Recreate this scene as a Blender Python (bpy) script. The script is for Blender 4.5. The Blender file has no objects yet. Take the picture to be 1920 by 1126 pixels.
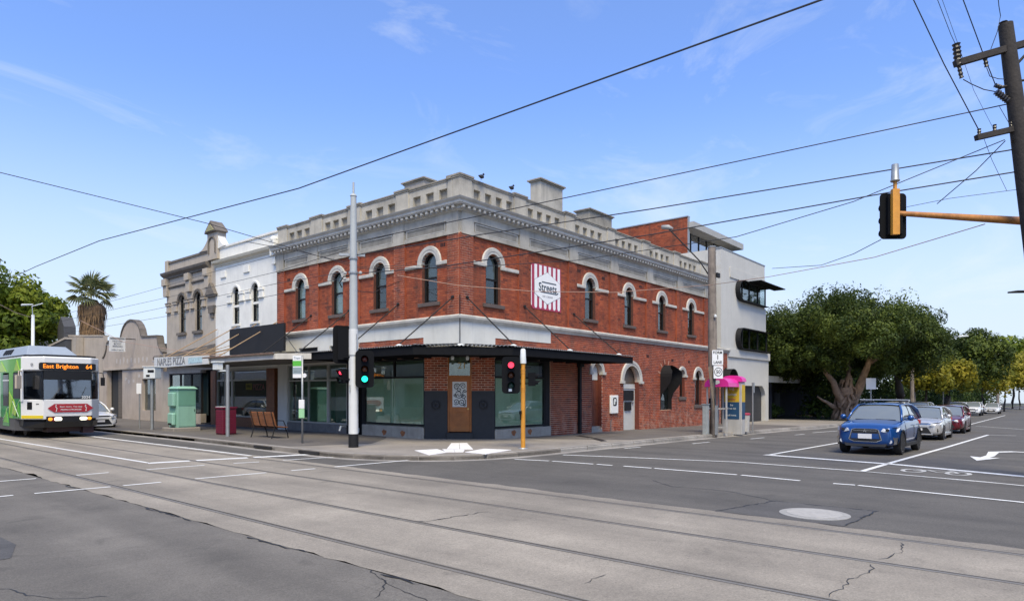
import bpy, bmesh, math, random
import numpy as np
from mathutils import Vector, Matrix, Euler
random.seed(7)
R = math.radians
PI = math.pi
scene = bpy.context.scene
COL = scene.collection

# ------------------------------------------------------------------ camera
# X runs along the brick side street, Y along the tram street; the building corner is the origin
cam_d = bpy.data.cameras.new('camera')
cam = bpy.data.objects.new('camera', cam_d)
COL.objects.link(cam)
cam.location = (-16.51, -16.26, 1.87)
cam.rotation_euler = (R(90), 0, R(-50))
cam_d.sensor_width = 36.0
cam_d.lens = 36.0 * 1225.0 / 1920.0
cam_d.shift_y = 172.0 / 1920.0
cam_d.clip_start = 0.1
cam_d.clip_end = 3000
scene.camera = cam

# ------------------------------------------------------------------ world, sun, exposure
SUN_EL, SUN_AZ = 56.0, 224.0            # degrees; azimuth measured from +X, anticlockwise
world = bpy.data.worlds.new('World')
scene.world = world
world.use_nodes = True
wn, wl = world.node_tree.nodes, world.node_tree.links
wn.clear()
w_out = wn.new('ShaderNodeOutputWorld')
w_bg = wn.new('ShaderNodeBackground')
w_bg.inputs['Strength'].default_value = 0.13
sky = wn.new('ShaderNodeTexSky')
sky.sky_type = 'NISHITA'
sky.sun_disc = False
sky.sun_elevation = R(SUN_EL)
sky.sun_rotation = R(90 - SUN_AZ)
sky.altitude = 50
sky.air_density = 1.0
sky.dust_density = 1.5
sky.ozone_density = 1.6
tc = wn.new('ShaderNodeTexCoord')
sep = wn.new('ShaderNodeSeparateXYZ')
wl.new(tc.outputs['Generated'], sep.inputs[0])
# pale haze low down
mr = wn.new('ShaderNodeMapRange')
mr.interpolation_type = 'SMOOTHERSTEP'
mr.inputs['From Min'].default_value = -0.02
mr.inputs['From Max'].default_value = 0.46
mr.inputs['To Min'].default_value = 0.93
mr.inputs['To Max'].default_value = 0.10
wl.new(sep.outputs['Z'], mr.inputs['Value'])
haze_mix = wn.new('ShaderNodeMixRGB')
haze_mix.inputs['Color2'].default_value = (6.1, 6.9, 7.8, 1)
tint = wn.new('ShaderNodeMixRGB')
tint.blend_type = 'MULTIPLY'
tint.inputs['Fac'].default_value = 1.0
tint.inputs['Color2'].default_value = (1.05, 1.50, 2.30, 1)
wl.new(sky.outputs['Color'], tint.inputs['Color1'])
wl.new(mr.outputs['Result'], haze_mix.inputs['Fac'])
wl.new(tint.outputs['Color'], haze_mix.inputs['Color1'])
# thin wind-drawn cloud
mp = wn.new('ShaderNodeMapping')
mp.inputs['Rotation'].default_value = (0.2, 0.1, R(12))
mp.inputs['Location'].default_value = (2.5, 6.2, 5.1)
mp.inputs['Scale'].default_value = (1.4, 3.6, 7.0)
wl.new(tc.outputs['Generated'], mp.inputs['Vector'])
cn = wn.new('ShaderNodeTexNoise')
cn.inputs['Scale'].default_value = 1.5
cn.inputs['Detail'].default_value = 7
cn.inputs['Roughness'].default_value = 0.62
cn.inputs['Distortion'].default_value = 0.7
wl.new(mp.outputs['Vector'], cn.inputs['Vector'])
cr = wn.new('ShaderNodeMapRange')
cr.inputs['From Min'].default_value = 0.53
cr.inputs['From Max'].default_value = 0.80
cr.inputs['To Min'].default_value = 0.0
cr.inputs['To Max'].default_value = 0.38
wl.new(cn.outputs['Fac'], cr.inputs['Value'])
cloud_mix = wn.new('ShaderNodeMixRGB')
cloud_mix.inputs['Color2'].default_value = (7.3, 7.7, 8.1, 1)
wl.new(cr.outputs['Result'], cloud_mix.inputs['Fac'])
wl.new(haze_mix.outputs['Color'], cloud_mix.inputs['Color1'])
wl.new(cloud_mix.outputs['Color'], w_bg.inputs['Color'])
wl.new(w_bg.outputs['Background'], w_out.inputs['Surface'])

sun_d = bpy.data.lights.new('sun', 'SUN')
sun_d.energy = 4.6
sun_d.angle = R(26)
sun_d.color = (1.0, 0.855, 0.56)
sun = bpy.data.objects.new('sun', sun_d)
COL.objects.link(sun)
_sd = Vector((math.cos(R(SUN_AZ)) * math.cos(R(SUN_EL)), math.sin(R(SUN_AZ)) * math.cos(R(SUN_EL)), math.sin(R(SUN_EL))))
sun.rotation_euler = _sd.to_track_quat('Z', 'Y').to_euler()
sun.location = _sd * 80

vs = scene.view_settings
vs.view_transform = 'Standard'
vs.look = 'None'
vs.exposure = 0.0
vs.gamma = 1.0
vs.use_curve_mapping = False

# ------------------------------------------------------------------ materials
MATS = {}
def mat(name, col, rough=0.7, metal=0.0, var=0.0, scale=3.0, bump=0.0, bscale=40.0, emit=None, spec=0.5, coat=0.0, streak=0.0, col2=None):
    """plain principled surface; var = noise variation of value, streak = vertical grime, bump = fine relief"""
    if name in MATS: return MATS[name]
    m = bpy.data.materials.new(name)
    m.use_nodes = True
    nt = m.node_tree; n = nt.nodes; l = nt.links
    b = n['Principled BSDF']
    b.inputs['Base Color'].default_value = (*col, 1)
    b.inputs['Roughness'].default_value = rough
    b.inputs['Metallic'].default_value = metal
    b.inputs['Specular IOR Level'].default_value = spec
    b.inputs['Coat Weight'].default_value = coat
    b.inputs['Coat Roughness'].default_value = 0.04
    if emit:
        b.inputs['Emission Color'].default_value = (*emit[0], 1)
        b.inputs['Emission Strength'].default_value = emit[1]
    if var or bump or streak:
        t = n.new('ShaderNodeTexCoord')
    if var:
        ns = n.new('ShaderNodeTexNoise'); ns.inputs['Scale'].default_value = scale
        ns.inputs['Detail'].default_value = 8; ns.inputs['Roughness'].default_value = 0.65
        l.new(t.outputs['Object'], ns.inputs['Vector'])
        mr_ = n.new('ShaderNodeMapRange')
        mr_.inputs['From Min'].default_value = 0.3; mr_.inputs['From Max'].default_value = 0.7
        mr_.inputs['To Min'].default_value = 0.0; mr_.inputs['To Max'].default_value = 1.0
        l.new(ns.outputs['Fac'], mr_.inputs['Value'])
        mx = n.new('ShaderNodeMixRGB')
        c2 = col2 if col2 else tuple(c * (1 - var) for c in col)
        c1 = col if col2 else tuple(min(1, c * (1 + var)) for c in col)
        mx.inputs['Color1'].default_value = (*c1, 1)
        mx.inputs['Color2'].default_value = (*c2, 1)
        l.new(mr_.outputs['Result'], mx.inputs['Fac'])
        last = mx.outputs['Color']
        if streak:
            mp_ = n.new('ShaderNodeMapping'); mp_.inputs['Scale'].default_value = (2.6, 2.6, 0.28)
            l.new(t.outputs['Object'], mp_.inputs['Vector'])
            n2 = n.new('ShaderNodeTexNoise'); n2.inputs['Scale'].default_value = 2.2; n2.inputs['Detail'].default_value = 6
            l.new(mp_.outputs['Vector'], n2.inputs['Vector'])
            m2 = n.new('ShaderNodeMapRange'); m2.inputs['From Min'].default_value = 0.52; m2.inputs['From Max'].default_value = 0.72
            m2.inputs['To Max'].default_value = streak
            l.new(n2.outputs['Fac'], m2.inputs['Value'])
            mx2 = n.new('ShaderNodeMixRGB'); mx2.inputs['Color2'].default_value = (*[c * 0.32 for c in col], 1)
            l.new(m2.outputs['Result'], mx2.inputs['Fac']); l.new(last, mx2.inputs['Color1'])
            last = mx2.outputs['Color']
        l.new(last, b.inputs['Base Color'])
    if bump:
        nb = n.new('ShaderNodeTexNoise'); nb.inputs['Scale'].default_value = bscale
        nb.inputs['Detail'].default_value = 5
        l.new(t.outputs['Object'], nb.inputs['Vector'])
        bp = n.new('ShaderNodeBump'); bp.inputs['Strength'].default_value = bump; bp.inputs['Distance'].default_value = 0.02
        l.new(nb.outputs['Fac'], bp.inputs['Height']); l.new(bp.outputs['Normal'], b.inputs['Normal'])
    MATS[name] = m
    return m

def mat_glass(name, tint_=(0.72, 0.78, 0.77), base=0.05, rough=0.02):
    """thin window glass: see-through, mirror-like at a slant"""
    if name in MATS: return MATS[name]
    m = bpy.data.materials.new(name); m.use_nodes = True
    n = m.node_tree.nodes; l = m.node_tree.links
    n.remove(n['Principled BSDF'])
    tr = n.new('ShaderNodeBsdfTransparent'); tr.inputs['Color'].default_value = (*tint_, 1)
    gl = n.new('ShaderNodeBsdfGlossy'); gl.inputs['Roughness'].default_value = rough
    gl.inputs['Color'].default_value = (0.95, 0.97, 1.0, 1)
    fr = n.new('ShaderNodeLayerWeight'); fr.inputs['Blend'].default_value = .5
    pw_ = n.new('ShaderNodeMath'); pw_.operation = 'POWER'; pw_.inputs[1].default_value = 4.0
    l.new(fr.outputs['Facing'], pw_.inputs[0])
    ma = n.new('ShaderNodeMath'); ma.operation = 'MULTIPLY_ADD'
    ma.inputs[1].default_value = .9; ma.inputs[2].default_value = base + .03
    ma.use_clamp = True
    l.new(pw_.outputs[0], ma.inputs[0])
    mx = n.new('ShaderNodeMixShader')
    l.new(ma.outputs[0], mx.inputs['Fac']); l.new(tr.outputs[0], mx.inputs[1]); l.new(gl.outputs[0], mx.inputs[2])
    l.new(mx.outputs[0], n['Material Output'].inputs['Surface'])
    MATS[name] = m
    return m

def mat_brick(name, c1, c2, c3):
    if name in MATS: return MATS[name]
    m = bpy.data.materials.new(name); m.use_nodes = True
    n = m.node_tree.nodes; l = m.node_tree.links; b = n['Principled BSDF']
    at = n.new('ShaderNodeAttribute'); at.attribute_name = 'tint'
    oi = n.new('ShaderNodeObjectInfo')
    ad = n.new('ShaderNodeMath'); ad.operation = 'ADD'
    l.new(at.outputs['Fac'], ad.inputs[0]); l.new(oi.outputs['Random'], ad.inputs[1])
    fr = n.new('ShaderNodeMath'); fr.operation = 'FRACT'; l.new(ad.outputs[0], fr.inputs[0])
    cr_ = n.new('ShaderNodeValToRGB')
    e = cr_.color_ramp.elements
    e[0].position = 0; e[0].color = (*c1, 1); e[1].position = 1; e[1].color = (*c2, 1)
    k = cr_.color_ramp.elements.new(0.82); k.color = (*c2, 1)
    k = cr_.color_ramp.elements.new(0.92); k.color = (*c3, 1)
    l.new(fr.outputs[0], cr_.inputs['Fac'])
    g = n.new('ShaderNodeNewGeometry')
    ns = n.new('ShaderNodeTexNoise'); ns.inputs['Scale'].default_value = 0.9; ns.inputs['Detail'].default_value = 9; ns.inputs['Roughness'].default_value = .7
    l.new(g.outputs['Position'], ns.inputs['Vector'])
    mr_ = n.new('ShaderNodeMapRange'); mr_.inputs['From Min'].default_value = .3; mr_.inputs['From Max'].default_value = .7
    mr_.inputs['To Min'].default_value = 0.62; mr_.inputs['To Max'].default_value = 1.28
    l.new(ns.outputs['Fac'], mr_.inputs['Value'])
    mx = n.new('ShaderNodeMixRGB'); mx.blend_type = 'MULTIPLY'; mx.inputs['Fac'].default_value = 1
    l.new(cr_.outputs['Color'], mx.inputs['Color1']); l.new(mr_.outputs['Result'], mx.inputs['Color2'])
    # sooty run-off streaks and pale salt bloom low on the wall
    mp_ = n.new('ShaderNodeMapping'); mp_.inputs['Scale'].default_value = (1.7, 1.7, .22); l.new(g.outputs['Position'], mp_.inputs['Vector'])
    n2 = n.new('ShaderNodeTexNoise'); n2.inputs['Scale'].default_value = 2.0; n2.inputs['Detail'].default_value = 7; l.new(mp_.outputs['Vector'], n2.inputs['Vector'])
    s2 = n.new('ShaderNodeMapRange'); s2.inputs['From Min'].default_value = .50; s2.inputs['From Max'].default_value = .68; s2.inputs['To Max'].default_value = .55; l.new(n2.outputs['Fac'], s2.inputs['Value'])
    mxs = n.new('ShaderNodeMixRGB'); mxs.inputs['Color2'].default_value = (.085, .035, .022, 1); l.new(s2.outputs['Result'], mxs.inputs['Fac']); l.new(mx.outputs['Color'], mxs.inputs['Color1'])
    sx_ = n.new('ShaderNodeSeparateXYZ'); l.new(g.outputs['Position'], sx_.inputs[0])
    zz = n.new('ShaderNodeMapRange'); zz.inputs['From Min'].default_value = 1.5; zz.inputs['From Max'].default_value = .0; zz.inputs['To Max'].default_value = .75; l.new(sx_.outputs['Z'], zz.inputs['Value'])
    n3 = n.new('ShaderNodeTexNoise'); n3.inputs['Scale'].default_value = 2.6; n3.inputs['Detail'].default_value = 8; l.new(g.outputs['Position'], n3.inputs['Vector'])
    z2 = n.new('ShaderNodeMapRange'); z2.inputs['From Min'].default_value = .45; z2.inputs['From Max'].default_value = .65; l.new(n3.outputs['Fac'], z2.inputs['Value'])
    zm = n.new('ShaderNodeMath'); zm.operation = 'MULTIPLY'; l.new(zz.outputs['Result'], zm.inputs[0]); l.new(z2.outputs['Result'], zm.inputs[1])
    mxe = n.new('ShaderNodeMixRGB'); mxe.inputs['Color2'].default_value = (.42, .24, .17, 1); l.new(zm.outputs[0], mxe.inputs['Fac']); l.new(mxs.outputs['Color'], mxe.inputs['Color1'])
    l.new(mxe.outputs['Color'], b.inputs['Base Color'])
    b.inputs['Roughness'].default_value = 0.85
    nb = n.new('ShaderNodeTexNoise'); nb.inputs['Scale'].default_value = 60
    l.new(g.outputs['Position'], nb.inputs['Vector'])
    bp = n.new('ShaderNodeBump'); bp.inputs['Strength'].default_value = .4; bp.inputs['Distance'].default_value = .01
    l.new(nb.outputs['Fac'], bp.inputs['Height']); l.new(bp.outputs['Normal'], b.inputs['Normal'])
    MATS[name] = m
    return m

def mat_ground(name, col, speck=0.25, stain=0.3, crack=0.0, bump=0.35, big=0.35, rough=0.85, pits=0.0):
    if name in MATS: return MATS[name]
    m = bpy.data.materials.new(name); m.use_nodes = True
    n = m.node_tree.nodes; l = m.node_tree.links; b = n['Principled BSDF']
    g = n.new('ShaderNodeNewGeometry')
    def noise(sc, det, ro=.6, dist=0, vec=None):
        x = n.new('ShaderNodeTexNoise'); x.inputs['Scale'].default_value = sc; x.inputs['Detail'].default_value = det
        x.inputs['Roughness'].default_value = ro; x.inputs['Distortion'].default_value = dist
        l.new(vec or g.outputs['Position'], x.inputs['Vector']); return x.outputs['Fac']
    def rng(v, a, b_, c, d):
        x = n.new('ShaderNodeMapRange'); x.inputs['From Min'].default_value = a; x.inputs['From Max'].default_value = b_
        x.inputs['To Min'].default_value = c; x.inputs['To Max'].default_value = d; l.new(v, x.inputs['Value']); return x.outputs['Result']
    def mul(a, b_):
        x = n.new('ShaderNodeMath'); x.operation = 'MULTIPLY'; l.new(a, x.inputs[0]); l.new(b_, x.inputs[1]); return x.outputs[0]
    v = rng(noise(55, 4, .8), .35, .65, 1 - speck, 1 + speck)
    v = mul(v, rng(noise(0.55, 7, .62, .4), .34, .66, 1 - stain, 1 + stain * .8))
    # long soft tyre-worn bands
    mp_ = n.new('ShaderNodeMapping'); mp_.inputs['Scale'].default_value = (1.1, .07, 1)
    l.new(g.outputs['Position'], mp_.inputs['Vector'])
    v = mul(v, rng(noise(1.0, 3, .5, 0, mp_.outputs['Vector']), .35, .65, 1 - big * .4, 1 + big * .4))
    v = mul(v, rng(noise(7, 5, .7), .3, .7, .93, 1.07))
    v = mul(v, rng(noise(24, 6, .85), .30, .70, 1 - speck * 1.0, 1 + speck * .9))
    v = mul(v, rng(noise(1.9, 3, .5, .6), .63, .74, 1, .80))
    if pits:
        vo = n.new('ShaderNodeTexVoronoi'); vo.inputs['Scale'].default_value = 9
        l.new(g.outputs['Position'], vo.inputs['Vector'])
        pit = rng(vo.outputs['Distance'], .05, .12, 1 - pits, 1)
        v = mul(v, pit)
    if crack:
        ns = n.new('ShaderNodeTexNoise'); ns.inputs['Scale'].default_value = 1.6; ns.inputs['Detail'].default_value = 6
        l.new(g.outputs['Position'], ns.inputs['Vector'])
        mxv = n.new('ShaderNodeMixRGB'); mxv.inputs['Fac'].default_value = .28
        l.new(g.outputs['Position'], mxv.inputs['Color1']); l.new(ns.outputs['Color'], mxv.inputs['Color2'])
        vo = n.new('ShaderNodeTexVoronoi'); vo.feature = 'DISTANCE_TO_EDGE'; vo.inputs['Scale'].default_value = 0.8
        l.new(mxv.outputs['Color'], vo.inputs['Vector'])
        line = rng(vo.outputs['Distance'], 0.0, 0.006, 0.0, 1)
        where = rng(noise(.31, 2), .38, .42, 0, 1)
        x = n.new('ShaderNodeMath'); x.operation = 'MAXIMUM'; l.new(line, x.inputs[0]); l.new(where, x.inputs[1])
        v = mul(v, rng(x.outputs[0], 0, 1, 1 - crack, 1))
    mx = n.new('ShaderNodeMixRGB'); mx.blend_type = 'MULTIPLY'; mx.inputs['Fac'].default_value = 1
    mx.inputs['Color1'].default_value = (*col, 1); l.new(v, mx.inputs['Color2'])
    l.new(mx.outputs['Color'], b.inputs['Base Color'])
    b.inputs['Roughness'].default_value = rough
    bp = n.new('ShaderNodeBump'); bp.inputs['Strength'].default_value = bump; bp.inputs['Distance'].default_value = .012
    l.new(noise(70, 4, .8), bp.inputs['Height']); l.new(bp.outputs['Normal'], b.inputs['Normal'])
    MATS[name] = m
    return m

def mat_leaf(name, c1, c2, c3):
    if name in MATS: return MATS[name]
    m = bpy.data.materials.new(name); m.use_nodes = True
    n = m.node_tree.nodes; l = m.node_tree.links; b = n['Principled BSDF']
    at = n.new('ShaderNodeAttribute'); at.attribute_name = 'tint'
    cr_ = n.new('ShaderNodeValToRGB'); e = cr_.color_ramp.elements
    e[0].color = (*c1, 1); e[1].color = (*c3, 1)
    k = e.new(.5); k.color = (*c2, 1)
    l.new(at.outputs['Fac'], cr_.inputs['Fac'])
    l.new(cr_.outputs['Color'], b.inputs['Base Color'])
    b.inputs['Roughness'].default_value = .6
    b.inputs['Specular IOR Level'].default_value = .25
    tr = n.new('ShaderNodeBsdfTranslucent'); l.new(cr_.outputs['Color'], tr.inputs['Color'])
    mx = n.new('ShaderNodeMixShader'); mx.inputs['Fac'].default_value = .3
    l.new(b.outputs[0], mx.inputs[1]); l.new(tr.outputs[0], mx.inputs[2])
    l.new(mx.outputs[0], n['Material Output'].inputs['Surface'])
    MATS[name] = m
    return m

BRICK = mat_brick('red brick', (.235, .045, .017), (.37, .085, .030), (.13, .030, .016))
BRICK_P = mat_brick('pilaster brick', (.235, .048, .020), (.36, .085, .032), (.14, .032, .018))
MORTAR = mat('dark red mortar', (.33, .15, .09), .9, var=.3, scale=2, bump=.3)
MORTAR_L = mat('pale mortar', (.66, .47, .34), .9, var=.25, scale=1.5, bump=.3)
RENDER = mat('grey cement render', (.39, .362, .308), .85, var=.30, scale=.9, bump=.35, bscale=25, streak=.30)
RENDER_D = mat('weathered grey render', (.28, .255, .21), .85, var=.30, scale=1.3, bump=.35, bscale=25, streak=.35)
CREAM = mat('white painted band', (.58, .57, .52), .7, var=.08, scale=1.2, bump=.15, streak=.12)
MOULD = mat('light grey moulding', (.46, .44, .395), .7, var=.18, scale=2, bump=.2, streak=.22)
WHITEP = mat('white painted brickwork', (.72, .705, .65), .7, var=.08, scale=1.5, bump=.4, bscale=16, streak=.12)
GREYT = mat('taupe painted render', (.40, .345, .28), .8, var=.12, scale=1.0, bump=.25, streak=.25)
GREYT_D = mat('dark taupe moulding', (.14, .12, .10), .8, var=.25, scale=3, bump=.25)
SILL = mat('bluestone sill', (.10, .075, .065), .8, var=.2, scale=6, bump=.3)
BLACK = mat('black painted frame', (.013, .013, .014), .65, var=.2, scale=8, spec=.25)
CHAR = mat('charcoal tiles', (.015, .016, .018), .6, var=.25, scale=5, bump=.05)
GLASS = mat_glass('window glass', base=.03)
GLASS_S = mat_glass('shop glass', (.80, .88, .82), base=.07)
DARKROOM = mat('dark interior', (.03, .03, .03), .9)
BLIND = mat('white roller blind', (.62, .64, .62), .8, var=.05, scale=2)
FILM = mat('frosted green screen', (.58, .63, .50), .6, var=.16, scale=.8)
STEEL = mat('galvanised steel', (.33, .34, .34), .45, metal=.5, var=.15, scale=6)
WIRE = mat('black wire', (.02, .02, .022), .5)
ORANGE = mat('signal yellow paint', (.55, .24, .025), .45, var=.18, scale=5)
SIGNAL = mat('matt black signal housing', (.006, .0065, .008), .8, var=.1, spec=.12)
TIMBER = mat('weathered timber', (.21, .175, .145), .9, var=.35, scale=2.5, bump=.7, bscale=22, streak=.5)
PAINT = mat('road paint', (.68, .68, .66), .7, var=.16, scale=4, bump=.3)
CORR = mat('corrugated zinc', (.30, .31, .32), .4, metal=.5, var=.2, scale=3)
AWN = mat('dark awning paint', (.007, .0075, .009), .8, var=.2, scale=4, spec=.15)
BEIGE = mat('beige cement render', (.36, .32, .26), .85, var=.18, scale=2, bump=.3, streak=.25)

# ------------------------------------------------------------------ mesh helpers
ORG = {}
class MB:
    """collects geometry and links it as one mesh object"""
    def __init__(s, T=None):
        s.v = []; s.f = []; s.T = T
    def add(s, vs_, fs):
        o = len(s.v)
        if s.T: vs_ = [s.T(*p) for p in vs_]
        s.v += [tuple(p) for p in vs_]
        s.f += [tuple(o + i for i in f) for f in fs]
        return s
    def box(s, x0, x1, y0, y1, z0, z1):
        return s.add([(x0, y0, z0), (x1, y0, z0), (x1, y1, z0), (x0, y1, z0), (x0, y0, z1), (x1, y0, z1), (x1, y1, z1), (x0, y1, z1)],
                     [(0, 3, 2, 1), (4, 5, 6, 7), (0, 1, 5, 4), (1, 2, 6, 5), (2, 3, 7, 6), (3, 0, 4, 7)])
    def hexa(s, a, b):
        """a, b: two matching quads"""
        return s.add(list(a) + list(b), [(0, 3, 2, 1), (4, 5, 6, 7), (0, 1, 5, 4), (1, 2, 6, 5), (2, 3, 7, 6), (3, 0, 4, 7)])
    def prism(s, pts, n0, n1, axis='sz'):
        """polygon (a,b) extruded; axis 'sz': pts=(s,z) along n; 'xy': pts=(x,y) along z; 'xz': same as sz"""
        k = len(pts)
        if axis == 'xy': A = [(a, b, n0) for a, b in pts]; B = [(a, b, n1) for a, b in pts]
        elif axis == 'yz': A = [(n0, a, b) for a, b in pts]; B = [(n1, a, b) for a, b in pts]
        else: A = [(a, n0, b) for a, b in pts]; B = [(a, n1, b) for a, b in pts]
        return s.add(A + B, [tuple(range(k))[::-1], tuple(range(k, 2 * k))] + [(i, (i + 1) % k, k + (i + 1) % k, k + i) for i in range(k)])
    def tube(s, pts, r, n=6, r1=None, caps=True):
        pts = [Vector(p) for p in pts]
        m_ = len(pts); rings = []
        up = Vector((0, 0, 1))
        for i, p in enumerate(pts):
            d = (pts[min(i + 1, m_ - 1)] - pts[max(i - 1, 0)]).normalized()
            a = d.cross(up)
            if a.length < 1e-3: a = d.cross(Vector((1, 0, 0)))
            a.normalize(); b_ = d.cross(a)
            rr = r[i] if isinstance(r, (list, tuple)) else (r if r1 is None else r + (r1 - r) * i / (m_ - 1))
            rings.append([p + a * (math.cos(2 * PI * k / n) * rr) + b_ * (math.sin(2 * PI * k / n) * rr) for k in range(n)])
        vs_ = [q for rg in rings for q in rg]
        fs = [(i * n + k, i * n + (k + 1) % n, (i + 1) * n + (k + 1) % n, (i + 1) * n + k) for i in range(m_ - 1) for k in range(n)]
        if caps: fs += [tuple(range(n))[::-1], tuple(range((m_ - 1) * n, m_ * n))]
        return s.add(vs_, fs)
    def cyl(s, p0, p1, r0, r1=None, n=12):
        return s.tube([p0, p1], r0, n, r1 if r1 is not None else r0)
    def lathe(s, prof, c=(0, 0, 0), n=16, ax='z'):
        vs_ = []
        for r_, h in prof:
            for k in range(n):
                a = 2 * PI * k / n
                if ax == 'z': vs_.append((c[0] + r_ * math.cos(a), c[1] + r_ * math.sin(a), c[2] + h))
                elif ax == 'y': vs_.append((c[0] + r_ * math.cos(a), c[1] + h, c[2] + r_ * math.sin(a)))
                else: vs_.append((c[0] + h, c[1] + r_ * math.cos(a), c[2] + r_ * math.sin(a)))
        m_ = len(prof)
        fs = [(i * n + k, i * n + (k + 1) % n, (i + 1) * n + (k + 1) % n, (i + 1) * n + k) for i in range(m_ - 1) for k in range(n)]
        fs += [tuple(range(n))[::-1], tuple(range((m_ - 1) * n, m_ * n))]
        return s.add(vs_, fs)
    def sheet(s, grid):
        """grid[i][j] of points"""
        a, b_ = len(grid), len(grid[0])
        return s.add([p for row in grid for p in row], [(i * b_ + j, i * b_ + j + 1, (i + 1) * b_ + j + 1, (i + 1) * b_ + j) for i in range(a - 1) for j in range(b_ - 1)])
    def build(s, name, m, parent=None, smooth=False, bevel=0.0, recalc=True, tint=None, angle=None):
        me = bpy.data.meshes.new(name)
        org = ORG.get(parent.name) if parent is not None else None
        v = s.v
        if org is not None: v = [(p[0] - org[0], p[1] - org[1], p[2] - org[2]) for p in v]
        me.from_pydata([tuple(p) for p in v], [], s.f)
        if recalc or bevel:
            bm = bmesh.new(); bm.from_mesh(me)
            if bevel:
                bmesh.ops.remove_doubles(bm, verts=bm.verts, dist=1e-5)
                bmesh.ops.recalc_face_normals(bm, faces=bm.faces)
                es = [e for e in bm.edges if len(e.link_faces) == 2 and e.calc_face_angle(0) > R(35)]
                bmesh.ops.bevel(bm, geom=es, offset=bevel, segments=1, affect='EDGES', profile=.5, clamp_overlap=True)
            else:
                bmesh.ops.recalc_face_normals(bm, faces=bm.faces)
            bm.to_mesh(me); bm.free()
        if smooth:
            me.polygons.foreach_set('use_smooth', [True] * len(me.polygons))
            if angle is not None: me.set_sharp_from_angle(angle=R(angle))
        if tint is not None:
            at = me.attributes.new('tint', 'FLOAT', 'FACE')
            at.data.foreach_set('value', tint)
        if m: me.materials.append(m)
        o = bpy.data.objects.new(name, me)
        COL.objects.link(o)
        if parent is not None:
            o.parent = parent
            if org is not None: ORG[o.name] = org
        return o

def tag(o, label=None, cat=None, group=None, kind=None):
    if label: o['label'] = label
    if cat: o['category'] = cat
    if group: o['group'] = group
    if kind: o['kind'] = kind
    return o
def thing(name, label, cat, loc=(0, 0, 0), group=None, rz=0.0, local=False):
    """Empty at the base; parts are given in world coordinates unless local=True"""
    o = bpy.data.objects.new(name, None); COL.objects.link(o)
    o.empty_display_size = .3
    o.location = loc; o.rotation_euler = (0, 0, rz)
    if not local: ORG[o.name] = loc
    return tag(o, label, cat, group)
def struct(o): o['kind'] = 'structure'; return o
def stuff(o): o['kind'] = 'stuff'; return o
def dup_part(o, parent, loc=None, rot=None):
    c = o.copy(); COL.objects.link(c); c.parent = parent
    if loc is not None: c.location = loc
    if rot is not None: c.rotation_euler = rot
    if o.name in ORG: ORG[c.name] = ORG[o.name]
    return c
def copy_tree(o, parent=None, **kw):
    c = o.copy(); COL.objects.link(c); c.parent = parent
    for ch in [x for x in o.children]: copy_tree(ch, c)
    return c

def gz(x): return -0.011 * max(0.0, x)       # the side street falls gently away
def text_mesh(txt, size, ext=.004, bold=0.0, shear=0.0, sx=1.0, spacing=1.0):
    cu = bpy.data.curves.new('lettering', 'FONT'); cu.body = txt; cu.size = size; cu.extrude = ext
    cu.align_x = 'CENTER'; cu.align_y = 'CENTER'; cu.offset = bold * .35; cu.shear = shear; cu.space_character = spacing
    cu.resolution_u = 3
    ob = bpy.data.objects.new('lettering', cu)
    me = bpy.data.meshes.new_from_object(ob)
    bpy.data.objects.remove(ob)
    for v in me.vertices: v.co.x *= sx
    return me
def put_text(txt, size, T, parent, m, c=(0, 0), n=0.0, name='lettering', **kw):
    """lettering on a plane: T maps (s, n, z) to the world"""
    me = text_mesh(txt, size, **kw)
    b = MB(T)
    b.add([(c[0] + v.co.x, n + v.co.z, c[1] + v.co.y) for v in me.vertices], [tuple(p.vertices) for p in me.polygons])
    bpy.data.meshes.remove(me)
    return b.build(name, m, parent, recalc=False)

FRT = lambda s, n, z: (s, -n, z)          # side-street facade: plane y = 0
FLT = lambda s, n, z: (-n, s, z)          # tram-street facade: plane x = 0
def frame(ox, oy, ang):
    """facade frame: s runs at angle ang, n points to the right of s (outwards)"""
    c, s_ = math.cos(ang), math.sin(ang)
    return lambda s, n, z: (ox + s * c + n * s_, oy + s * s_ - n * c, z)

# ================================================================== GROUND
ASPH = mat_ground('dark asphalt', (.097, .089, .077), speck=.30, stain=.15, big=.34, crack=.2, bump=.3)
ASPH_O = mat_ground('old asphalt', (.140, .127, .108), speck=.28, stain=.24, big=.40, crack=.2, bump=.4)
CONC = mat_ground('tram track concrete', (.248, .219, .178), speck=.22, stain=.17, big=.42, crack=.12, bump=.25, pits=.35)
PATH = mat_ground('footpath asphalt', (.115, .102, .090), speck=.16, stain=.2, big=.1, bump=.3)
PATHC = mat_ground('footpath concrete', (.25, .222, .190), speck=.10, stain=.16, big=.1, bump=.2)
KERBM = mat_ground('kerb concrete', (.27, .25, .225), speck=.12, stain=.3, big=.1, bump=.3)
def gsheet(name, x0, x1, y0, y1, h, m):
    xs = sorted({x0, x1} | ({0.0} if x0 < 0 < x1 else set()))
    b = MB(); b.sheet([[(x, y0, gz(x) + h), (x, y1, gz(x) + h)] for x in xs])
    return struct(b.build(name, m, recalc=False))
gsheet('ground', -900, 900, -900, 900, -.30, mat_ground('open ground', (.06, .06, .045), speck=.1, stain=.2))
gsheet('road', -6.6, 420, -70, 260, 0.0, ASPH)
gsheet('old_road', -60, -12.19, -70, 260, 0.0, ASPH_O)
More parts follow.
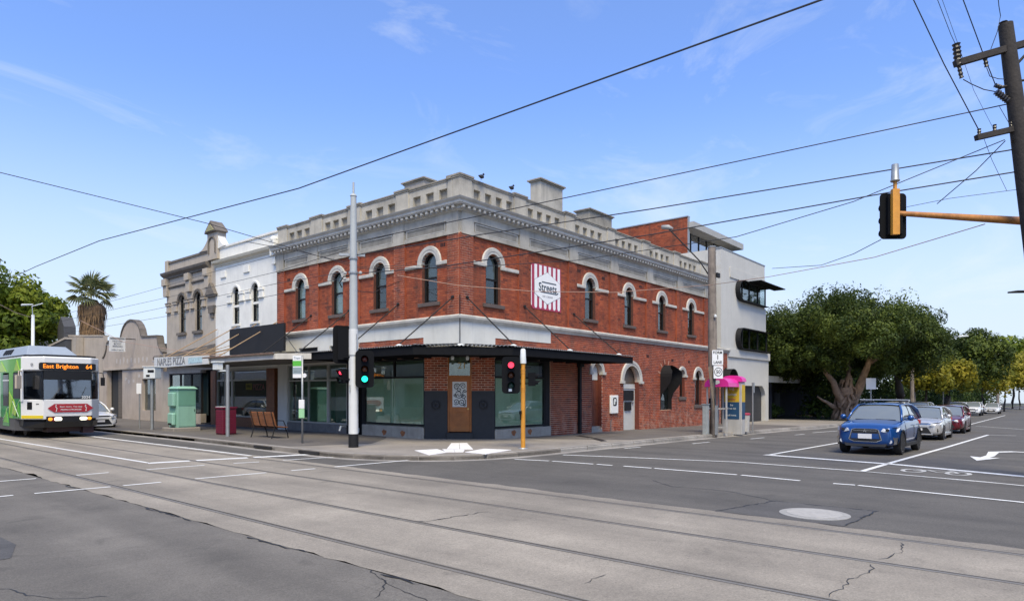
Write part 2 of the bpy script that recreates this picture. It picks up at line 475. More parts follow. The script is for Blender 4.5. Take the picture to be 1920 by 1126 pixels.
# concrete slab between grooves, ragged at both edges
RAILS = [-11.64, -10.20, -8.44, -7.00]
edges = [-12.19] + [q for r in RAILS for q in (r - .050, r + .070)] + [-6.60]
b = MB()
ys = [-60 + .3 * i for i in range(260)] + [18 + 6 * i for i in range(40)]
random.seed(3)
def jag(a): return [a + (random.uniform(-.035, .035) + (random.uniform(.02, .09) if random.random() < .12 else 0)) for _ in ys]
for k in range(0, len(edges), 2):
    A = jag(edges[k]) if k == 0 else [edges[k]] * len(ys)
    B = jag(edges[k + 1]) if k == len(edges) - 2 else [edges[k + 1]] * len(ys)
    if k in (0, len(edges) - 2) or True:
        b.sheet([[(A[i], y, .004), (B[i], y, .004)] for i, y in enumerate(ys)])
struct(b.build('track_slab', CONC, recalc=False))
RAILM = mat('polished rail steel', (.17, .155, .135), .55, metal=.0, var=.12, scale=4)
GROOVE = mat('grooved rail shadow iron', (.03, .028, .026), .8)
b = MB()
for r in RAILS:
    b.sheet([[(r - .12, y, -.03), (r + .12, y, -.03)] for y in (-60, 260)])
struct(b.build('rail_groove_bed', GROOVE, recalc=False))
for r in RAILS:
    b = MB(); b.box(r - .040, r + .012, -60, 258, -.03, .007); b.box(r + .056, r + .070, -60, 258, -.03, .006)
    tag(b.build('tram_rail', RAILM), ['grooved steel tram rail nearest the old asphalt in the foreground', 'second grooved steel tram rail from the foreground asphalt',
        'third grooved steel tram rail, left rail of the farther track', 'grooved steel tram rail nearest the footpath corner'][RAILS.index(r)], 'tram rail', 'tram rails in the concrete slab')

# kerbs and footpaths
KL = [(-5.25, 250), (-5.25, 60), (-5.2, 20), (-5.2, 9), (-5.3, 5), (-5.36, 3), (-5.40, 1), (-5.42, 0), (-5.28, -1.0), (-4.95, -1.95), (-4.45, -2.8), (-3.75, -3.5), (-2.9, -3.95), (-1.9, -4.2), (-.9, -4.32), (0, -4.38)]
KR = [(0, -4.38), (3, -4.40), (6, -4.42), (11, -4.5), (20, -4.7), (24, -5.2), (40, -5.4), (90, -5.6), (400, -6)]
b = MB()
inner = [(0.0, 0.0), (0.0, 250)]
b.prism(KL + inner, -.2, .14, 'xy')
struct(b.build('footpath', PATHC))
b = MB(); b.sheet([[(x, y + .02, gz(x) + .14), (x, 3.0, gz(x) + .14)] for x, y in KR])
struct(b.build('side_footpath', PATHC, recalc=False))
def offset_path(P, d):
    out = []
    for i, p in enumerate(P):
        a = P[max(0, i - 1)]; c = P[min(len(P) - 1, i + 1)]
        tx, ty = c[0] - a[0], c[1] - a[1]; L = math.hypot(tx, ty)
        out.append((p[0] - ty / L * d, p[1] + tx / L * d))
    return out
K = KL + KR[1:]
Ko, Ki, Kg = K, offset_path(K, .17), offset_path(K, -.32)
def resample(P, Q, step, lim=70):
    """matching points every step metres"""
    out = []
    for i in range(len(P) - 1):
        L = math.hypot(P[i + 1][0] - P[i][0], P[i + 1][1] - P[i][1]); n_ = max(1, int(L / step)) if L < lim else 1
        for k in range(n_):
            t = k / n_
            out.append(((P[i][0] + (P[i + 1][0] - P[i][0]) * t, P[i][1] + (P[i + 1][1] - P[i][1]) * t), (Q[i][0] + (Q[i + 1][0] - Q[i][0]) * t, Q[i][1] + (Q[i + 1][1] - Q[i][1]) * t)))
    return out
# kerb stones, each with its joint
seg = resample(Ko, Ki, 1.2)
kerb_root = MB()
nk = 0
for i in range(len(seg) - 1):
    (a, ai), (c, ci) = seg[i], seg[i + 1]
    near = math.hypot(a[0] + 16, a[1] + 16) < 45 and math.hypot(a[0] - c[0], a[1] - c[1]) < 3
    g_ = .012
    def lerp(p, q, t): return (p[0] + (q[0] - p[0]) * t, p[1] + (q[1] - p[1]) * t)
    a2, c2, ai2, ci2 = (lerp(a, c, g_), lerp(a, c, 1 - g_), lerp(ai, ci, g_), lerp(ai, ci, 1 - g_)) if near else (a, c, ai, ci)
    def lv(p, h): return (p[0], p[1], gz(p[0]) + h)
    m_ = MB() if near else kerb_root
    # sloped face with a rounded arris
    f0, f1 = lerp(a2, ai2, .0), lerp(c2, ci2, .0)
    t0, t1 = lerp(a2, ai2, .28), lerp(c2, ci2, .28)
    m_.add([lv(f0, -.2), lv(f1, -.2), lv(f1, .10), lv(f0, .10), lv(t1, .150), lv(t0, .150), lv(ci2, .150), lv(ai2, .150), lv(ci2, -.2), lv(ai2, -.2)],
           [(0, 1, 2, 3), (3, 2, 4, 5), (5, 4, 6, 7), (7, 6, 8, 9), (0, 3, 5, 7, 9), (1, 8, 6, 4, 2)])
    if near: struct(m_.build('kerb_stone', KERBM)); nk += 1
struct(kerb_root.build('kerb', KERBM))
b = MB(); sg = resample(Ko, Kg, 3)
b.sheet([[(a[0], a[1], gz(a[0]) + .006), (c[0], c[1], gz(c[0]) + .004)] for a, c in sg])
struct(b.build('gutter', KERBM, recalc=False))
# asphalt infill of the footpaths
b = MB(); b.add([(-5.0, 7.0, .144), (-5.1, 2.6, .144), (-2.6, 1.6, .144), (-.9, 3.0, .144), (-.02, 4.0, .144), (-.02, 200, .144), (-4.95, 200, .144)], [tuple(range(7))])
struct(b.build('footpath_asphalt', PATH, recalc=False))
b = MB(); b.sheet([[(x, y, gz(x) + .144), (x, 2.0, gz(x) + .144)] for x, y in [(3.2, -1.2), (5.2, -3.85), (12, -4.1), (23, -4.5), (24.5, -4.4)]])
struct(b.build('footpath_asphalt', PATH, recalc=False))
# gully mouths, footpath grate, crossing tactile paving
IRON = mat('cast iron', (.035, .033, .032), .6, metal=.4, var=.3, scale=12)
for p, q in (((-5.34, 4.3), (-5.36, 3.2)), ((-5.41, 1.5), (-5.43, .45))):
    b = MB(); b.box(p[0] - .05, p[0] + .10, q[1], p[1], .035, .115)
    tag(b.build('drain_gully', IRON), 'dark slot drain in the kerb ' + ('between the bus stop pole and bench' if p[1] > 2 else 'beside the thick striped tram pole'), 'drain', 'kerb drain slots')
for (ya, yb, xa, xb) in ((-1.0, -2.1, 5.75, 5.0), (-2.35, -3.6, 4.8, 3.6)):
    b = MB(); b.hexa([(xa, ya, gz(xa) + .13), (xa + .35, ya, gz(xa) + .13), (xb + .35, yb, gz(xb) + .13), (xb, yb, gz(xb) + .13)], [(xa, ya, gz(xa) + .152), (xa + .35, ya, gz(xa) + .152), (xb + .35, yb, gz(xb) + .152), (xb, yb, gz(xb) + .152)])
    tag(b.build('drain_grate', IRON), 'dark grate strip across the footpath ' + ('touching the wall below the black downpipe' if ya > -2 else 'nearer the kerb below the black downpipe'), 'grate', 'footpath grates below the downpipe')
TACT = mat('white tactile paving', (.72, .70, .68), .75, var=.08, scale=8, bump=.2)
root = thing('tactile_paving', 'white tactile paving arrow on the corner footpath before the wooden door', 'tactile paving', (-2.6, -2.6, .14))
def tile_quad(a, b_, c, d, nu, nv, nm='tile'):
    """paving tiles laid in a quad a-b-c-d"""
    for i in range(nu):
        for j in range(nv):
            def P(u, v):
                p = [a[k] * (1 - u) * (1 - v) + b_[k] * u * (1 - v) + c[k] * u * v + d[k] * (1 - u) * v for k in (0, 1)]
                return p
            u0, u1, v0, v1 = (i + .02) / nu, (i + .98) / nu, (j + .02) / nv, (j + .98) / nv
            q = [P(u0, v0), P(u1, v0), P(u1, v1), P(u0, v1)]
            m_ = MB(); m_.hexa([(*p, .139) for p in q], [(*p, .152) for p in q])
            m_.build(nm, TACT, root)
tile_quad((-.80, -.38), (-.42, -.76), (-2.08, -2.62), (-2.66, -2.04), 2, 6)
tile_quad((-2.7, -1.9), (-2.2, -2.4), (-2.95, -3.05), (-3.3, -2.7), 2, 2)
tile_quad((-3.5, -1.55), (-2.75, -1.75), (-3.3, -2.75), (-4.25, -3.0), 2, 4)
tile_quad((-1.75, -2.75), (-1.5, -3.65), (-3.05, -4.0), (-2.95, -3.1), 2, 4)

# painted lines
def strip(pts, w, h=.0, name='painted_line'):
    b = MB()
    for i in range(len(pts) - 1):
        a, c = Vector((*pts[i], 0)), Vector((*pts[i + 1], 0))
        d = (c - a).normalized(); nrm = Vector((-d.y, d.x, 0)) * w / 2
        if a.x < 0 < c.x or c.x < 0 < a.x: segs = [a, a + (c - a) * (-a.x / (c.x - a.x)), c]
        else: segs = [a, c]
        for p, q in zip(segs, segs[1:]):
            b.add([(v.x, v.y, gz(v.x) + .009 + h) for v in (p - nrm, q - nrm, q + nrm, p + nrm)], [(0, 1, 2, 3)])
    return struct(b.build(name, PAINT, recalc=False))
strip([(-9.64, 60), (-9.64, 16), (-9.45, 2.2)], .11)
strip([(-9.50, 2.15), (-8.52, 1.9)], .30); strip([(-8.36, 1.86), (-7.08, 1.5)], .30); strip([(-6.92, 1.46), (-4.95, .9)], .30)
strip([(-6.78, 60), (-6.75, 14), (-6.71, 2.0)], .12)
for a, c in (((-14.6, .92), (-12.3, .72)), ((-11.55, .7), (-10.9, .7)), ((-10.1, .64), (-8.75, .54)), ((-8.05, .4), (-7.45, .2)), ((-6.8, .12), (-4.95, -.3))):
    strip([a, c], .10)
for a, c in (((-14.4, -1.72), (-13.25, -1.72)), ((-12.94, -1.76), (-11.72, -1.88)), ((-11.5, -1.9), (-10.8, -1.95)), ((-10.1, -1.95), (-8.55, -2.13)), ((-7.95, -2.2), (-7.36, -2.3)), ((-6.83, -2.34), (-3.5, -2.65))):
    strip([a, c], .10)
for a, c in (((-2.5, -4.6), (-2.24, -5.6)), ((-2.22, -5.7), (-2.13, -6.95)), ((-2.12, -7.05), (-2.08, -7.5)), ((-2.03, -7.8), (-1.98, -8.55)), ((-1.97, -8.62), (-1.90, -10.65)), ((-1.90, -10.75), (-2.03, -12.05)), ((-2.04, -12.7), (-2.0, -13.1)), ((-2.0, -13.15), (-2.45, -15.8))):
    strip([a, c], .11)
strip([(-.6, -4.9), (.87, -9.6), (.72, -12.6), (.3, -15.0), (-.2, -16.6)], .12)
strip([(.72, -12.6), (.10, -15.7), (-.1, -16.6)], .09)
strip([(3.75, -9.35), (3.2, -12.9), (2.05, -15.8)], .30)
strip([(3.75, -9.45), (12, -9.55), (19.5, -9.5)], .12)
strip([(.68, -12.65), (3.6, -12.75), (12, -13.1), (23.8, -13.5)], .13)
strip([(23.8, -13.5), (24.0, -14.6)], .13)
for a, c in (((2.9, -4.95), (3.8, -5.05)), ((6.8, -5.6), (8.15, -5.7)), ((11.5, -6.1), (12.9, -6.2)), ((16.3, -6.5), (17.4, -6.6)), ((19.2, -6.5), (22.5, -6.9))):
    strip([a, c], .10)
strip([(37.5, -11.9), (33.4, -14.6)], .12); strip([(37, -11.3), (82, -11.2)], .12)
# the turn arrow
b = MB()
arrow = [(6.1, -14.45), (7.75, -14.15), (7.55, -14.42), (8.5, -14.5), (10.4, -14.42), (11.2, -14.95), (11.2, -15.6), (10.9, -15.6), (10.85, -15.1), (10.2, -14.72), (8.3, -14.72), (7.6, -14.64), (7.7, -14.9)]
b.add([(x, y, gz(x) + .009) for x, y in arrow], [tuple(range(len(arrow)))])
tag(struct(b.build('painted_arrow', PAINT, recalc=False)))
# bicycle stencil in front of the stop line
b = MB()
def ring(cx, cy, rx, ry, w=.05):
    for k in range(14):
        a0, a1 = 2 * PI * k / 14, 2 * PI * (k + 1) / 14
        P = [(cx + (rx + o) * math.cos(a), cy + (ry + o) * math.sin(a)) for a in (a0, a1) for o in (-w, w)]
        b.add([(x, y, gz(x) + .009) for x, y in (P[0], P[1], P[3], P[2])], [(0, 1, 2, 3)])
ring(1.75, -13.55, .40, .22); ring(1.75, -14.45, .40, .22)
for a, c in (((1.75, -13.55), (2.1, -13.8)), ((2.1, -13.8), (1.7, -14.05)), ((1.7, -14.05), (1.75, -14.45)), ((2.1, -13.8), (2.2, -14.3)), ((2.2, -14.3), (1.75, -14.45)), ((2.2, -14.3), (2.4, -14.2))):
    d = Vector((c[0] - a[0], c[1] - a[1])).normalized(); n_ = (-d.y * .035, d.x * .035)
    b.add([(x, y, gz(x) + .010) for x, y in ((a[0] - n_[0], a[1] - n_[1]), (c[0] - n_[0], c[1] - n_[1]), (c[0] + n_[0], c[1] + n_[1]), (a[0] + n_[0], a[1] + n_[1]))], [(0, 1, 2, 3)])
struct(b.build('painted_bicycle', mat('worn road paint', (.42, .42, .41), .8, var=.3, scale=7), recalc=False))
# asphalt trench patches and manhole
PATCH = mat_ground('patch asphalt', (.085, .080, .074), speck=.2, stain=.1, crack=.3)
b = MB(); b.add([(-6.55, -13.95, .0045), (-6.6, -12.1, .0045), (-4.98, -12.5, .0045), (-4.95, -14.05, .0045)], [(0, 1, 2, 3)])
struct(b.build('road_patch', PATCH, recalc=False))
SEAL = mat('bitumen crack seal', (.02, .02, .02), .6)
def crack(pts, w=.012, h=.0095, nm='road_crack', seed=0):
    random.seed(seed); P = []
    for i in range(len(pts) - 1):
        n_ = max(2, int(math.dist(pts[i], pts[i + 1]) / .09))
        for k in range(n_):
            t = k / n_; P.append((pts[i][0] + (pts[i + 1][0] - pts[i][0]) * t + random.uniform(-.03, .03), pts[i][1] + (pts[i + 1][1] - pts[i][1]) * t + random.uniform(-.03, .03)))
    P.append(pts[-1])
    b = MB(); g_ = []
    for i, p in enumerate(P):
        a = P[max(0, i - 1)]; c = P[min(len(P) - 1, i + 1)]
        L = math.dist(a, c) or 1; ww = w * random.uniform(.3, 1.5) * (1 if 0 < i < len(P) - 1 else .1)
        nx, ny = -(c[1] - a[1]) / L * ww, (c[0] - a[0]) / L * ww
        g_.append([(p[0] - nx, p[1] - ny, h), (p[0] + nx, p[1] + ny, h)])
    b.sheet(g_); return struct(b.build(nm, SEAL, recalc=False))
crack([(-8.9, -9.46), (-9.0, -9.37), (-10.07, -9.24), (-10.15, -9.1)], .009, seed=1)
crack([(-7.2, -14.76), (-7.78, -14.84), (-8.31, -14.70)], .006, seed=2)
crack([(-8.55, -14.68), (-8.84, -14.75), (-9.35, -14.66), (-10.1, -14.65)], .005, seed=3)
crack([(-10.73, -12.67), (-11.19, -12.7)], .007, seed=4)
crack([(-15.0, -8.2), (-14.85, -8.6), (-14.75, -8.95), (-14.66, -9.25), (-14.3, -9.6)], .006, .003, seed=5)
crack([(-12.15, -10.6), (-12.39, -11.2), (-12.78, -11.5)], .006, .003, seed=6)
crack([(-12.3, -10.9), (-12.6, -12.2), (-12.4, -13.2)], .005, .003, seed=7)
crack([(-4.98, -12.5), (-4.4, -11.5), (-4.5, -10.3), (-3.9, -9.6)], .011, .003, seed=8)
crack([(-6.6, -12.1), (-4.98, -12.5), (-4.95, -14.05), (-6.55, -13.95)], .012, .008, seed=9)
for y0_, y1_ in ((-6.6, -4.9), (-1.6, -1.0), (-9.5, -8.2), (-11.5, -10.9), (-13.6, -12.4)):
    crack([(-12.22, y0_), (-12.24, y1_)], .014, .0085, seed=int(y0_ * 10))
b = MB(); b.add([(-14.5, -7.2, .0045), (-14.28, -6.43, .0045), (-14.30, -5.4, .0045), (-16, -5.2, .0045), (-16, -7.2, .0045)], [(0, 1, 2, 3, 4)])
struct(b.build('road_patch', mat_ground('grey patch', (.085, .082, .08)), recalc=False))
root = thing('manhole', 'round pale concrete manhole cover set in the dark asphalt', 'manhole', (-5.85, -13.37, 0))
b = MB(); b.lathe([(.50, .0), (.50, .012), (.44, .016), (0.02, .016)], (-5.85, -13.37, 0), 40)
b.build('frame', mat('pale manhole ring', (.30, .29, .27), .8, var=.2, scale=9, bump=.3), root)
b = MB(); b.lathe([(.39, .012), (.39, .021), (0.02, .021)], (-5.85, -13.37, 0), 40)
b.build('cover', mat('pale manhole lid', (.36, .345, .32), .8, var=.15, scale=14, bump=.4), root)
gsheet('driveway', 31.0, 37.5, -5.6, 6, .148, PATHC)
gsheet('grass_verge', 37.5, 400, -4.9, -1.6, .17, mat_ground('verge grass', (.05, .06, .018), speck=.5, stain=.4, bump=1))
gsheet('grass_verge', 37.5, 400, -1.6, 60, .16, mat_ground('garden soil', (.035, .03, .02), speck=.4, stain=.4, bump=1))

# ================================================================== CORNER BUILDING
BLD = thing('corner_building', 'two storey red brick corner building with grey balustraded parapet and arched windows', 'building', (0, 0, .15))
UP0, UP1 = 4.63, 7.50            # upper brickwork
W_R = [1.76, 8.33, 11.80, 15.25, 18.85]
W_L = [1.55, 4.43, 7.28, 10.08]
def arch_open(s, z0, zs, r, hw=None):
    hw = hw or r
    def f(z):
        if z < z0: return None
        if z <= zs: return (s - hw, s + hw)
        if z < zs + r: w = math.sqrt(max(0, r * r - (z - zs) ** 2)); return (s - w, s + w)
        return None
    return f
def rect_open(s0, s1, z0, z1):
    return lambda z: (s0, s1) if z0 <= z <= z1 else None
CH = .086                        # course height
BRICKS = []                      # (T, s0, s1, n, z, size-ok) candidates
def brickwork(T, s0, s1, z0, z1, n=0.0, opens=(), mortar=MORTAR, depth=.24, phase=0, bm_=BRICK, parent=None, clip=None, proud=.011):
    """courses of bricks laid on a mortar backing, cut round the openings"""
    par = parent or BLD
    back = MB(T); runs = {}
    V = []; F = []; tint = []
    nc = int(round((z1 - z0) / CH))
    ch = (z1 - z0) / nc
    rnd = random.Random(int(s0 * 100 + z0 * 7 + n * 31))
    for k in range(nc):
        za = z0 + k * ch; zc = za + ch / 2
        iv = [(s0, s1)]
        for o in opens:
            c = o(zc)
            if not c: continue
            nv = []
            for a, b_ in iv:
                if c[1] <= a or c[0] >= b_: nv.append((a, b_)); continue
                if c[0] > a: nv.append((a, c[0]))
                if c[1] < b_: nv.append((c[1], b_))
            iv = nv
        for a, b_ in iv:
            key = (round(a, 3), round(b_, 3))
            runs.setdefault(key, []).append((za, za + ch))
            off = (.122 if (k + phase) % 2 else 0)
            i0 = math.floor((a - s0 - off) / .244); x = s0 + off + i0 * .244
            while x < b_:
                p, q = max(x + .007, a + .003), min(x + .237, b_ - .003)
                if q - p > .04:
                    jt = rnd.uniform(-.002, .002)
                    BRICKS.append((T, p, q, n + proud + jt, za + .008, za + ch - .008, rnd.random(), bm_, par, n))
                x += .244
    for (a, b_), zs in runs.items():
        zs.sort(); cur = list(zs[0])
        for p, q in zs[1:]:
            if abs(p - cur[1]) < 1e-6: cur[1] = q
            else: back.box(a, b_, n - depth, n, cur[0], cur[1]); cur = [p, q]
        back.box(a, b_, n - depth, n, cur[0], cur[1])
    return back.build('wall', mortar, par)

CHf = frame(0, 1.85, R(-45))      # the splayed door wall under the corner
# --- upper storey
op_r = [arch_open(s, 5.14, 6.60, .41) for s in W_R]
op_l = [arch_open(s, 5.16, 6.60, .40) for s in W_L]
brickwork(FRT, .012, 21.3, UP0, UP1, 0, op_r)
brickwork(FLT, .012, 11.95, UP0, UP1, 0, op_l, phase=1)
PIL_R = [(0.0, .62), (3.21, 3.80), (6.59, 7.2), (9.96, 10.62), (13.47, 14.08), (16.91, 17.6), (20.53, 21.3)]
PIL_L = [(0.0, .57), (2.87, 3.50), (5.72, 6.35), (8.59, 9.29), (11.34, 11.95)]
for a, b_ in PIL_R: brickwork(FRT, a if a else -.07, b_, UP0, UP1 + .03, .07, (), MORTAR_L if a == 0 else MORTAR, .075, 0, BRICK_P)
for a, b_ in PIL_L: brickwork(FLT, a if a else .006, b_, UP0, UP1 + .03, .07, (), MORTAR_L, .075, 1, BRICK_P)
for T, PL_ in ((FRT, PIL_R), (FLT, PIL_L)):
    for a, c in PL_:
        if T is FRT or a > 0: MB(T).box((a if a else -.07) - .004, (a if a else -.07) + .002, -.0, .079, UP0 + .01, UP1 - .01).build('pilaster_side', BRICK_P, BLD)
        if c < 21 : MB(T).box(c - .002, c + .004, .0, .079, UP0 + .01, UP1 - .01).build('pilaster_side', BRICK_P, BLD)
# --- ground storey, side street
D1 = dict(s=8.90, r=.42, zs=2.78, z0=.10); D2 = dict(s=12.03, r=.78, zs=2.40, z0=-.1)
K_ = dict(s=15.75)
op_g = [arch_open(D1['s'], -.5, D1['zs'], D1['r']), arch_open(D2['s'], -.5, D2['zs'], D2['r']),
        arch_open(15.75, .92, 2.70, .66), arch_open(17.70, 1.60, 2.82, .33), arch_open(19.82, 1.12, 2.70, .47),
        arch_open(24.0, -.5, 2.6, .8)]
brickwork(FRT, 5.34, 24.2, -.45, 4.36, 0, op_g, MORTAR_L)
brickwork(FRT, 1.85, 5.34, 3.16, 3.90, 0, (), MORTAR_L)
brickwork(FLT, 1.85, 5.80, 3.16, 3.90, 0, (), MORTAR_L)
# splayed door wall
for a, b_ in ((0, .86), (1.76, 2.62)):
    brickwork(CHf, a, b_, 1.93, 3.25, 0, (), MORTAR_L, .3)
    MB(CHf).box(a, b_, -.3, .015, .0, 1.93).build('tiled_base', CHAR, BLD, bevel=.01)
    m_ = MB(CHf); c_ = (a + b_) / 2
    for k in range(8):
        an = k * PI / 4
        m_.lathe([(.001, .0), (.05, .012), (.001, .024)], (c_ + .09 * math.cos(an), .013, 1.4 + .09 * math.sin(an)), 8, 'y')
    m_.lathe([(.20, .0), (.20, .008), (.17, .012), (.17, .002)], (c_, .013, 1.4), 20, 'y')
    m_.build('rosette', CHAR, BLD)
MB(CHf).box(.86, 1.76, -.4, -.05, 3.2, 3.3).build('door_lintel', BLACK, BLD)

# bricks: the nearest whole ones one by one, the rest joined
cv = Vector((-16.51, -16.26, 1.87))
full = [(i, (Vector(b_[0]((b_[1] + b_[2]) / 2, 0, b_[4])) - cv).length) for i, b_ in enumerate(BRICKS) if abs(b_[2] - b_[1] - .230) < .002 and b_[0] in (CHf, FRT) and not (b_[0] is CHf and b_[4] > 3.05)]
full.sort(key=lambda t: t[1])
single = {i for i, _ in full[:300]}
proto = {}
def tri_rand(p): return p
for mname, bm_ in (('a', BRICK), ('b', BRICK_P)):
    V = []; F = []; tn = []
    for i, (T, p, q, n, za, zb, t, mm, par, n0) in enumerate(BRICKS):
        if mm is not bm_ or par is not BLD: continue
        if i in single:
            ang = 0 if T is FRT else R(-45)
            h = round(zb - za, 4)
            key = (mname, h)
            if key not in proto:
                pb = MB(lambda s, n_, z: (s, -n_, z)); pb.hexa([(0, -.02, 0), (.230, -.02, 0), (.230, -.02, h), (0, -.02, h)], [(.002, 0, .002), (.228, 0, .002), (.228, 0, h - .002), (.002, 0, h - .002)])
                o = pb.build('brick', bm_, None); o.parent = BLD; proto[key] = o
            else:
                o = proto[key].copy(); COL.objects.link(o)
            w = T(p, n, za)
            o.location = (w[0], w[1], w[2] - .15); o.rotation_euler = (0, 0, ang)
            continue
        k = len(V)
        V += [T(p, n0 - .003, za), T(q, n0 - .003, za), T(q, n0 - .003, zb), T(p, n0 - .003, zb), T(p, n, za), T(q, n, za), T(q, n, zb), T(p, n, zb)]
        fs = [(4, 5, 6, 7), (0, 1, 5, 4), (1, 2, 6, 5), (2, 3, 7, 6), (3, 0, 4, 7)]
        if T is FLT: fs = [f[::-1] for f in fs]
        F += [tuple(k + a for a in f) for f in fs]; tn += [t] * 5
    m_ = MB(); m_.v = V; m_.f = F
    stuff(m_.build('brickwork', bm_, BLD, recalc=False, tint=tn))
BRICKS.clear()

# --- solid core, roof, back and party walls
m_ = MB(); m_.prism([(.9, 3.0), (3.0, .9), (21.2, .9), (21.2, 14), (.9, 14)], -.4, 4.5, 'xy'); m_.box(.7, 21.2, .7, 14, 4.3, 8.2)
m_.build('inner_core', DARKROOM, BLD)
MB().box(21.1, 21.3, .01, 14, 4.5, 9.5).build('end_wall', WHITEP, BLD)
MB().box(0.05, 21.25, 11.8, 14, 8.21, 9.5).build('rear_wall', WHITEP, BLD)
m_ = MB(); m_.box(.1, 21.1, .1, 13.9, 8.21, 8.3); m_.build('roof', CORR, BLD)
MB().box(21.3, 24.2, .0, .3, 4.3, 4.55).build('side_wall_top', RENDER, BLD)

def sweep_corner(prof, YE, XE, m, name, y_end=None):
    """moulding round the corner, profile (n, z)"""
    b = MB(); k = len(prof)
    P = [(-n, YE, z) for n, z in prof] + [(-n, -n, z) for n, z in prof] + [(XE, -n, z) for n, z in prof]
    b.add(P, [(i * k + j, i * k + (j + 1) % k, (i + 1) * k + (j + 1) % k, (i + 1) * k + j) for i in range(2) for j in range(k)] + [tuple(range(k)), tuple(range(2 * k, 3 * k))])
    return b.build(name, m, BLD)
# string course
sweep_corner([(-.1, 4.36), (.05, 4.36), (.06, 4.41), (.10, 4.43), (.15, 4.49), (.17, 4.50), (.18, 4.575), (.14, 4.60), (.09, 4.632), (-.1, 4.632)], 11.95, 24.35, MOULD, 'string_course')
# cornice
sweep_corner([(-.1, 8.27), (.13, 8.27), (.14, 8.31), (.20, 8.315), (.20, 8.43), (.33, 8.435), (.35, 8.47), (.37, 8.475), (.38, 8.56), (.41, 8.58), (.45, 8.62), (.47, 8.655), (.1, 8.70), (-.1, 8.70)], 12.05, 21.42, MOULD, 'cornice')
dp = MB(); dp.box(-.06, .06, -.14, 0, 0, .10)
dproto = None
def add_dentil(x, y, rz):
    global dproto
    if dproto is None:
        dproto = dp.build('dentil', MOULD, None, bevel=.012); dproto.parent = BLD; o = dproto
    else: o = dproto.copy(); COL.objects.link(o)
    o.location = (x, y, 8.325 - .15); o.rotation_euler = (0, 0, rz)
for k in range(79): add_dentil(-.12 + k * .272, -.196, 0)
for k in range(44): add_dentil(-.196, .03 + k * .272, R(-90))
# frieze
def frieze(T, s1, pils, name='frieze'):
    b = MB(T); b.box(-.03 if T is FRT else -.0, s1, -.1, .03, 7.50, 8.28); b.build(name, RENDER, BLD)
    b = MB(T)
    st = [(max(a, -.1 if T is FRT else -.088), c) for a, c in pils]
    o_ = st[0][0] if T is FRT else .003
    b.box(o_, s1, 0, .10, 7.99, 8.275); b.box(o_, s1, 0, .10, 7.50, 7.64)
    for a, c in st: b.box(a if a > 0 else o_ + .001, c, .002, .125 if a > 0 else .102, 7.492, 8.272)
    b.build('frieze_frame', RENDER, BLD)
    b = MB(T)
    for (a, c), (a2, c2) in zip(st, st[1:]):
        p, q = c + .10, a2 - .10
        for x0, x1, z0, z1 in ((p, q, 7.93, 7.97), (p, q, 7.66, 7.69), (p, p + .03, 7.69, 7.93), (q - .03, q, 7.69, 7.93)):
            b.box(x0, x1, .03, .075, z0, z1)
        b2 = MB(T); b2.box(p + .03, q - .03, .03, .045, 7.69, 7.93); b2.build('frieze_panel', RENDER_D, BLD)
    b.build('panel_moulding', MOULD, BLD)
frieze(FRT, 21.3, PIL_R); frieze(FLT, 11.95, PIL_L)
# parapet with its little bays of blind openings
def parapet(T, s1, piers, recs, rw):
    b = MB(T); b.box(0.0 if T is FRT else .0, s1, -.32, -.14, 8.6, 9.50); b.build('parapet_back', RENDER_D, BLD)
    for (a, c), (a2, c2), rc in zip(piers, piers[1:], recs):
        b = MB(T); s_ = c
        for r_ in rc:
            b.box(s_, r_, -.139, -.02, 8.69, 9.46); s_ = r_ + rw
            b.box(r_, r_ + rw, -.139, -.02, 8.69, 8.74); b.box(r_, r_ + rw, -.139, -.02, 9.22, 9.46)
        b.box(s_, a2, -.139, -.02, 8.69, 9.46)
        b.build('parapet_bay', RENDER, BLD)
        b = MB(T); b.box(c, a2, -.34, .01, 9.46, 9.52); b.box(c, a2, -.36, .035, 9.52, 9.56)
        b.build('coping', RENDER_D, BLD)
    for a, c in piers[0 if T is FRT else 1:]:
        lo = -.03 if a <= 0 else a
        b = MB(T); b.box(lo if T is FRT and a <= 0 else a, c, -.34, .03, 8.69, 9.50); b.build('parapet_pier', RENDER, BLD, bevel=.008)
        b = MB(T); b.box((lo - .03) if a <= 0 else a - .04, c + .04, -.38, .06, 9.50, 9.56); b.box((lo - .05) if a <= 0 else a - .06, c + .06, -.40, .085, 9.56, 9.62)
        b.build('pier_cap', RENDER_D, BLD)
PR = [(-.0, .60), (3.0, 3.72), (6.42, 7.08), (9.8, 10.45), (13.15, 13.85), (16.7, 17.35), (20.15, 21.3)]
RR = [[a + k * .605 for k in range(4)] for a in (.74, 3.87, 7.2, 10.56, 13.97, 17.42)]
parapet(FRT, 21.3, PR, RR, .34)
PLp = [(-.0, .55), (2.72, 3.46), (5.68, 6.5), (8.4, 9.25), (11.2, 11.95)]
RL = [[.66 + k * .71 for k in range(3)], [3.55 + k * .71 for k in range(3)], [6.62 + k * .60 for k in range(3)], [9.4 + k * .62 for k in range(3)]]
parapet(FLT, 11.95, PLp, RL, .42)
MB().box(-.03, .34, .342, .58, 8.69, 9.498).build('parapet_pier', RENDER, BLD); MB().box(-.083, .36, .385, .62, 9.502, 9.618).build('pier_cap', RENDER_D, BLD)

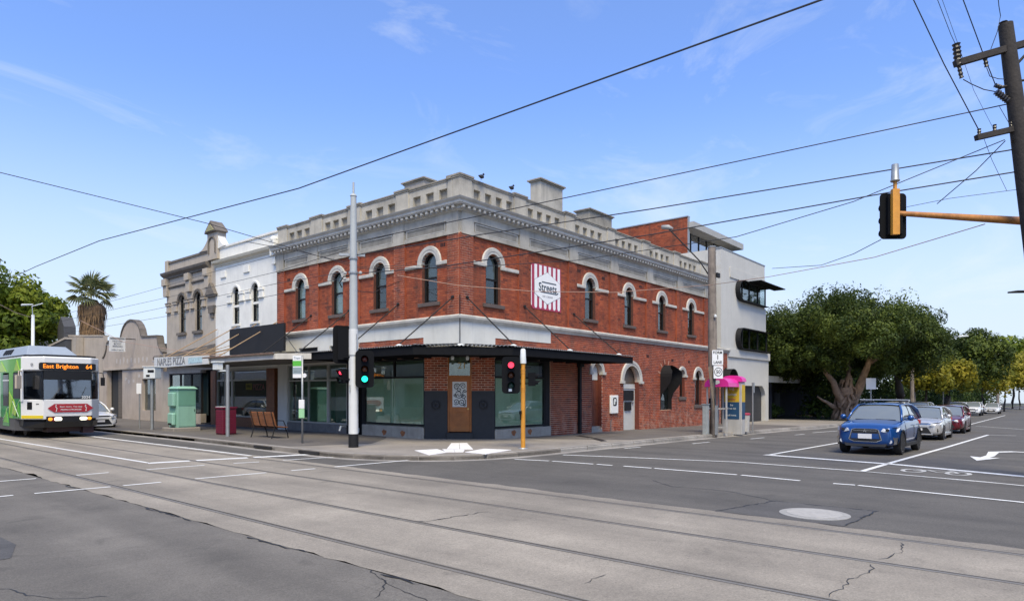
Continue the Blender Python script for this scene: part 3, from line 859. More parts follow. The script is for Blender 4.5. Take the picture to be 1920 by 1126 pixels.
# --- windows
def arch_ring(T, s, zs, r0, r1, n0, n1, name, m, legs=0.0, n=18, parent=None):
    b = MB(T); ang = [PI * k / n for k in range(n + 1)]
    def P(r_, a, nn): return (s + r_ * math.cos(a), nn, zs + r_ * math.sin(a))
    sec = [(r0, n0), (r0, n1 * .8), (r0 + (r1 - r0) * .35, n1 * .8), (r0 + (r1 - r0) * .42, n1), (r1 - .02, n1), (r1, n1 * .6), (r1, n0)]
    rows = [[P(rr, a, nn) for rr, nn in sec] for a in ang]
    if legs:
        rows = [[(s + rr, nn, zs - legs) for rr, nn in sec]] + rows + [[(s - rr, nn, zs - legs) for rr, nn in sec]]
    k = len(sec); nr = len(rows)
    b.add([p for row in rows for p in row], [(i * k + j, i * k + (j + 1) % k, (i + 1) * k + (j + 1) % k, (i + 1) * k + j) for i in range(nr - 1) for j in range(k)] + [tuple(range(k)), tuple(range((nr - 1) * k, nr * k))])
    return b.build(name, m, parent or BLD, smooth=True, angle=40)
def arch_poly(s, z0, zs, r, n=14):
    return [(s - r, z0), (s + r, z0)] + [(s + r * math.cos(PI * k / n), zs + r * math.sin(PI * k / n)) for k in range(n + 1)]
def arch_frame(T, s, z0, zs, r, w, n0, n1, name, m, parent):
    """hollow frame following an arched opening"""
    o = [(s - r, z0), (s - r, zs)] + [(s - r * math.cos(PI * k / 14), zs + r * math.sin(PI * k / 14)) for k in range(1, 14)] + [(s + r, zs), (s + r, z0)]
    r2 = r - w
    i = [(s - r2, z0 + w), (s - r2, zs)] + [(s - r2 * math.cos(PI * k / 14), zs + r2 * math.sin(PI * k / 14)) for k in range(1, 14)] + [(s + r2, zs), (s + r2, z0 + w)]
    b = MB(T); k = len(o)
    V = [(a, n1, z) for a, z in o] + [(a, n1, z) for a, z in i] + [(a, n0, z) for a, z in o] + [(a, n0, z) for a, z in i]
    F = []
    for j in range(k):
        q = (j + 1) % k
        F += [(j, q, k + q, k + j), (2 * k + j, 3 * k + j, 3 * k + q, 2 * k + q), (j, 2 * k + j, 2 * k + q, q), (k + j, k + q, 3 * k + q, 3 * k + j)]
    b.add(V, F)
    return b.build(name, m, parent)
def sash(T, s, z0, zs, r, blind, parent=BLD):
    W = arch_frame(T, s, z0, zs, r, .06, -.20, -.10, 'window', BLACK, parent)
    b = MB(T); b.box(s - r + .06, s + r - .06, -.185, -.12, 6.06, 6.12) if z0 > 4 else None
    if z0 > 4: b.build('sash_rail', BLACK, W)
    b = MB(T); b.prism(arch_poly(s, z0 + .06, zs, r - .05), -.155, -.149); b.build('pane', GLASS, W)
    if blind == 'full': b = MB(T); b.box(s - r + .07, s + r - .07, -.19, -.186, z0 + .1, zs + r * .9); b.build('blind', BLIND, W)
    elif blind == 'top': b = MB(T); b.prism(arch_poly(s, z0 + (zs + r - z0) * .5, zs, r - .08), -.194, -.19); b.build('blind', mat('grey blind', (.20, .20, .19), .8), W)
    MB(T).prism(arch_poly(s, z0 + .01, zs, r - .01), -.26, -.24).build('dark_room', DARKROOM, W)
    return W
for T, WS, PL_ in ((FRT, W_R, PIL_R), (FLT, W_L, PIL_L)):
    for i, s in enumerate(WS):
        r = .41 if T is FRT else .40
        bl = ('top' if T is FRT else ('top' if i < 2 else 'full'))
        z0 = 5.14 if T is FRT else 5.16
        sash(T, s, z0, 6.60, r, bl)
        arch_ring(T, s, 6.62, r - .01, r + .235, -.1, .075, 'arch_moulding', MOULD)
        for sg_ in (-1, 1): MB(T).box(s + sg_ * r - .010, s + sg_ * r + .010, -.235, .0112, z0 + .006, 6.60).build('reveal', mat('dark brown brick reveal', (.10, .035, .022), .9, var=.3, scale=8), BLD)  # jamb strips coloured a darker brown than the wall bricks
        MB(T).box(s - r - .17, s + r + .17, -.2, .10, z0 - .13, z0 + .005).build('sill', SILL, BLD, bevel=.01)
        lo = max(c for a, c in PL_ if c <= s); hi = min(a for a, c in PL_ if a >= s)
        for a, c in ((lo, s - r + .005), (s + r - .005, hi)):
            if i == 1 and T is FRT: a, c = (max(a, s - 1.15), c) if c < s else (a, min(c, s + 1.5))
            MB(T).prism([(a, 6.48), (c, 6.48), (c, 6.62), (a, 6.62)], -.08, .09).build('impost', MOULD, BLD, bevel=.02)
        # brick voussoirs standing over the moulding
        for k in range(15):
            a = PI * (k + .5) / 15; rr = r + .24
            T2 = T
            m2 = MB(T); c, sn = math.cos(a), math.sin(a); hw = .045
            P = [(s + rr * c - hw * sn, 6.62 + rr * sn + hw * c), (s + rr * c + hw * sn, 6.62 + rr * sn - hw * c), (s + (rr + .13) * c + hw * sn, 6.62 + (rr + .13) * sn - hw * c), (s + (rr + .13) * c - hw * sn, 6.62 + (rr + .13) * sn + hw * c)]
            m2.prism(P, -.01, .014); m2.build('brick', BRICK_P, BLD)
# wall vents
for T, s, z in ((FRT, 7.45, 7.22), (FRT, 9.45, 7.15), (FRT, 12.95, 7.2), (FLT, .85, 7.2), (FLT, 11.05, 7.05), (FRT, 13.7, 3.72), (FRT, 16.5, 3.62), (FRT, 18.6, 3.6)):
    b = MB(T)
    for k in range(3): b.box(s - .12 + k * .09, s - .06 + k * .09, .0, .016, z - .07, z + .07)
    b.build('wall_vent', BLACK, BLD)

# --- white bands over the awning
m_ = MB(); m_.prism([(-.04, 1.85), (-.04, -.04), (1.85, -.04), (1.85, .3), (.3, 1.85)], 3.38, 4.36, 'xy'); m_.build('corner_panel', CREAM, BLD)
MB(FRT).box(1.852, 5.34, -.1, .03, 3.90, 4.36).build('white_band', CREAM, BLD)
MB(FLT).box(1.852, 5.80, -.1, .03, 3.90, 4.36).build('white_band', CREAM, BLD)
MB(FLT).box(5.80, 12.0, -.2, .025, 3.86, 4.36).build('white_band', CREAM, BLD)
m_ = MB(FLT)
for a, c in ((5.8, 6.5), (7.8, 8.7), (10.2, 12.0)): m_.box(a, c, -.2, .03, 3.1, 3.859)
for a, c in ((6.5, 7.8), (8.7, 10.2)): m_.box(a, c, -.2, .03, 3.1, 3.5); m_.box(a, c, -.2, -.12, 3.5, 3.86)
m_.build('white_band', CREAM, BLD)
for a, c in ((6.5, 7.8), (8.7, 10.2)): MB(FLT).box(a + .03, c - .03, -.12, -.06, 3.53, 3.84).build('window', BLACK, BLD)

# --- ground floor openings, side street
def shopwin(T, s0, s1, z0, z1, zt, mullions=(), m=BLACK, screen=FILM, name='shop_window', w=.07, glass=GLASS_S, sdepth=-.42, top=None, tm=False):
    b = MB(T)
    for a, c, p, q in ((s0, s0 + w, z0, z1), (s1 - w, s1, z0, z1), (s0 + w, s1 - w, z0, z0 + w), (s0 + w, s1 - w, z1 - w, z1)): b.box(a, c, -.15, -.03, p, q)
    if zt: b.box(s0 + w, s1 - w, -.145, -.035, zt, zt + w)
    for mu in mullions: b.box(mu - w * .4, mu + w * .4, -.14, -.04, (zt if tm else z0) + w, z1 - w)
    W = b.build(name, m, BLD)
    xs = [s0 + w] + list(mullions) + [s1 - w]
    for a, c in zip(xs, xs[1:]):
        for p, q in (((z0 + w, zt), (zt + w, z1 - w)) if zt else ((z0 + w, z1 - w),)):
            MB(T).box(a + .02, c - .02, -.095, -.087, p - .01, q + .01).build('pane', glass, W)
    MB(T).box(s0 + .02, s1 - .02, sdepth - .02, sdepth, z0 - .1, (zt or z1)).build('screen', screen, W)
    if zt: MB(T).box(s0 + .02, s1 - .02, sdepth - .22, sdepth - .2, zt, z1 + .1).build('room', top or mat('dim ceiling', (.20, .22, .20), .9), W)
    return W
shopwin(FRT, 1.86, 5.05, .50, 3.15, 2.41, sdepth=-.14)
MB(FRT).box(1.86, 5.34, -.45, .06, -.1, .47).build('stall_riser', BEIGE, BLD, bevel=.02)
MB(FRT).box(5.05, 5.34, -.3, -.02, .47, 3.16).build('jamb', BLACK, BLD)
MB(FRT).box(1.86, 5.34, -.3, -.02, 3.14, 3.17).build('lintel', BLACK, BLD)
shopwin(FLT, 1.86, 5.54, .60, 3.15, 2.41, (3.65,), sdepth=-.14, tm=True)
MB(FLT).box(1.86, 5.54, -.45, .06, .0, .57).build('stall_riser', BEIGE, BLD, bevel=.02)
STAIN = mat('rust orange stain', (.30, .11, .04), .8, var=.3, scale=10)
for T, s in ((FRT, 2.9), (FRT, 3.9), (FLT, 3.0), (FLT, 4.1)):
    b = MB(T); b.prism([(s + .13 * math.cos(a) * (1 + .25 * math.sin(3 * a)), .30 + .11 * math.sin(a) * (1 + .2 * math.cos(5 * a))) for a in [2 * PI * k / 14 for k in range(14)]], .058, .066)
    b.build('stain_patch', STAIN, BLD)
m_ = MB(FLT); m_.box(5.54, 6.63, -.7, -.6, .1, 3.15); m_.box(5.54, 5.62, -.6, -.02, .1, 3.15); m_.box(6.55, 6.63, -.6, -.02, .1, 3.15); m_.build('recessed_doorway', BLACK, BLD)
GRN = mat('green tinted shop interior', (.07, .16, .11), .7, var=.3, scale=1.3)
WFR = mat('pale aluminium frame', (.38, .38, .35), .5, metal=.3)
shopwin(FLT, 6.63, 8.04, .50, 3.12, 2.36, (), WFR, mat('pale shop screen', (.24, .27, .24), .7, var=.1))
shopwin(FLT, 8.04, 11.17, .50, 3.12, 2.36, (9.55,), WFR, GRN)
MB(FLT).box(6.63, 11.17, -.45, .03, .0, .49).build('stall_riser', mat('grey painted riser', (.16, .15, .14), .8, var=.2, streak=.3), BLD)
MB(FLT).box(11.17, 11.95, -.3, .04, .0, 3.1).build('shop_pier', CREAM, BLD)
MB(FLT).box(6.45, 11.17, -.3, -.0, 3.1, 3.16).build('lintel', CREAM, BLD)

# arched doors and windows
def gf_arch(o, w, name='arch_moulding', legs=0.0, n1=.07):
    arch_ring(FRT, o['s'], o['zs'], o['r'] - .005, o['r'] + w, -.1, n1, name, MOULD, legs)
    for sg_ in (-1, 1):
        a, c = o['s'] + sg_ * (o['r'] - .03), o['s'] + sg_ * (o['r'] + w + .06)
        MB(FRT).box(min(a, c), max(a, c), -.12, n1 + .03, o['zs'] - .10, o['zs'] + .02).build('impost', MOULD, BLD)
gf_arch(D1, .20); gf_arch(D2, .26, n1=.09)
gf_arch(dict(s=17.70, r=.33, zs=2.82), .18); gf_arch(dict(s=19.82, r=.47, zs=2.70), .20)
WOODR = mat('dark red brown door wood', (.16, .045, .022), .5, var=.2, scale=4)
d = MB(FRT).box(8.48, 9.32, -.24, -.20, .32, 2.42).build('side_door', WOODR, BLD)
for z0, z1 in ((.45, 1.15), (1.3, 2.25)):
    for a in (8.56, 8.94): MB(FRT).box(a, a + .30, -.20, -.185, z0, z1).build('door_panel', WOODR, d, bevel=.008)
MB(FRT).prism(arch_poly(8.9, 2.44, 2.78, .40), -.25, -.21).build('fanlight', BLIND, BLD)
m_ = MB(FRT); m_.box(8.46, 9.34, -.24, .02, -.2, .18); m_.box(8.46, 9.34, -.24, -.08, .18, .31); m_.build('doorstep', BEIGE, BLD)
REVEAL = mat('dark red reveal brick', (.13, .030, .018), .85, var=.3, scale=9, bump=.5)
m_ = MB(FRT)
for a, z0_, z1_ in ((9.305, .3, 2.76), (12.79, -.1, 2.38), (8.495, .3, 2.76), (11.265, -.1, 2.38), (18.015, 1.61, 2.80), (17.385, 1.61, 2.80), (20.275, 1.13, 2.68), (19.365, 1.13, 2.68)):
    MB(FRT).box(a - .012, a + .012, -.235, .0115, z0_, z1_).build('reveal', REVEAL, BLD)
GREYW = mat('pale grey door paint', (.48, .48, .46), .5, var=.05)
d = MB(FRT).box(11.26, 12.80, -.30, -.22, -.12, 2.28).build('front_door', GREYW, BLD, bevel=.01)
MB(FRT).box(11.27, 12.60, -.21, -.17, 1.47, 1.97).build('letter_panel', BLACK, d)
MB(FRT).box(11.72, 12.32, -.21, -.14, .98, 1.40).build('letter_box', BLACK, d, bevel=.01)
MB(FRT).box(11.28, 12.78, -.215, -.19, 2.05, 2.09).build('door_rail', MOULD, d)
MB(FRT).lathe([(.06, 0), (.06, .05), (.03, .06), (.001, .06)], (12.52, -.2, 1.38), 12, 'y').build('doorbell', STEEL, d)
MB(FRT).box(11.2, 12.95, -.25, .10, -.35, -.06).build('doorstep', CREAM, BLD)
MB(FRT).prism(arch_poly(12.03, 2.30, 2.40, .76), -.30, -.26).build('patterned_fanlight', mat('patterned glass', (.17, .12, .08), .35, var=.8, scale=26, col2=(.035, .03, .03)), BLD)
# plain arched windows
for s, z0, zs, r in ((17.70, 1.62, 2.82, .33), (19.82, 1.14, 2.70, .47)):
    W = arch_frame(FRT, s, z0, zs, r, .05, -.22, -.14, 'window', BLACK, BLD)
    MB(FRT).prism(arch_poly(s, z0 + .04, zs, r - .04), -.18, -.175).build('pane', GLASS, W)
    MB(FRT).prism(arch_poly(s, z0, zs, r - .01), -.25, -.235).build('dark_room', mat('deep red curtain', (.07, .02, .016), .9, var=.3), W)
    MB(FRT).box(s - r - .12, s + r + .12, -.2, .08, z0 - .18, z0).build('sill', SILL, BLD, bevel=.01)
# black keyhole window hood standing out from the wall
b = MB(FRT)
hood = [(15.11, .94)] + [(15.11, 2.7)] + [(15.75 - .64 * math.cos(PI * k / 12), 2.7 + .62 * math.sin(PI * k / 12)) for k in range(1, 13)] + [(16.39, .94)]
n_h = len(hood)
def hood_n(z): return .03 + .62 * max(0.0, min(1.0, (z - 1.75) / .75)) ** .8 * (1 if z < 3.0 else max(.35, 1 - (z - 3.0) * 1.6))
hh = []
for i in range(len(hood) - 1):
    for k in range(6):
        t = k / 6; hh.append((hood[i][0] + (hood[i + 1][0] - hood[i][0]) * t, hood[i][1] + (hood[i + 1][1] - hood[i][1]) * t))
hh.append(hood[-1])
b.sheet([[(s, -.24, z), (s, hood_n(z), z), ((s - 15.75) * .96 + 15.75, hood_n(z), z - .01), ((s - 15.75) * .96 + 15.75, -.24, z)] for s, z in hh])
hd = b.build('window_hood', BLACK, BLD)
MB(FRT).prism(arch_poly(15.75, .94, 2.70, .64), -.24, -.22).build('dark_room', DARKROOM, hd)
MB(FRT).prism(arch_poly(15.75, .96, 2.70, .62), -.19, -.184).build('pane', GLASS, hd)
for k in range(17):                                   # rough re-cut bricks over the hood
    a = PI * (k + .5) / 17; rr = .68 + (k % 2) * .02; c, sn = math.cos(a), math.sin(a); hw = .05
    P = [(15.75 + rr * c - hw * sn, 2.7 + rr * sn + hw * c), (15.75 + rr * c + hw * sn, 2.7 + rr * sn - hw * c), (15.75 + (rr + .24) * c + hw * sn, 2.7 + (rr + .24) * sn - hw * c), (15.75 + (rr + .24) * c - hw * sn, 2.7 + (rr + .24) * sn + hw * c)]
    MB(FRT).prism(P, -.01, .018).build('brick', BRICK_P if k % 3 else mat('mortar smeared brick', (.42, .21, .14), .9), BLD)
# black curved porch hood at the far end of the brick wall
b = MB(FRT); pts = [(24.0 - .78 * math.cos(PI * k / 12), 2.6 + .75 * math.sin(PI * k / 12)) for k in range(13)]
b.sheet([[(s, -.25, z), (s, .5 * min(1, max(0, (z - 1.2) / 1.0)) + .03, z)] for s, z in ([(23.22, -.3), (23.22, 1.3), (23.22, 2.0)] + pts)])
b.build('porch_hood', BLACK, BLD)
MB(FRT).box(23.2, 24.8, -.5, -.26, -.4, 3.4).build('porch_door', mat('porch dark brown', (.05, .035, .03), .7), BLD)
# downpipe
b = MB(FRT); b.box(7.34, 7.48, .02, .14, -.05, 3.2); b.box(7.27, 7.55, .02, .22, 2.98, 3.2); b.box(7.32, 7.50, .01, .15, 1.5, 1.54); b.box(7.32, 7.50, .01, .15, .5, .54)
b.build('downpipe', BLACK, BLD)
b = MB(FRT); b.tube([(10.05, .05, 0), (10.05, .05, .55), (10.05, .12, .6)], .018); b.build('water_pipe', STEEL, BLD)

# corner door
OAK = mat('varnished oak', (.36, .115, .018), .5, var=.28, scale=2.2)
b = MB(CHf)
for a, c, p, q in ((.86, .92, .38, 3.2), (1.70, 1.76, .38, 3.2), (.92, 1.70, 2.42, 2.50)): b.box(a, c, -.20, -.04, p, q)
fr = b.build('door_frame', OAK, BLD, bevel=.006)
b = MB(CHf)
for a, c, p, q in ((.92, 1.04, .40, 2.42), (1.58, 1.70, .40, 2.42), (1.04, 1.58, .40, .62), (1.04, 1.58, 1.12, 1.32), (1.04, 1.58, 2.27, 2.42)): b.box(a, c, -.17, -.12, p, q)
dr = b.build('corner_door', OAK, BLD, bevel=.006)
MB(CHf).box(1.04, 1.58, -.16, -.145, .62, 1.12).build('door_panel', OAK, dr)
for k in range(6): MB(CHf).box(1.07 + k * .08, 1.14 + k * .08, -.145, -.132, .68, 1.06).build('panel_board', OAK, dr)
MB(CHf).box(1.04, 1.58, -.15, -.142, 1.32, 2.27).build('door_glass', mat('obscured door glass', (.62, .64, .62), .25, var=.15, scale=9), dr)
b = MB(CHf)
def spiral(cx, cz, r0, turns, dirn, ph):
    pts = []
    for k in range(int(16 * turns) + 1):
        t = k / (16 * turns); a = ph + dirn * 2 * PI * turns * t
        pts.append((cx + r0 * (1 - .85 * t) * math.cos(a), -.125, cz + r0 * (1 - .85 * t) * math.sin(a)))
    b.tube(pts, .011, 4)
for cx, cz, r0, tn_, dn, ph in ((1.20, 2.08, .13, 1.6, 1, 0), (1.43, 2.10, .12, 1.5, -1, 3.1), (1.28, 1.80, .17, 1.8, -1, .6), (1.47, 1.72, .10, 1.3, 1, 2), (1.18, 1.52, .12, 1.5, 1, 4), (1.40, 1.50, .15, 1.7, -1, 1), (1.30, 1.98, .09, 1.2, 1, 2), (1.5, 1.93, .07, 1.2, -1, 0), (1.13, 1.75, .07, 1.1, 1, 5), (1.5, 1.40, .06, 1, 1, 2)):
    spiral(cx, cz, r0, tn_, dn, ph)
b.build('iron_scrollwork', BLACK, dr)
MB(CHf).lathe([(.03, 0), (.03, .05), (.001, .055)], (1.63, -.12, 1.25), 10, 'y').build('door_knob', mat('brass', (.6, .4, .12), .3, metal=1), dr)
fl_ = MB(CHf).box(.92, 1.70, -.12, -.11, 2.50, 3.2).build('fanlight', GLASS_S, BLD)
MB(CHf).box(.92, 1.70, -.30, -.28, 2.50, 3.2).build('fanlight_backing', mat('fanlight interior', (.24, .24, .20), .8, var=.6, scale=4), BLD)
GOLD = mat('gold lettering', (.42, .26, .05), .4)
put_text('21', .34, CHf, BLD, GOLD, (1.40, 2.86), -.105, 'door_number')
MB(CHf).box(.82, 1.80, -.3, .10, .10, .37).build('doorstep', CHAR, BLD, bevel=.01)

# --- rods, awning
b = None
def rod(p, q, r=.022):
    m_ = MB(); m_.tube([p, q], r, 6); m_.lathe([(.07, -.03), (.07, .03), (.03, .05), (.001, .05)], p, 8); return m_.build('awning_rod', BLACK, BLD)
for s0, s1 in ((.28, .50), (3.54, 3.82), (6.95, 7.4)): rod((s0, -.08, 5.25), (s1, -2.1, 3.45))
for s0, s1 in ((.27, .85), (3.23, 3.75), (6.35, 6.9), (9.12, 9.9)): rod((-.08, s0, 5.25), (-2.1, s1, 3.45))
MB().tube([(-.12, -.12, 5.3), (-.12, -.12, 3.5)], .018).build('awning_rod', BLACK, BLD)
for x, y in ((.5, -2.05), (3.82, -2.05), (7.4, -2.05), (-2.05, .85), (-2.05, 3.75), (-2.05, 6.9), (-.9, -.9)):
    m_ = MB(); m_.lathe([(.13, 0), (.12, .04), (.04, .08), (.001, .08)], (x, y, 3.42), 10); m_.build('rod_flashing', BLIND, BLD)
OUT = [(-2.3, 7.0), (-2.3, -.15), (.15, -2.3), (8.15, -2.3)]
AW = None
b = MB()
oi = [(-2.24, 7.0), (-2.24, -.12), (.18, -2.24), (8.15, -2.24)]
for (a, c), (a2, c2) in zip(zip(OUT, OUT[1:]), zip(oi, oi[1:])):
    b.hexa([(*a, 3.10), (*c, 3.10), (*c2, 3.10), (*a2, 3.10)], [(*a, 3.36), (*c, 3.36), (*c2, 3.36), (*a2, 3.36)])
b.hexa([(8.09, -2.24, 3.10), (8.15, -2.24, 3.10), (8.15, 0, 3.15), (8.09, 0, 3.15)], [(8.09, -2.24, 3.36), (8.15, -2.24, 3.36), (8.15, 0, 3.55), (8.09, 0, 3.55)])
AW = b.build('awning', AWN, BLD)
m_ = MB(); m_.prism([(-2.24, 7.0), (-2.24, -.12), (.18, -2.24), (8.09, -2.24), (8.09, -.02), (1.9, -.02), (-.02, 1.9), (-.02, 7.0)], 3.18, 3.20, 'xy'); m_.build('soffit', AWN, AW)
def corr(p0, p1, inward, z0, z1):
    L = math.dist(p0, p1); n_ = int(L / .033); g_ = []
    for k in range(n_ + 1):
        t = k / n_; zz = .022 * math.cos(2 * PI * k / 4)
        x, y = p0[0] + (p1[0] - p0[0]) * t, p0[1] + (p1[1] - p0[1]) * t
        g_.append([(x, y, z0 + zz), (x + inward[0], y + inward[1], z1 + zz)])
    mm = MB(); mm.sheet(g_); return mm.build('corrugated_sheet', CORR, AW, recalc=False)
corr((-2.36, 7.0), (-2.36, -.15), (2.3, 0), 3.40, 3.58)
corr((-2.36, -.17), (.13, -2.36), (1.4, 1.4), 3.405, 3.57)
corr((.15, -2.36), (8.2, -2.36), (0, 2.3), 3.40, 3.58)
for k in range(8): MB().box(.9 + k * .9, .96 + k * .9, -2.2, -.1, 3.11, 3.178).build('awning_joist', AWN, AW)
for k in range(7): MB().box(-2.2, -.1, .4 + k * .95, .46 + k * .95, 3.11, 3.178).build('awning_joist', AWN, AW)
for sx in (1.05, 1.57):
    m_ = MB(CHf); m_.lathe([(.05, 0), (.06, .10), (.03, .14), (.001, .14)], (sx, 1.55, 3.0), 10); m_.build('spotlight', BLIND, BLD)
# rooftop pieces
def capped(name, x0, x1, y0, y1, z0, z1, m=RENDER):
    c = MB().box(x0, x1, y0, y1, z0, z1 - .12).build(name, m, BLD, bevel=.01)
    mm = MB(); mm.box(x0 - .05, x1 + .05, y0 - .05, y1 + .05, z1 - .12, z1 - .06); mm.box(x0 - .12, x1 + .12, y0 - .12, y1 + .12, z1 - .06, z1); mm.build('chimney_cap', RENDER_D, c)
capped('chimney', 7.92, 9.73, 2.5, 3.1, 8.3, 11.95)
capped('chimney', 14.4, 16.8, 4.0, 4.9, 8.3, 12.2, RENDER_D)
capped('roof_box', 4.0, 4.6, 6.26, 7.64, 8.3, 11.8, GREYT)
# bird figures on the parapet
BIRD = mat('dark feathers', (.03, .03, .035), .8)
for x, y in ((.95, -.15), (2.65, -.15)):
    b = MB()
    b.lathe([(.005, -.16), (.035, -.10), (.075, 0), (.06, .08), (.035, .12), (.001, .15)], (x, y, 9.70), 10, 'x')
    b.lathe([(.001, 0), (.035, .03), (.04, .06), (.001, .10)], (x + .12, y, 9.76), 8)
    b.cyl((x + .15, y, 9.82), (x + .20, y, 9.81), .012, .002, 5); b.cyl((x, y + .02, 9.56), (x, y + .02, 9.66), .006, n=4); b.cyl((x, y - .02, 9.56), (x, y - .02, 9.66), .006, n=4)
    tag(b.build('pigeon', BIRD, smooth=True), 'dark pigeon perched on the parapet ' + ('just beside the corner pier' if x < 1.5 else 'before the second pier from the corner'), 'bird')

# red and white striped sign
SG = thing('wall_sign', 'red and white striped ice cream sign with white hexagon on the upper brick wall', 'sign', (5.04, -.03, 5.24))
RED = mat('sign crimson', (.36, .035, .075), .6, var=.1, scale=5); SWH = mat('sign white', (.78, .77, .75), .6, var=.04, scale=5)
MB(FRT).prism([(4.02, 5.36), (4.14, 5.24), (6.06, 5.24), (6.06, 7.06), (5.98, 7.08), (4.14, 7.08), (4.02, 6.98)], .012, .028).build('backing_board', RED, SG)
for k in range(6):
    x0 = 4.24 + k * .315
    MB(FRT).prism([(x0 + .085 + .085 * math.cos(a), 5.37 + .085 * math.sin(a)) for a in [PI + PI * q / 6 for q in range(7)]] + [(x0 + .17, 7.05), (x0, 7.05)], .028, .033).build('stripe', SWH, SG)
MB(FRT).box(4.02, 4.06, .026, .034, 5.37, 6.97).build('stripe', SWH, SG)
hexp = lambda k: [(5.1, 6.80 + k), (5.98 + k, 6.42 + k * .5), (6.0 + k, 5.88 - k * .5), (5.1, 5.50 - k), (4.24 - k, 5.88 - k * .5), (4.24 - k, 6.42 + k * .5)]
MB(FRT).prism(hexp(.018), .033, .037).build('hexagon_outline', mat('sign grey', (.2, .2, .22), .6), SG)
MB(FRT).prism(hexp(0), .037, .041).build('hexagon', SWH, SG)
NAVY = mat('sign navy', (.012, .03, .045), .6)
put_text('Streets', .47, FRT, SG, NAVY, (5.12, 6.16), .045, bold=.010, sx=.93)
MB(FRT).box(4.72, 5.70, .041, .049, 6.36, 6.40).build('top_stroke', NAVY, SG)
MB(FRT).prism([(4.62, 5.95), (5.75, 5.95), (5.86, 6.02), (5.84, 6.06), (5.74, 5.99), (4.62, 5.99)], .041, .049).build('underline', NAVY, SG)
put_text('ICE CREAM', .105, FRT, SG, mat('sign grey', (.2, .2, .22)), (5.1, 5.80), .045, spacing=1.4)
# white meter box on the brick wall
SB = thing('meter_box', 'white wall box with a dark framed picture notice on the brick wall between arched doors', 'meter box', (10.3, 0, .85))
MB(FRT).box(9.97, 10.66, .01, .10, .87, 1.73).build('box', mat('white enamel', (.74, .74, .72), .5), SB, bevel=.02)
MB(FRT).prism([(10.18 + .0, 1.27), (10.22, 1.23), (10.44, 1.23), (10.50, 1.30), (10.50, 1.55), (10.44, 1.62), (10.22, 1.62), (10.16, 1.55)], .10, .108).build('notice_frame', BLACK, SB)
MB(FRT).prism([(10.22, 1.30), (10.34, 1.28), (10.36, 1.42), (10.44, 1.46), (10.42, 1.56), (10.28, 1.57), (10.22, 1.48)], .108, .112).build('notice_picture', BLIND, SB)

# ================================================================== WHITE TERRACE SHOP AND TAUPE TERRACE SHOP
TILE_B = mat('brown mottled tile', (.24, .085, .03), .5, var=.5, scale=14, col2=(.10, .035, .015))
WS = thing('white_terrace_shop', 'white painted two storey terrace shop with paired arched windows beside the red brick building', 'building', (0, 15, .1))
def wall_cut(T, s0, s1, z0, z1, opens, m, parent, name='wall', depth=.3, step=.08, n=0.0):
    """plain wall as strips cut round openings"""
    b = MB(T); runs = {}; zz = z0
    while zz < z1 - 1e-6:
        zt = min(z1, zz + step); zc = (zz + zt) / 2; iv = [(s0, s1)]
        for o in opens:
            c = o(zc)
            if not c: continue
            nv = []
            for a, b_ in iv:
                if c[1] <= a or c[0] >= b_: nv.append((a, b_)); continue
                if c[0] > a: nv.append((a, c[0]))
                if c[1] < b_: nv.append((c[1], b_))
            iv = nv
        for a, b_ in iv: runs.setdefault((round(a, 3), round(b_, 3)), []).append((zz, zt))
        zz = zt
    for (a, b_), zs in runs.items():
        zs.sort(); cur = list(zs[0])
        for p, q in zs[1:]:
            if abs(p - cur[1]) < 1e-6: cur[1] = q
            else: b.box(a, b_, n - depth, n, cur[0], cur[1]); cur = [p, q]
        b.box(a, b_, n - depth, n, cur[0], cur[1])
    return b.build(name, m, parent)
ww = [(16.0, .34), (14.1, .34)]
wall_cut(FLT, 11.97, 18.2, 3.1, 9.42, [arch_open(s, 5.36, 6.92, r) for s, r in ww], WHITEP, WS)
for s, r in ww:
    sash(FLT, s, 5.36, 6.92, r, 'no', WS)
    MB(FLT).box(s - r + .02, s + r - .02, -.2, -.06, 6.22, 6.34).build('transom', WHITEP, WS)
    arch_ring(FLT, s, 6.92, r - .005, r + .11, -.02, .05, 'arch_moulding', WHITEP, parent=WS)
    MB(FLT).box(s - r - .1, s + r + .1, -.1, .08, 5.24, 5.35).build('sill', WHITEP, WS)
    for a, c in ((s - r - .52, s - r - .06), (s + r + .06, s + r + .52)):
        m_ = MB(FLT); m_.box(a, c, -.02, .10, 6.82, 6.95); m_.box(a + .04, c - .04, -.02, .07, 6.55, 6.82); m_.box(a + .0, c - .0, -.02, .09, 6.46, 6.55); m_.build('capital', WHITEP, WS, bevel=.015)
def profile_run(T, prof, a, c, m, name, parent):
    b = MB(T); k = len(prof)
    b.add([(a, n, z) for n, z in prof] + [(c, n, z) for n, z in prof], [tuple(range(k)), tuple(range(k, 2 * k))] + [(j, (j + 1) % k, k + (j + 1) % k, k + j) for j in range(k)])
    return b.build(name, m, parent)
corn = [(-.05, 8.50), (.06, 8.50), (.08, 8.58), (.22, 8.66), (.26, 8.78), (.10, 8.84), (-.05, 8.84)]
profile_run(FLT, corn, 12.1, 18.2, mat('cream moulding', (.55, .50, .40), .7, var=.12), 'cornice', WS)
MB(FLT).box(11.97, 18.2, -.3, .06, 9.42, 9.52).build('coping', WHITEP, WS)
m_ = MB(FLT); m_.box(11.98, 12.35, -.05, .24, 8.3, 9.0); m_.lathe([(.16, 0), (.17, .10), (.10, .22), (.001, .24)], (12.16, .12, 9.0), 10); m_.box(12.02, 12.3, -.05, .16, 7.9, 8.3); m_.build('end_console', WHITEP, WS, bevel=.02)
for s in (14.9, 17.3): MB(FLT).box(s - .28, s + .28, -.02, .07, 7.85, 8.2).build('console', WHITEP, WS, bevel=.02)
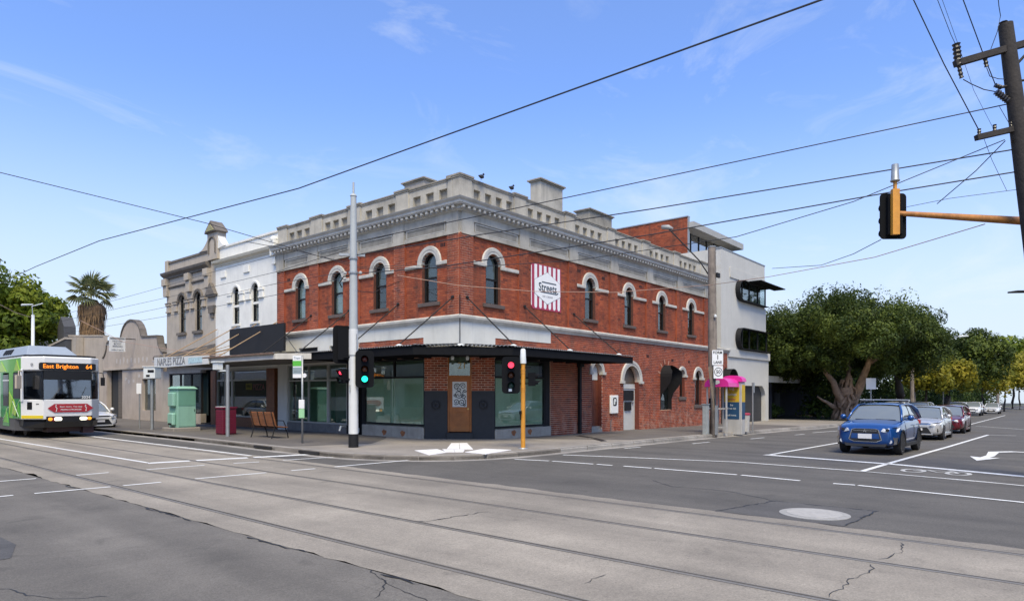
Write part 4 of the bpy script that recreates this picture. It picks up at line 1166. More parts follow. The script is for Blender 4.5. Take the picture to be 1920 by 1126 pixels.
# ground floor of the white shop
m_ = MB(FLT); m_.box(11.97, 18.2, -.3, .01, 3.02, 3.099); m_.build('lintel', CREAM, WS)
MB(FLT).box(12.28, 13.0, -.3, .03, .05, 3.02).build('tiled_pier', TILE_B, WS)
MB(FLT).box(18.15, 18.70, -.3, .03, .05, 3.02).build('tiled_pier', TILE_B, WS)
MB(FLT).box(13.0, 16.5, -.3, .02, .05, .60).build('tiled_riser', TILE_B, WS)
SHOPI = mat('lit shop interior', (.09, .12, .08), .7, var=.9, scale=2.2, col2=(.02, .022, .02))
_B = BLD; BLD = WS
shopwin(FLT, 13.0, 16.5, .62, 3.02, 2.45, (), WFR, SHOPI, sdepth=-.9)
shopwin(FLT, 16.5, 18.15, .10, 3.02, 2.45, (17.3,), WFR, SHOPI, sdepth=-.9)
BLD = _B
# shop window lettering and goods, seen through the glass
g = MB(FLT).box(14.95, 15.55, -.3, -.28, 2.0, 2.32).build('yellow_poster', mat('yellow poster', (.55, .36, .02), .6), WS)
put_text('PIZZA', .42, frame(0, 0, R(-90)), WS, mat('sign pink', (.45, .10, .16), .6), (-14.25, 2.12), -.27, 'window_lettering', bold=.01)
put_text('OPEN', .16, frame(0, 0, R(-90)), WS, mat('dark print', (.06, .03, .0), .6), (-15.25, 2.16), -.262, 'window_lettering')
b = MB(FLT)
for k in range(7): b.tube([(13.3 + k * .42, -.35, .7), (13.5 + k * .42, -.35, 1.25 + .2 * (k % 3)), (13.75 + k * .42, -.35, 1.0)], .02, 5)
b.build('window_display', BLIND, WS)
MB().box(.3, 9, 11.97, 18.2, .1, 9.0).build('inner_core', DARKROOM, WS)

GS = thing('taupe_terrace_shop', 'taupe rendered two storey terrace shop with dark mouldings and paired arched windows', 'building', (0, 21.3, .1))
gw = [(22.2, .42), (20.2, .42)]
wall_cut(FLT, 18.2, 24.3, 3.1, 9.42, [arch_open(s, 5.28, 7.02, r) for s, r in gw], GREYT, GS)
for s, r in gw:
    W = sash(FLT, s, 5.28, 7.02, r, 'no', GS)
    MB(FLT).box(s - .30, s - .02, -.235, -.20, 5.4, 7.0).build('curtain', mat('brown curtain', (.16, .09, .05), .9), W)
    arch_ring(FLT, s, 7.02, r - .005, r + .16, -.02, .09, 'arch_moulding', GREYT_D, parent=GS)
    MB(FLT).box(s - r - .12, s + r + .12, -.1, .12, 5.12, 5.27).build('sill', GREYT_D, GS)
for a, c in ((23.7, 24.2), (22.75, 23.2), (21.3, 21.75), (20.68, 21.1), (19.25, 19.7)):
    m_ = MB(FLT); m_.box(a, c, -.02, .14, 6.92, 7.05); m_.box(a + .05, c - .05, -.02, .09, 6.62, 6.92); m_.box(a, c, -.02, .12, 6.52, 6.62); m_.build('capital', GREYT_D if a > 100 else GREYT, GS, bevel=.015)
    MB(FLT).box(a - .02, c + .02, -.02, .16, 7.05, 7.09).build('capital_lip', GREYT_D, GS)
c8 = [(-.05, 8.52), (.10, 8.52), (.12, 8.62), (.28, 8.74), (.32, 8.86), (.10, 8.92), (-.05, 8.92)]
profile_run(FLT, c8, 18.75, 24.5, GREYT_D, 'cornice', GS)
profile_run(FLT, [(-.05, 7.95), (.05, 7.95), (.09, 8.02), (.05, 8.07), (-.05, 8.07)], 18.75, 24.4, GREYT_D, 'string_course', GS)
for s in (21.2, 24.2, 18.95):
    m_ = MB(FLT); m_.box(s - .26, s + .26, -.05, .26, 8.12, 8.52); m_.prism([(s - .22, 7.5), (s + .22, 7.5), (s + .26, 8.11), (s - .26, 8.11)], -.02, .17); m_.build('console', GREYT, GS, bevel=.015)
MB(FLT).box(18.7, 24.3, -.3, .06, 9.42, 9.53).build('coping', GREYT_D, GS)
MB(FLT).box(23.95, 24.35, -.32, .10, 8.93, 9.62).build('end_pier', GREYT, GS, bevel=.02)
# scrolled shared pediment between the two shops
m_ = MB(FLT); m_.box(17.75, 18.85, -.35, .14, 8.93, 10.35); m_.build('pediment_pier', GREYT, GS)
m_ = MB(FLT); m_.prism([(17.6, 10.35), (19.0, 10.35), (18.9, 10.5), (18.3, 11.0), (17.7, 10.5)], -.42, .26); m_.build('pediment', GREYT_D, GS, bevel=.03)
m_ = MB(FLT); m_.prism([(17.85, 10.42), (18.75, 10.42), (18.3, 10.8)], .26, .30); m_.build('pediment_face', mat('mossy render', (.28, .26, .14), .9, var=.3, scale=6), GS)
m_ = MB(FLT)
sc = [(18.85, 9.5)] + [(18.85 + 1.1 * (k / 8), 9.54 + .62 * (1 - k / 8) ** 2) for k in range(9)]
m_.prism(sc, -.3, .10); m_.build('scroll', GREYT, GS)
m_ = MB(FLT); m_.prism([(17.75, 9.45)] + [(17.75 - .8 * (k / 8), 9.52 + .6 * (1 - k / 8) ** 2) for k in range(9)], -.3, .10); m_.build('scroll', WHITEP, GS)
arch_ring(FLT, 18.3, 9.75, .30, .42, .1, .2, 'niche_arch', GREYT_D, .5, parent=GS)
m_ = MB(FLT); m_.prism([(17.95, 7.08), (19.05, 7.08), (18.5, 7.72)], -.02, .20); m_.box(18.0, 19.0, -.02, .16, 6.98, 7.08); m_.build('hood_pediment', GREYT_D, GS)
m_ = MB(FLT); m_.prism([(18.25, 6.1), (18.75, 6.1), (18.85, 6.5), (18.15, 6.5)], -.02, .14); m_.box(18.35, 18.65, -.02, .08, 5.85, 6.1); m_.build('bracket', GREYT_D, GS)
_B = BLD; BLD = GS
shopwin(FLT, 19.93, 23.95, .70, 2.94, None, (21.2, 22.6), BLACK, mat('dark teal interior', (.015, .03, .03), .8), name='shop_window')
BLD = _B
MB(FLT).box(19.93, 24.3, -.3, .01, .0, .69).build('stall_riser', GREYT, GS)
m_ = MB(FLT); m_.box(23.96, 24.95, -.3, .02, .0, 3.1); m_.box(19.93, 23.95, -.3, .015, 2.95, 3.1); m_.build('wall', GREYT, GS)
m_ = MB(FLT); m_.box(18.71, 19.9, -1.2, -1.1, .1, 3.05); m_.box(18.71, 19.92, -1.1, -.0, .1, .2); m_.build('recessed_doorway', BLACK, GS)
MB(FLT).box(18.72, 19.9, -1.09, -1.0, .2, .8).build('door_panel', mat('dim brown panel', (.08, .05, .035), .8), GS)
MB().box(1.3, 9, 18.2, 24.3, .1, 9.0).build('inner_core', DARKROOM, GS)

# awnings of the two shops
AWN_L = thing('shop_awning', 'cream edged flat awning over the footpath in front of the white shop', 'awning', (-1.6, 10, 3.1))
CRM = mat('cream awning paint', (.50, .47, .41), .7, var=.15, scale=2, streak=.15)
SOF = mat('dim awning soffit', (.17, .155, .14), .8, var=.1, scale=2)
b = MB(); b.prism([(-3.2, 6.72), (-3.15, 6.72), (-3.15, 12.95), (-3.2, 12.95)], 3.14, 3.36, 'xy'); b.prism([(-3.2, 6.71), (-2.36, 5.6), (-2.30, 5.65), (-3.15, 6.78)], 3.14, 3.36, 'xy'); b.build('fascia', CRM, AWN_L)
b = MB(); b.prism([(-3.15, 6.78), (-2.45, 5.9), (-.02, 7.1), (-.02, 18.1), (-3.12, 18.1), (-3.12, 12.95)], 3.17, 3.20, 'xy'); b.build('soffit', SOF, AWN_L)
_AW = AW; AW = AWN_L
corr((-3.22, 18.1), (-3.22, 6.74), (3.1, 0), 3.385, 3.60)
AW = _AW
b = MB(); b.box(-3.3, -3.22, 6.8, 12.9, 3.34, 3.40); b.build('gutter', mat('rusty gutter', (.16, .10, .07), .8, var=.4, scale=5), AWN_L)
for s in (11.9, 13.9, 15.9, 17.9):
    m_ = MB(); m_.tube([(-.05, s, 5.2), (-3.0, s - .3, 3.45)], .025, 6); m_.build('awning_rod', mat('tan rusty steel', (.33, .22, .12), .7), AWN_L)
b = MB()
for k in range(9):
    random.seed(k); y = 14.0 + k * .5
    b.tube([(-.4, y + random.uniform(.2, .8), 3.9 + random.uniform(-.1, .35)), (-3.05, y - random.uniform(.2, 1.2), 3.42 + random.uniform(0, .1))], .017, 5)
b.build('roof_batten', mat('tan rusty steel', (.33, .22, .12), .7), AWN_L)
b = MB(FLT); b.prism([(18.2, 3.6), (24.3, 3.6), (24.3, 4.1), (18.2, 4.45)], -.02, .08); b.box(18.2, 24.35, .0, .5, 3.45, 3.62); b.build('awning_flashing', GREYT_D, AWN_L)
b = MB(FLT); b.lathe([(.12, -.4), (.16, -.38), (.16, .38), (.12, .4)], (24.5, .4, 3.9), 10, 'x'); b.build('roof_drain', GREYT_D, AWN_L)
NP = thing('pizza_sign', 'long white awning sign reading NAPLES PIZZA over the footpath', 'sign', (-3.25, 15.2, 3.1))
b = MB(); b.hexa([(-3.30, 17.65, 3.05), (-3.24, 17.65, 3.05), (-3.24, 12.0, 3.10), (-3.30, 12.0, 3.10)][::-1], [(-3.30, 17.65, 3.57), (-3.24, 17.65, 3.57), (-3.24, 12.0, 3.47), (-3.30, 12.0, 3.47)][::-1])
b.build('sign_board', mat('faded white sign', (.58, .58, .56), .6, var=.07, scale=2), NP)
put_text('NAPLES PIZZA', .50, frame(-3.30, 0, R(-90)), NP, mat('faded grey lettering', (.20, .20, .20), .7), (-15.75, 3.31), .012, sx=.95)
MB().box(-3.312, -3.303, 12.55, 13.9, 3.17, 3.42).build('blue_print', mat('faded blue print', (.38, .52, .56), .7, var=.3, scale=9), NP)
BB = thing('blank_billboard', 'blank black billboard standing on the awning between white and brick shops', 'billboard', (-1.0, 12.2, 3.5))
b = MB(FLT); b.box(9.82, 14.69, .90, 1.0, 3.68, 4.92); b.build('panel', mat('blank navy black board', (.006, .0065, .009), .8, var=.2, scale=2), BB)
b = MB(FLT)
for s in (10.3, 12.2, 14.3): b.box(s, s + .06, .80, .9, 3.42, 4.8); b.tube([(s, .8, 4.6), (s, .05, 3.7)], .025, 5)
b.build('support', STEEL, BB)

# ================================================================== LOW RENDERED BUILDINGS DOWN THE TRAM STREET
LB = thing('curved_parapet_shop', 'single storey taupe building with a curved mission style parapet', 'building', (0, 30, .1))
def para(cy):
    R_ = []
    R_ += [(cy - 4.95, 4.2), (cy - 4.6, 4.35), (cy - 4.25, 4.75), (cy - 4.1, 5.25), (cy - 2.0, 5.32)]
    for k in range(13):
        a = PI * k / 12; R_.append((cy - 1.72 * math.cos(a), 5.0 + 1.5 * math.sin(a) ** .9))
    R_[5] = (cy - 1.78, 5.34); R_[17] = (cy + 1.78, 5.34)
    R_ += [(cy + 2.0, 5.32), (cy + 4.1, 5.25), (cy + 4.25, 4.75), (cy + 4.6, 4.35), (cy + 4.95, 4.2)]
    return R_
pp = para(29.75)
m_ = MB(FLT); m_.prism([(24.8, 3.4)] + pp + [(34.7, 3.4)], -.3, .0); m_.box(24.8, 25.9, -.3, 0, 0, 3.4); m_.box(27.95, 31.2, -.3, 0, 0, 3.4); m_.box(25.9, 27.95, -.3, 0, 0, .75); m_.box(25.9, 27.95, -.3, 0, 2.7, 3.4); m_.box(34.0, 34.7, -.3, 0, 0, 3.4)
m_.build('wall', mat('pinkish taupe render', (.40, .335, .275), .85, var=.14, scale=.8, bump=.25, streak=.2), LB)
m_ = MB(FLT)
for (a, z), (c, w) in zip(pp, pp[1:]):
    d = math.hypot(c - a, w - z) or 1; nx, nz = -(w - z) / d * .09, (c - a) / d * .09
    m_.prism([(a, z), (c, w), (c + nx, w + nz), (a + nx, z + nz)], -.34, .06)
m_.build('coping', GREYT_D, LB)
MB(FLT).box(24.8, 34.7, -.02, .10, 3.36, 3.46).build('string_course', GREYT, LB)
MB(FLT).box(31.2, 32.75, -.4, -.3, .1, 3.3).build('door', mat('taupe roller door', (.14, .115, .09), .7), LB)
for k in range(14): MB(FLT).box(31.25, 32.7, -.3, -.285, .2 + k * .22, .39 + k * .22).build('door_slat', mat('taupe roller door', (.14, .115, .09)), LB)
MB(FLT).box(32.75, 34.0, -.5, -.4, .1, 3.3).build('door', GREYT, LB)
W = MB(FLT).box(25.9, 27.95, -.28, -.2, .75, 2.7).build('window', mat('dark window interior', (.04, .035, .03), .6, var=.9, scale=3, col2=(.15, .12, .09)), LB)
MB(FLT).box(26.6, 26.75, -.2, -.1, .75, 2.7).build('window_post', GREYT, W)
MB(FLT).box(25.92, 27.93, -.17, -.165, .77, 2.68).build('pane', GLASS, W)
b = MB(FLT); random.seed(11)
for k in range(9):
    s, z = 27.2 + k * .62, 3.9 + random.uniform(-.05, .1)
    b.prism([(s + .17 * math.cos(a) * random.uniform(.5, 1), z + .24 * math.sin(a) * random.uniform(.5, 1)) for a in [2 * PI * q / 8 for q in range(8)]], -.01, .006)
for s, z in ((30.6, 2.75), (30.1, 2.55), (28.4, 2.9), (29.3, 2.6)):
    b.prism([(s + .2 * math.cos(a) * random.uniform(.5, 1), z + .16 * math.sin(a) * random.uniform(.5, 1)) for a in [2 * PI * q / 8 for q in range(8)]], -.01, .006)
b.build('flaked_paint', mat('flaked paint', (.46, .42, .38), .9), LB)
MB().box(.35, 10, 24.9, 34.6, .1, 3.9).build('inner_core', DARKROOM, LB)
MB(FLT).tube([(31.2, 0, 4.95), (31.2, 1.0, 4.95)], .03).build('sign_arm', STEEL, LB)
LB2 = thing('plain_parapet_shop', 'plain pale taupe single storey building behind the green and white tram', 'building', (0, 39, .1))
m_ = MB(FLT); m_.prism([(34.72, 0), (44.5, 0), (44.5, 6.3), (34.72, 5.75)], -.3, -.02)
m_.build('wall', mat('pale taupe render', (.42, .355, .285), .85, var=.12, scale=.8, streak=.15), LB2)
m_ = MB(FLT); m_.prism([(34.72, 5.75), (44.5, 6.3), (44.5, 6.4), (34.72, 5.85)], -.4, .02); m_.build('coping', GREYT, LB2)
m_ = MB(FLT); m_.box(38.6, 39.5, .0, .5, .1, 5.9); m_.build('pier', GREYT, LB2)
m_ = MB(FLT); m_.prism([(39.5, 3.8), (46.5, 3.8), (46.5, 5.0), (39.5, 5.75)], .05, .9); m_.build('dark_canopy', mat('dark grey cladding', (.06, .06, .062), .6), LB2)
m_ = MB(FLT); m_.prism([(39.45, 5.75), (46.6, 4.98), (46.6, 5.12), (39.45, 5.9)], .0, .95); m_.build('canopy_edge', GREYT, LB2)
m_ = MB(FLT); m_.prism([(42.0, 5.8), (43.5, 5.8), (43.5, 6.9), (42.75, 7.7), (42.0, 6.9)], -.5, .3); m_.build('pointed_finial', mat('dark grey cladding', (.06, .06, .062)), LB2)
m_ = MB(FLT); m_.box(35.5, 37.6, -.05, .0, .2, 2.6); m_.build('door', BLACK, LB2)
MB().box(.35, 10, 34.8, 44.4, .1, 5.5).build('inner_core', DARKROOM, LB2)
LB3 = thing('distant_shop_row', 'pale far shop row at the left end of the tram street under the tree', 'building', (0, 52, .1))
m_ = MB(); m_.box(0, 8, 45.5, 52, 0, 5.0); m_.box(0, 8, 52.2, 62, 0, 6.4); m_.build('wall', GREYT, LB3)
m_ = MB(); m_.box(-2.4, 0, 46, 62, 3.1, 3.35); m_.build('awning', CRM, LB3)
for y in (47, 49.5, 53.5, 57): MB().box(-.04, .0, y, y + 1.9, .7, 2.8).build('window', BLACK, LB3)
BK = thing('rear_white_house', 'white rear wing with low parapet behind the curved parapet shop', 'building', (9, 26, 0))
m_ = MB(); m_.box(6, 11, 24.3, 30.5, 0, 6.4); m_.build('wall', WHITEP, BK)
m_ = MB(); m_.box(5.9, 11.1, 24.3, 30.6, 6.401, 6.6); m_.box(6, 7, 26.5, 27.3, 6.6, 7.0); m_.build('roof_edge', GREYT, BK)
b = MB(); b.box(8, 9, 34.5, 37.5, 3, 7.5)
ch = thing('chimney_stack', 'pale chimney stack with clay pots behind the curved parapet', 'chimney', (8.5, 36, 3)); b.build('stack', mat('cream chimney', (.45, .36, .22), .8), ch)
for y in (34.9, 35.6, 36.3, 37.1): m_ = MB(); m_.lathe([(.16, 0), (.13, .5), (.17, .52), (.001, .55)], (8.5, y, 7.5), 8); m_.build('chimney_pot', mat('clay pot', (.35, .2, .08), .8), ch)

# ================================================================== WHITE MODERN BUILDING
MW = thing('white_modern_building', 'white rendered modern building with round ended black windows and brick penthouse', 'building', (27.5, 0, -.3))
MWM = mat('pale modern render', (.50, .485, .445), .8, var=.07, scale=.7, bump=.15, streak=.12)
MWB = mat('beige modern render', (.36, .34, .31), .8, var=.07, scale=.7)
m_ = MB(FRT)
garage = lambda z: (24.75 + .0, 31.25 - max(0, (z - 1.6)) ** 2 * 1.2) if z < 2.35 else None
def win_open(z0, z1, s1):
    cz, rr = (z0 + z1) / 2, (z1 - z0) / 2
    return lambda z: (25.55 + rr - math.sqrt(max(0, rr * rr - (z - cz) ** 2)), s1) if z0 < z < z1 else None
wall_cut(FRT, 24.25, 31.9, -.5, 4.45, [garage], MWM, MW, step=.06)
wall_cut(FRT, 24.25, 31.35, 4.45, 7.85, [win_open(4.72, 6.12, 31.4)], MWM, MW, step=.05)
wall_cut(FRT, 23.2, 31.1, 7.85, 10.9, [win_open(7.92, 9.25, 31.2)], MWM, MW, step=.05)
MB(FRT).box(23.2, 24.25, -.3, -.0, 4.66, 7.85).build('wall', MWM, MW)
MB(FRT).box(24.3, 31.95, .0, .10, 4.15, 4.66).build('ledge', MWM, MW); MB(FRT).box(24.6, 31.08, .0, .06, 9.26, 9.9).build('ledge', MWM, MW)
MB(FRT).box(23.15, 31.15, -.35, .03, 10.9, 10.96).build('parapet_capping', STEEL, MW)
MB(FRT).box(24.6, 31.4, -.35, -.3, -.5, 2.4).build('garage_door', mat('charcoal garage door', (.030, .030, .032), .6), MW)
for k in range(9): MB(FRT).box(24.7, 31.3, -.3, -.29, -.35 + k * .3, -.1 + k * .3).build('garage_panel', mat('charcoal garage door', (.03, .03, .032)), MW)
TEAL = mat_glass('teal glass', (.25, .45, .42), .10)
for z0, z1, s1, gm in ((4.72, 6.12, 31.35, TEAL), (7.92, 9.25, 31.1, GLASS)):
    cz, rr = (z0 + z1) / 2, (z1 - z0) / 2
    prof = [(s1, z0)] + [(25.55 + rr - rr * math.sin(a), cz - rr * math.cos(a)) for a in [PI * k / 12 for k in range(13)]] + [(s1, z1)]
    b = MB(FRT)
    b.sheet([[(s, -.3, z), (s, .34, z), (s + (.04 if s < 27 else 0), .34, cz + (z - cz) * .95), (s + (.04 if s < 27 else 0), -.3, cz + (z - cz) * .95)] for s, z in prof])
    hd = b.build('round_ended_hood', BLACK, MW)
    b = MB(FRT)
    for s in (26.6, 27.9, 29.5, s1 - .06): b.box(s, s + .07, .0, .08, z0, z1)
    b.build('window_mullion', BLACK, hd)
    b = MB(FRT); b.prism([(s1, z0 + .02)] + [(25.6 + rr - rr * math.sin(a), cz - rr * .97 * math.cos(a)) for a in [PI * k / 12 for k in range(13)]] + [(s1, z1 - .02)], .03, .036); b.build('pane', gm, hd)
    b = MB(FRT); b.box(25.6, s1 - .02, -.9, -.85, z0, z1); b.build('room', mat('bright room', (.55, .55, .55), .8) if z0 > 7 else mat('teal room', (.02, .05, .05), .8), hd)
MB(FRT).box(27.2, 32.2, .3, 1.1, 9.24, 9.30).build('window_canopy', AWN, MW)
MB().box(21.3, 31.0, 1.2, 14, -.3, 9.9).build('recessed_wing', MWB, MW)
MB(FRT).box(21.5, 22.5, -1.19, -1.1, 6.9, 8.2).build('dark_window', BLACK, MW); MB(FRT).box(21.5, 22.9, -1.19, -1.1, 4.7, 6.0).build('dark_window', BLACK, MW)
m_ = MB(); m_.box(22.9, 31.0, .31, 1.19, 9.8, 9.88); m_.box(31.0, 31.08, .302, 14, -.4, 10.89); m_.box(23.21, 23.28, .302, 14, 7.86, 10.89); m_.box(31.09, 31.9, .3, 12, -.4, 4.45); m_.build('roof_deck', MWM, MW)
MB().box(24.25, 32.0, 3.2, 12, 10.0, 12.7).build('penthouse_core', mat('penthouse dark', (.05, .055, .06), .4), MW)
for k in range(6):
    x0 = 24.3 + k * 1.3; MB().box(x0, x0 + 1.2, 3.10, 3.14, 10.9, 12.65).build('penthouse_pane', mat_glass('penthouse glass', (.4, .45, .5), .35), MW)
    MB().box(x0 + 1.2, x0 + 1.3, 3.06, 3.19, 10.9, 12.7).build('penthouse_mullion', BLACK, MW)
MB().box(24.1, 32.9, 2.2, 12.2, 12.7, 13.12).build('roof_slab', mat('slab concrete', (.36, .355, .335), .8, var=.1), MW)
BRICKS.clear()
XLT = lambda s, n, z: (24.0 - n, s, z)
brickwork(XLT, 2.6, 12.5, 8.6, 13.45, 0, (), MORTAR, .2, 0, BRICK, MW)
V = []; F = []; tn = []
for (T, p, q, n, za, zb, t, mm, par, n0) in BRICKS:
    k = len(V)
    V += [T(p, n0 - .003, za), T(q, n0 - .003, za), T(q, n0 - .003, zb), T(p, n0 - .003, zb), T(p, n, za), T(q, n, za), T(q, n, zb), T(p, n, zb)]
    F += [tuple(k + a for a in f[::-1]) for f in [(4, 5, 6, 7), (0, 1, 5, 4), (1, 2, 6, 5), (2, 3, 7, 6), (3, 0, 4, 7)]]; tn += [t] * 5
m_ = MB(); m_.v = V; m_.f = F; stuff(m_.build('brickwork', BRICK, MW, recalc=False, tint=tn)); BRICKS.clear()
m_ = MB(); m_.box(23.94, 24.3, 2.56, 12.5, 13.45, 13.52); m_.box(24.01, 24.24, 2.55, 2.62, 8.6, 13.45); m_.build('brick_capping', STEEL, MW)
# low dark fronted house next door
DH = thing('low_dark_house', 'low dark fronted house with a flat white roof edge beside the big tree', 'house', (38, 3, -.4))
MB().box(32.4, 48, 1.0, 1.2, 2.65, 3.15).build('roof_fascia', WHITEP, DH)
MB().box(32.4, 66, 1.2, 12, 3.0, 3.1).build('roof', CORR, DH)
NV = mat('navy black boards', (.014, .016, .028), .7, var=.2)
m_ = MB(); m_.box(32.4, 66, 4.0, 4.3, -.8, 3.0); m_.box(36.2, 36.5, 1.3, 4, -.5, 3.0); m_.build('wall', NV, DH)
for k in range(44): MB().box(32.45 + k * .6, 33.0 + k * .6, 3.96, 3.999, -.6, 2.9).build('wall_board', NV, DH)
MB().box(45.0, 46.5, 3.85, 3.955, -.5, 1.9).build('door', mat('slate door', (.07, .075, .09), .6), DH)
m_ = MB(); m_.prism([(32.0, 3.2), (36.5, 3.2), (33.0, 5.2), (32.0, 5.4)], 7, 7.2, 'sz'); m_.build('gable', mat('old tiled roof', (.3, .26, .2), .9, var=.3, scale=5), DH)
m_ = MB()
for k in range(6): m_.box(33.1 + (k % 2) * .08, 33.6, 1.25, 1.4, -.2 + k * .42, .12 + k * .42)
m_.build('wall_sign_stack', mat('grey notices', (.25, .26, .27), .7), DH)

# ================================================================== TREES
def leaf_mesh(name, lobes, per, size, m, parent, seed=0, flat=1.0, droop=0.0, offset=(0, 0, 0)):
    """leaf faces scattered over lobes (cx,cy,cz,r); each lobe a clump of its own shade"""
    rng = np.random.default_rng(seed)
    L = np.array(lobes, dtype=float)
    n = len(L) * per
    li = np.repeat(np.arange(len(L)), per)
    d = rng.normal(size=(n, 3)); d[:, 2] = d[:, 2] * .9 + .18
    d /= np.linalg.norm(d, axis=1)[:, None]
    rad = L[li, 3] * (rng.uniform(.80, 1.05, n)) * (1 + .22 * np.sin(d[:, 0] * 7 + li) * np.cos(d[:, 1] * 6 + li * 2))
    c = L[li, :3] + d * rad[:, None] * np.array([1, 1, flat])
    nrm = d + rng.normal(size=(n, 3)) * .38; nrm /= np.linalg.norm(nrm, axis=1)[:, None]
    t = np.cross(nrm, rng.normal(size=(n, 3))); t /= np.linalg.norm(t, axis=1)[:, None]
    u = np.cross(nrm, t)
    s = size * rng.uniform(.6, 1.4, n)[:, None]
    P = np.stack([c - t * s, c + u * s * .5, c + t * s, c - u * s * .5], axis=1).reshape(-1, 3) - np.array(offset)
    me = bpy.data.meshes.new(name)
    me.vertices.add(4 * n); me.vertices.foreach_set('co', P.ravel())
    me.loops.add(4 * n); me.loops.foreach_set('vertex_index', np.arange(4 * n, dtype=np.int32))
    me.polygons.add(n); me.polygons.foreach_set('loop_start', np.arange(0, 4 * n, 4, dtype=np.int32))
    me.update(calc_edges=True)
    lt = rng.uniform(0, 1, len(L))
    tv = np.clip(lt[li] * .65 + rng.uniform(0, .35, n), 0, 1)
    at = me.attributes.new('tint', 'FLOAT', 'FACE'); at.data.foreach_set('value', tv.astype(np.float32))
    me.materials.append(m)
    o = bpy.data.objects.new(name, me); COL.objects.link(o); o.parent = parent
    return o
def cauli(c, r, k, lr, seed, zmin=-.3, sub=11):
    """rounded heads made of many small clumps"""
    rng = random.Random(seed + 500); out = []
    for (x, y, z, q) in lobes_on(c, r, k, lr, seed, zmin, .10):
        out.append((x, y, z, q * .55))
        for _ in range(sub):
            v = Vector((rng.gauss(0, 1), rng.gauss(0, 1), rng.gauss(.25, .9))).normalized()
            out.append((x + v.x * q * .72, y + v.y * q * .72, z + v.z * q * .62, q * rng.uniform(.30, .46)))
    return out
def lobes_on(c, r, k, lr, seed, zmin=-.55, inner=.25):
    rng = random.Random(seed); out = []
    while len(out) < k:
        v = Vector((rng.gauss(0, 1), rng.gauss(0, 1), rng.gauss(0, 1))).normalized()
        if v.z < zmin: continue
        f = rng.uniform(.80, 1.02) if rng.random() > inner else rng.uniform(.3, .8)
        q = lr * rng.uniform(.65, 1.35)
        out.append((c[0] + v.x * (r[0] - lr * .6) * f, c[1] + v.y * (r[1] - lr * .6) * f, c[2] + v.z * (r[2] - lr * .6) * f, q))
    return out
BARK = mat('stringy brown bark', (.27, .18, .12), .95, var=.4, scale=3, bump=1, bscale=14, streak=.4)
BARK_D = mat('dark bark', (.07, .055, .045), .95, var=.3, scale=4, bump=.8)
DARKG = mat_leaf('dark tree leaves', (.016, .029, .006), (.050, .075, .012), (.155, .19, .028))
YELG = mat_leaf('yellow green leaves', (.085, .10, .010), (.20, .185, .014), (.36, .29, .025))
MIDG = mat_leaf('street tree leaves', (.040, .070, .008), (.12, .165, .012), (.24, .26, .022))
HEDG = mat_leaf('hedge leaves', (.010, .022, .006), (.03, .055, .010), (.085, .12, .018))
def limb(b, p0, p1, r0, r1, seed, k=6, wob=.12):
    rng = random.Random(seed); P = []
    for i in range(k + 1):
        t = i / k; w = wob * math.dist(p0, p1) * .25 * math.sin(PI * t)
        P.append([p0[j] + (p1[j] - p0[j]) * t + rng.uniform(-w, w) for j in range(3)])
    b.tube(P, [r0 + (r1 - r0) * i / k for i in range(k + 1)], 8)
def tree(name, label, loc, lobes, per, size, m, trunks, bark, seed=0, flat=1.0, group=None, cat='tree'):
    r = thing(name, label, cat, loc, group)
    b = MB()
    for i, (p0, p1, r0, r1) in enumerate(trunks): limb(b, p0, p1, r0, r1, seed + i)
    b.build('trunk', bark, r, smooth=True)
    leaf_mesh('crown', lobes, per, size, m, r, seed, flat, offset=loc)
    return r
g0 = gz(40) + .1
bx, by = 39.6, -3.4
lob = []
for c, rr, k, lr, sd in (((39.5, -3.0, 6.0), (6.8, 6.8, 3.5), 62, 1.6, 1), ((41.5, -5.5, 5.9), (4.6, 4.6, 2.6), 24, 1.4, 2), ((36.8, 0.4, 5.1), (4.6, 4.4, 2.7), 26, 1.4, 3), ((42.8, -7.0, 4.7), (3.0, 3.2, 2.0), 12, 1.2, 4), ((36.2, 1.6, 3.8), (3.2, 3.0, 2.2), 12, 1.1, 5), ((45.0, -5.0, 3.9), (3.2, 3.0, 2.4), 14, 1.2, 6), ((44, 1.5, 3.2), (4.5, 3.0, 3.6), 22, 1.3, 7), ((36.6, -.6, 4.3), (3.6, 3.4, 1.6), 14, 1.1, 9), ((41.5, -5.0, 4.4), (3.6, 3.2, 1.4), 14, 1.1, 10)):
    lob += cauli(c, rr, k, lr, sd, -.35)
tree('spreading_dark_tree', 'huge spreading dark evergreen street tree with twisted bare trunk behind the blue car', (bx, by, g0), lob, 125, .095, DARKG,
     [((bx, by, g0 - .3), (bx - .2, by, g0 + 2.6), .75, .48), ((bx, by, g0), (bx + 1.2, by - 1.5, 4.8), .5, .18), ((bx - .1, by, g0 + 1), (bx - 1.8, by + 1.6, 4.9), .34, .12), ((bx, by, g0 + 1.6), (bx + .3, by - .2, 6.2), .38, .12),
      ((bx + .1, by + .1, g0 + .4), (bx - 1.6, by + 1.7, g0 + 1.9), .28, .06), ((bx, by, g0 + .2), (bx - .9, by + 1.0, g0 - .1), .45, .1), ((bx + 1, by - 1.2, 4), (bx + 2.4, by - 3.5, 5.5), .16, .06), ((bx - 1.4, by + 1.2, 4), (bx - 3.2, by + 3.2, 5.4), .14, .05), ((bx, by, g0 + .2), (bx + .8, by - .9, g0 - .1), .4, .1)], BARK, 5)
for k in range(13):
    a = 2 * PI * k / 13; mm = MB(); limb(mm, (bx + 1.05 * math.cos(a), by + 1.05 * math.sin(a), g0 - .1), (bx - .1 + .32 * math.cos(a + 1.1), by + .32 * math.sin(a + 1.1), g0 + 3.2), .16, .07, 300 + k, 7, .35); mm.build('root_strand', BARK, bpy.data.objects['spreading_dark_tree'], smooth=True)
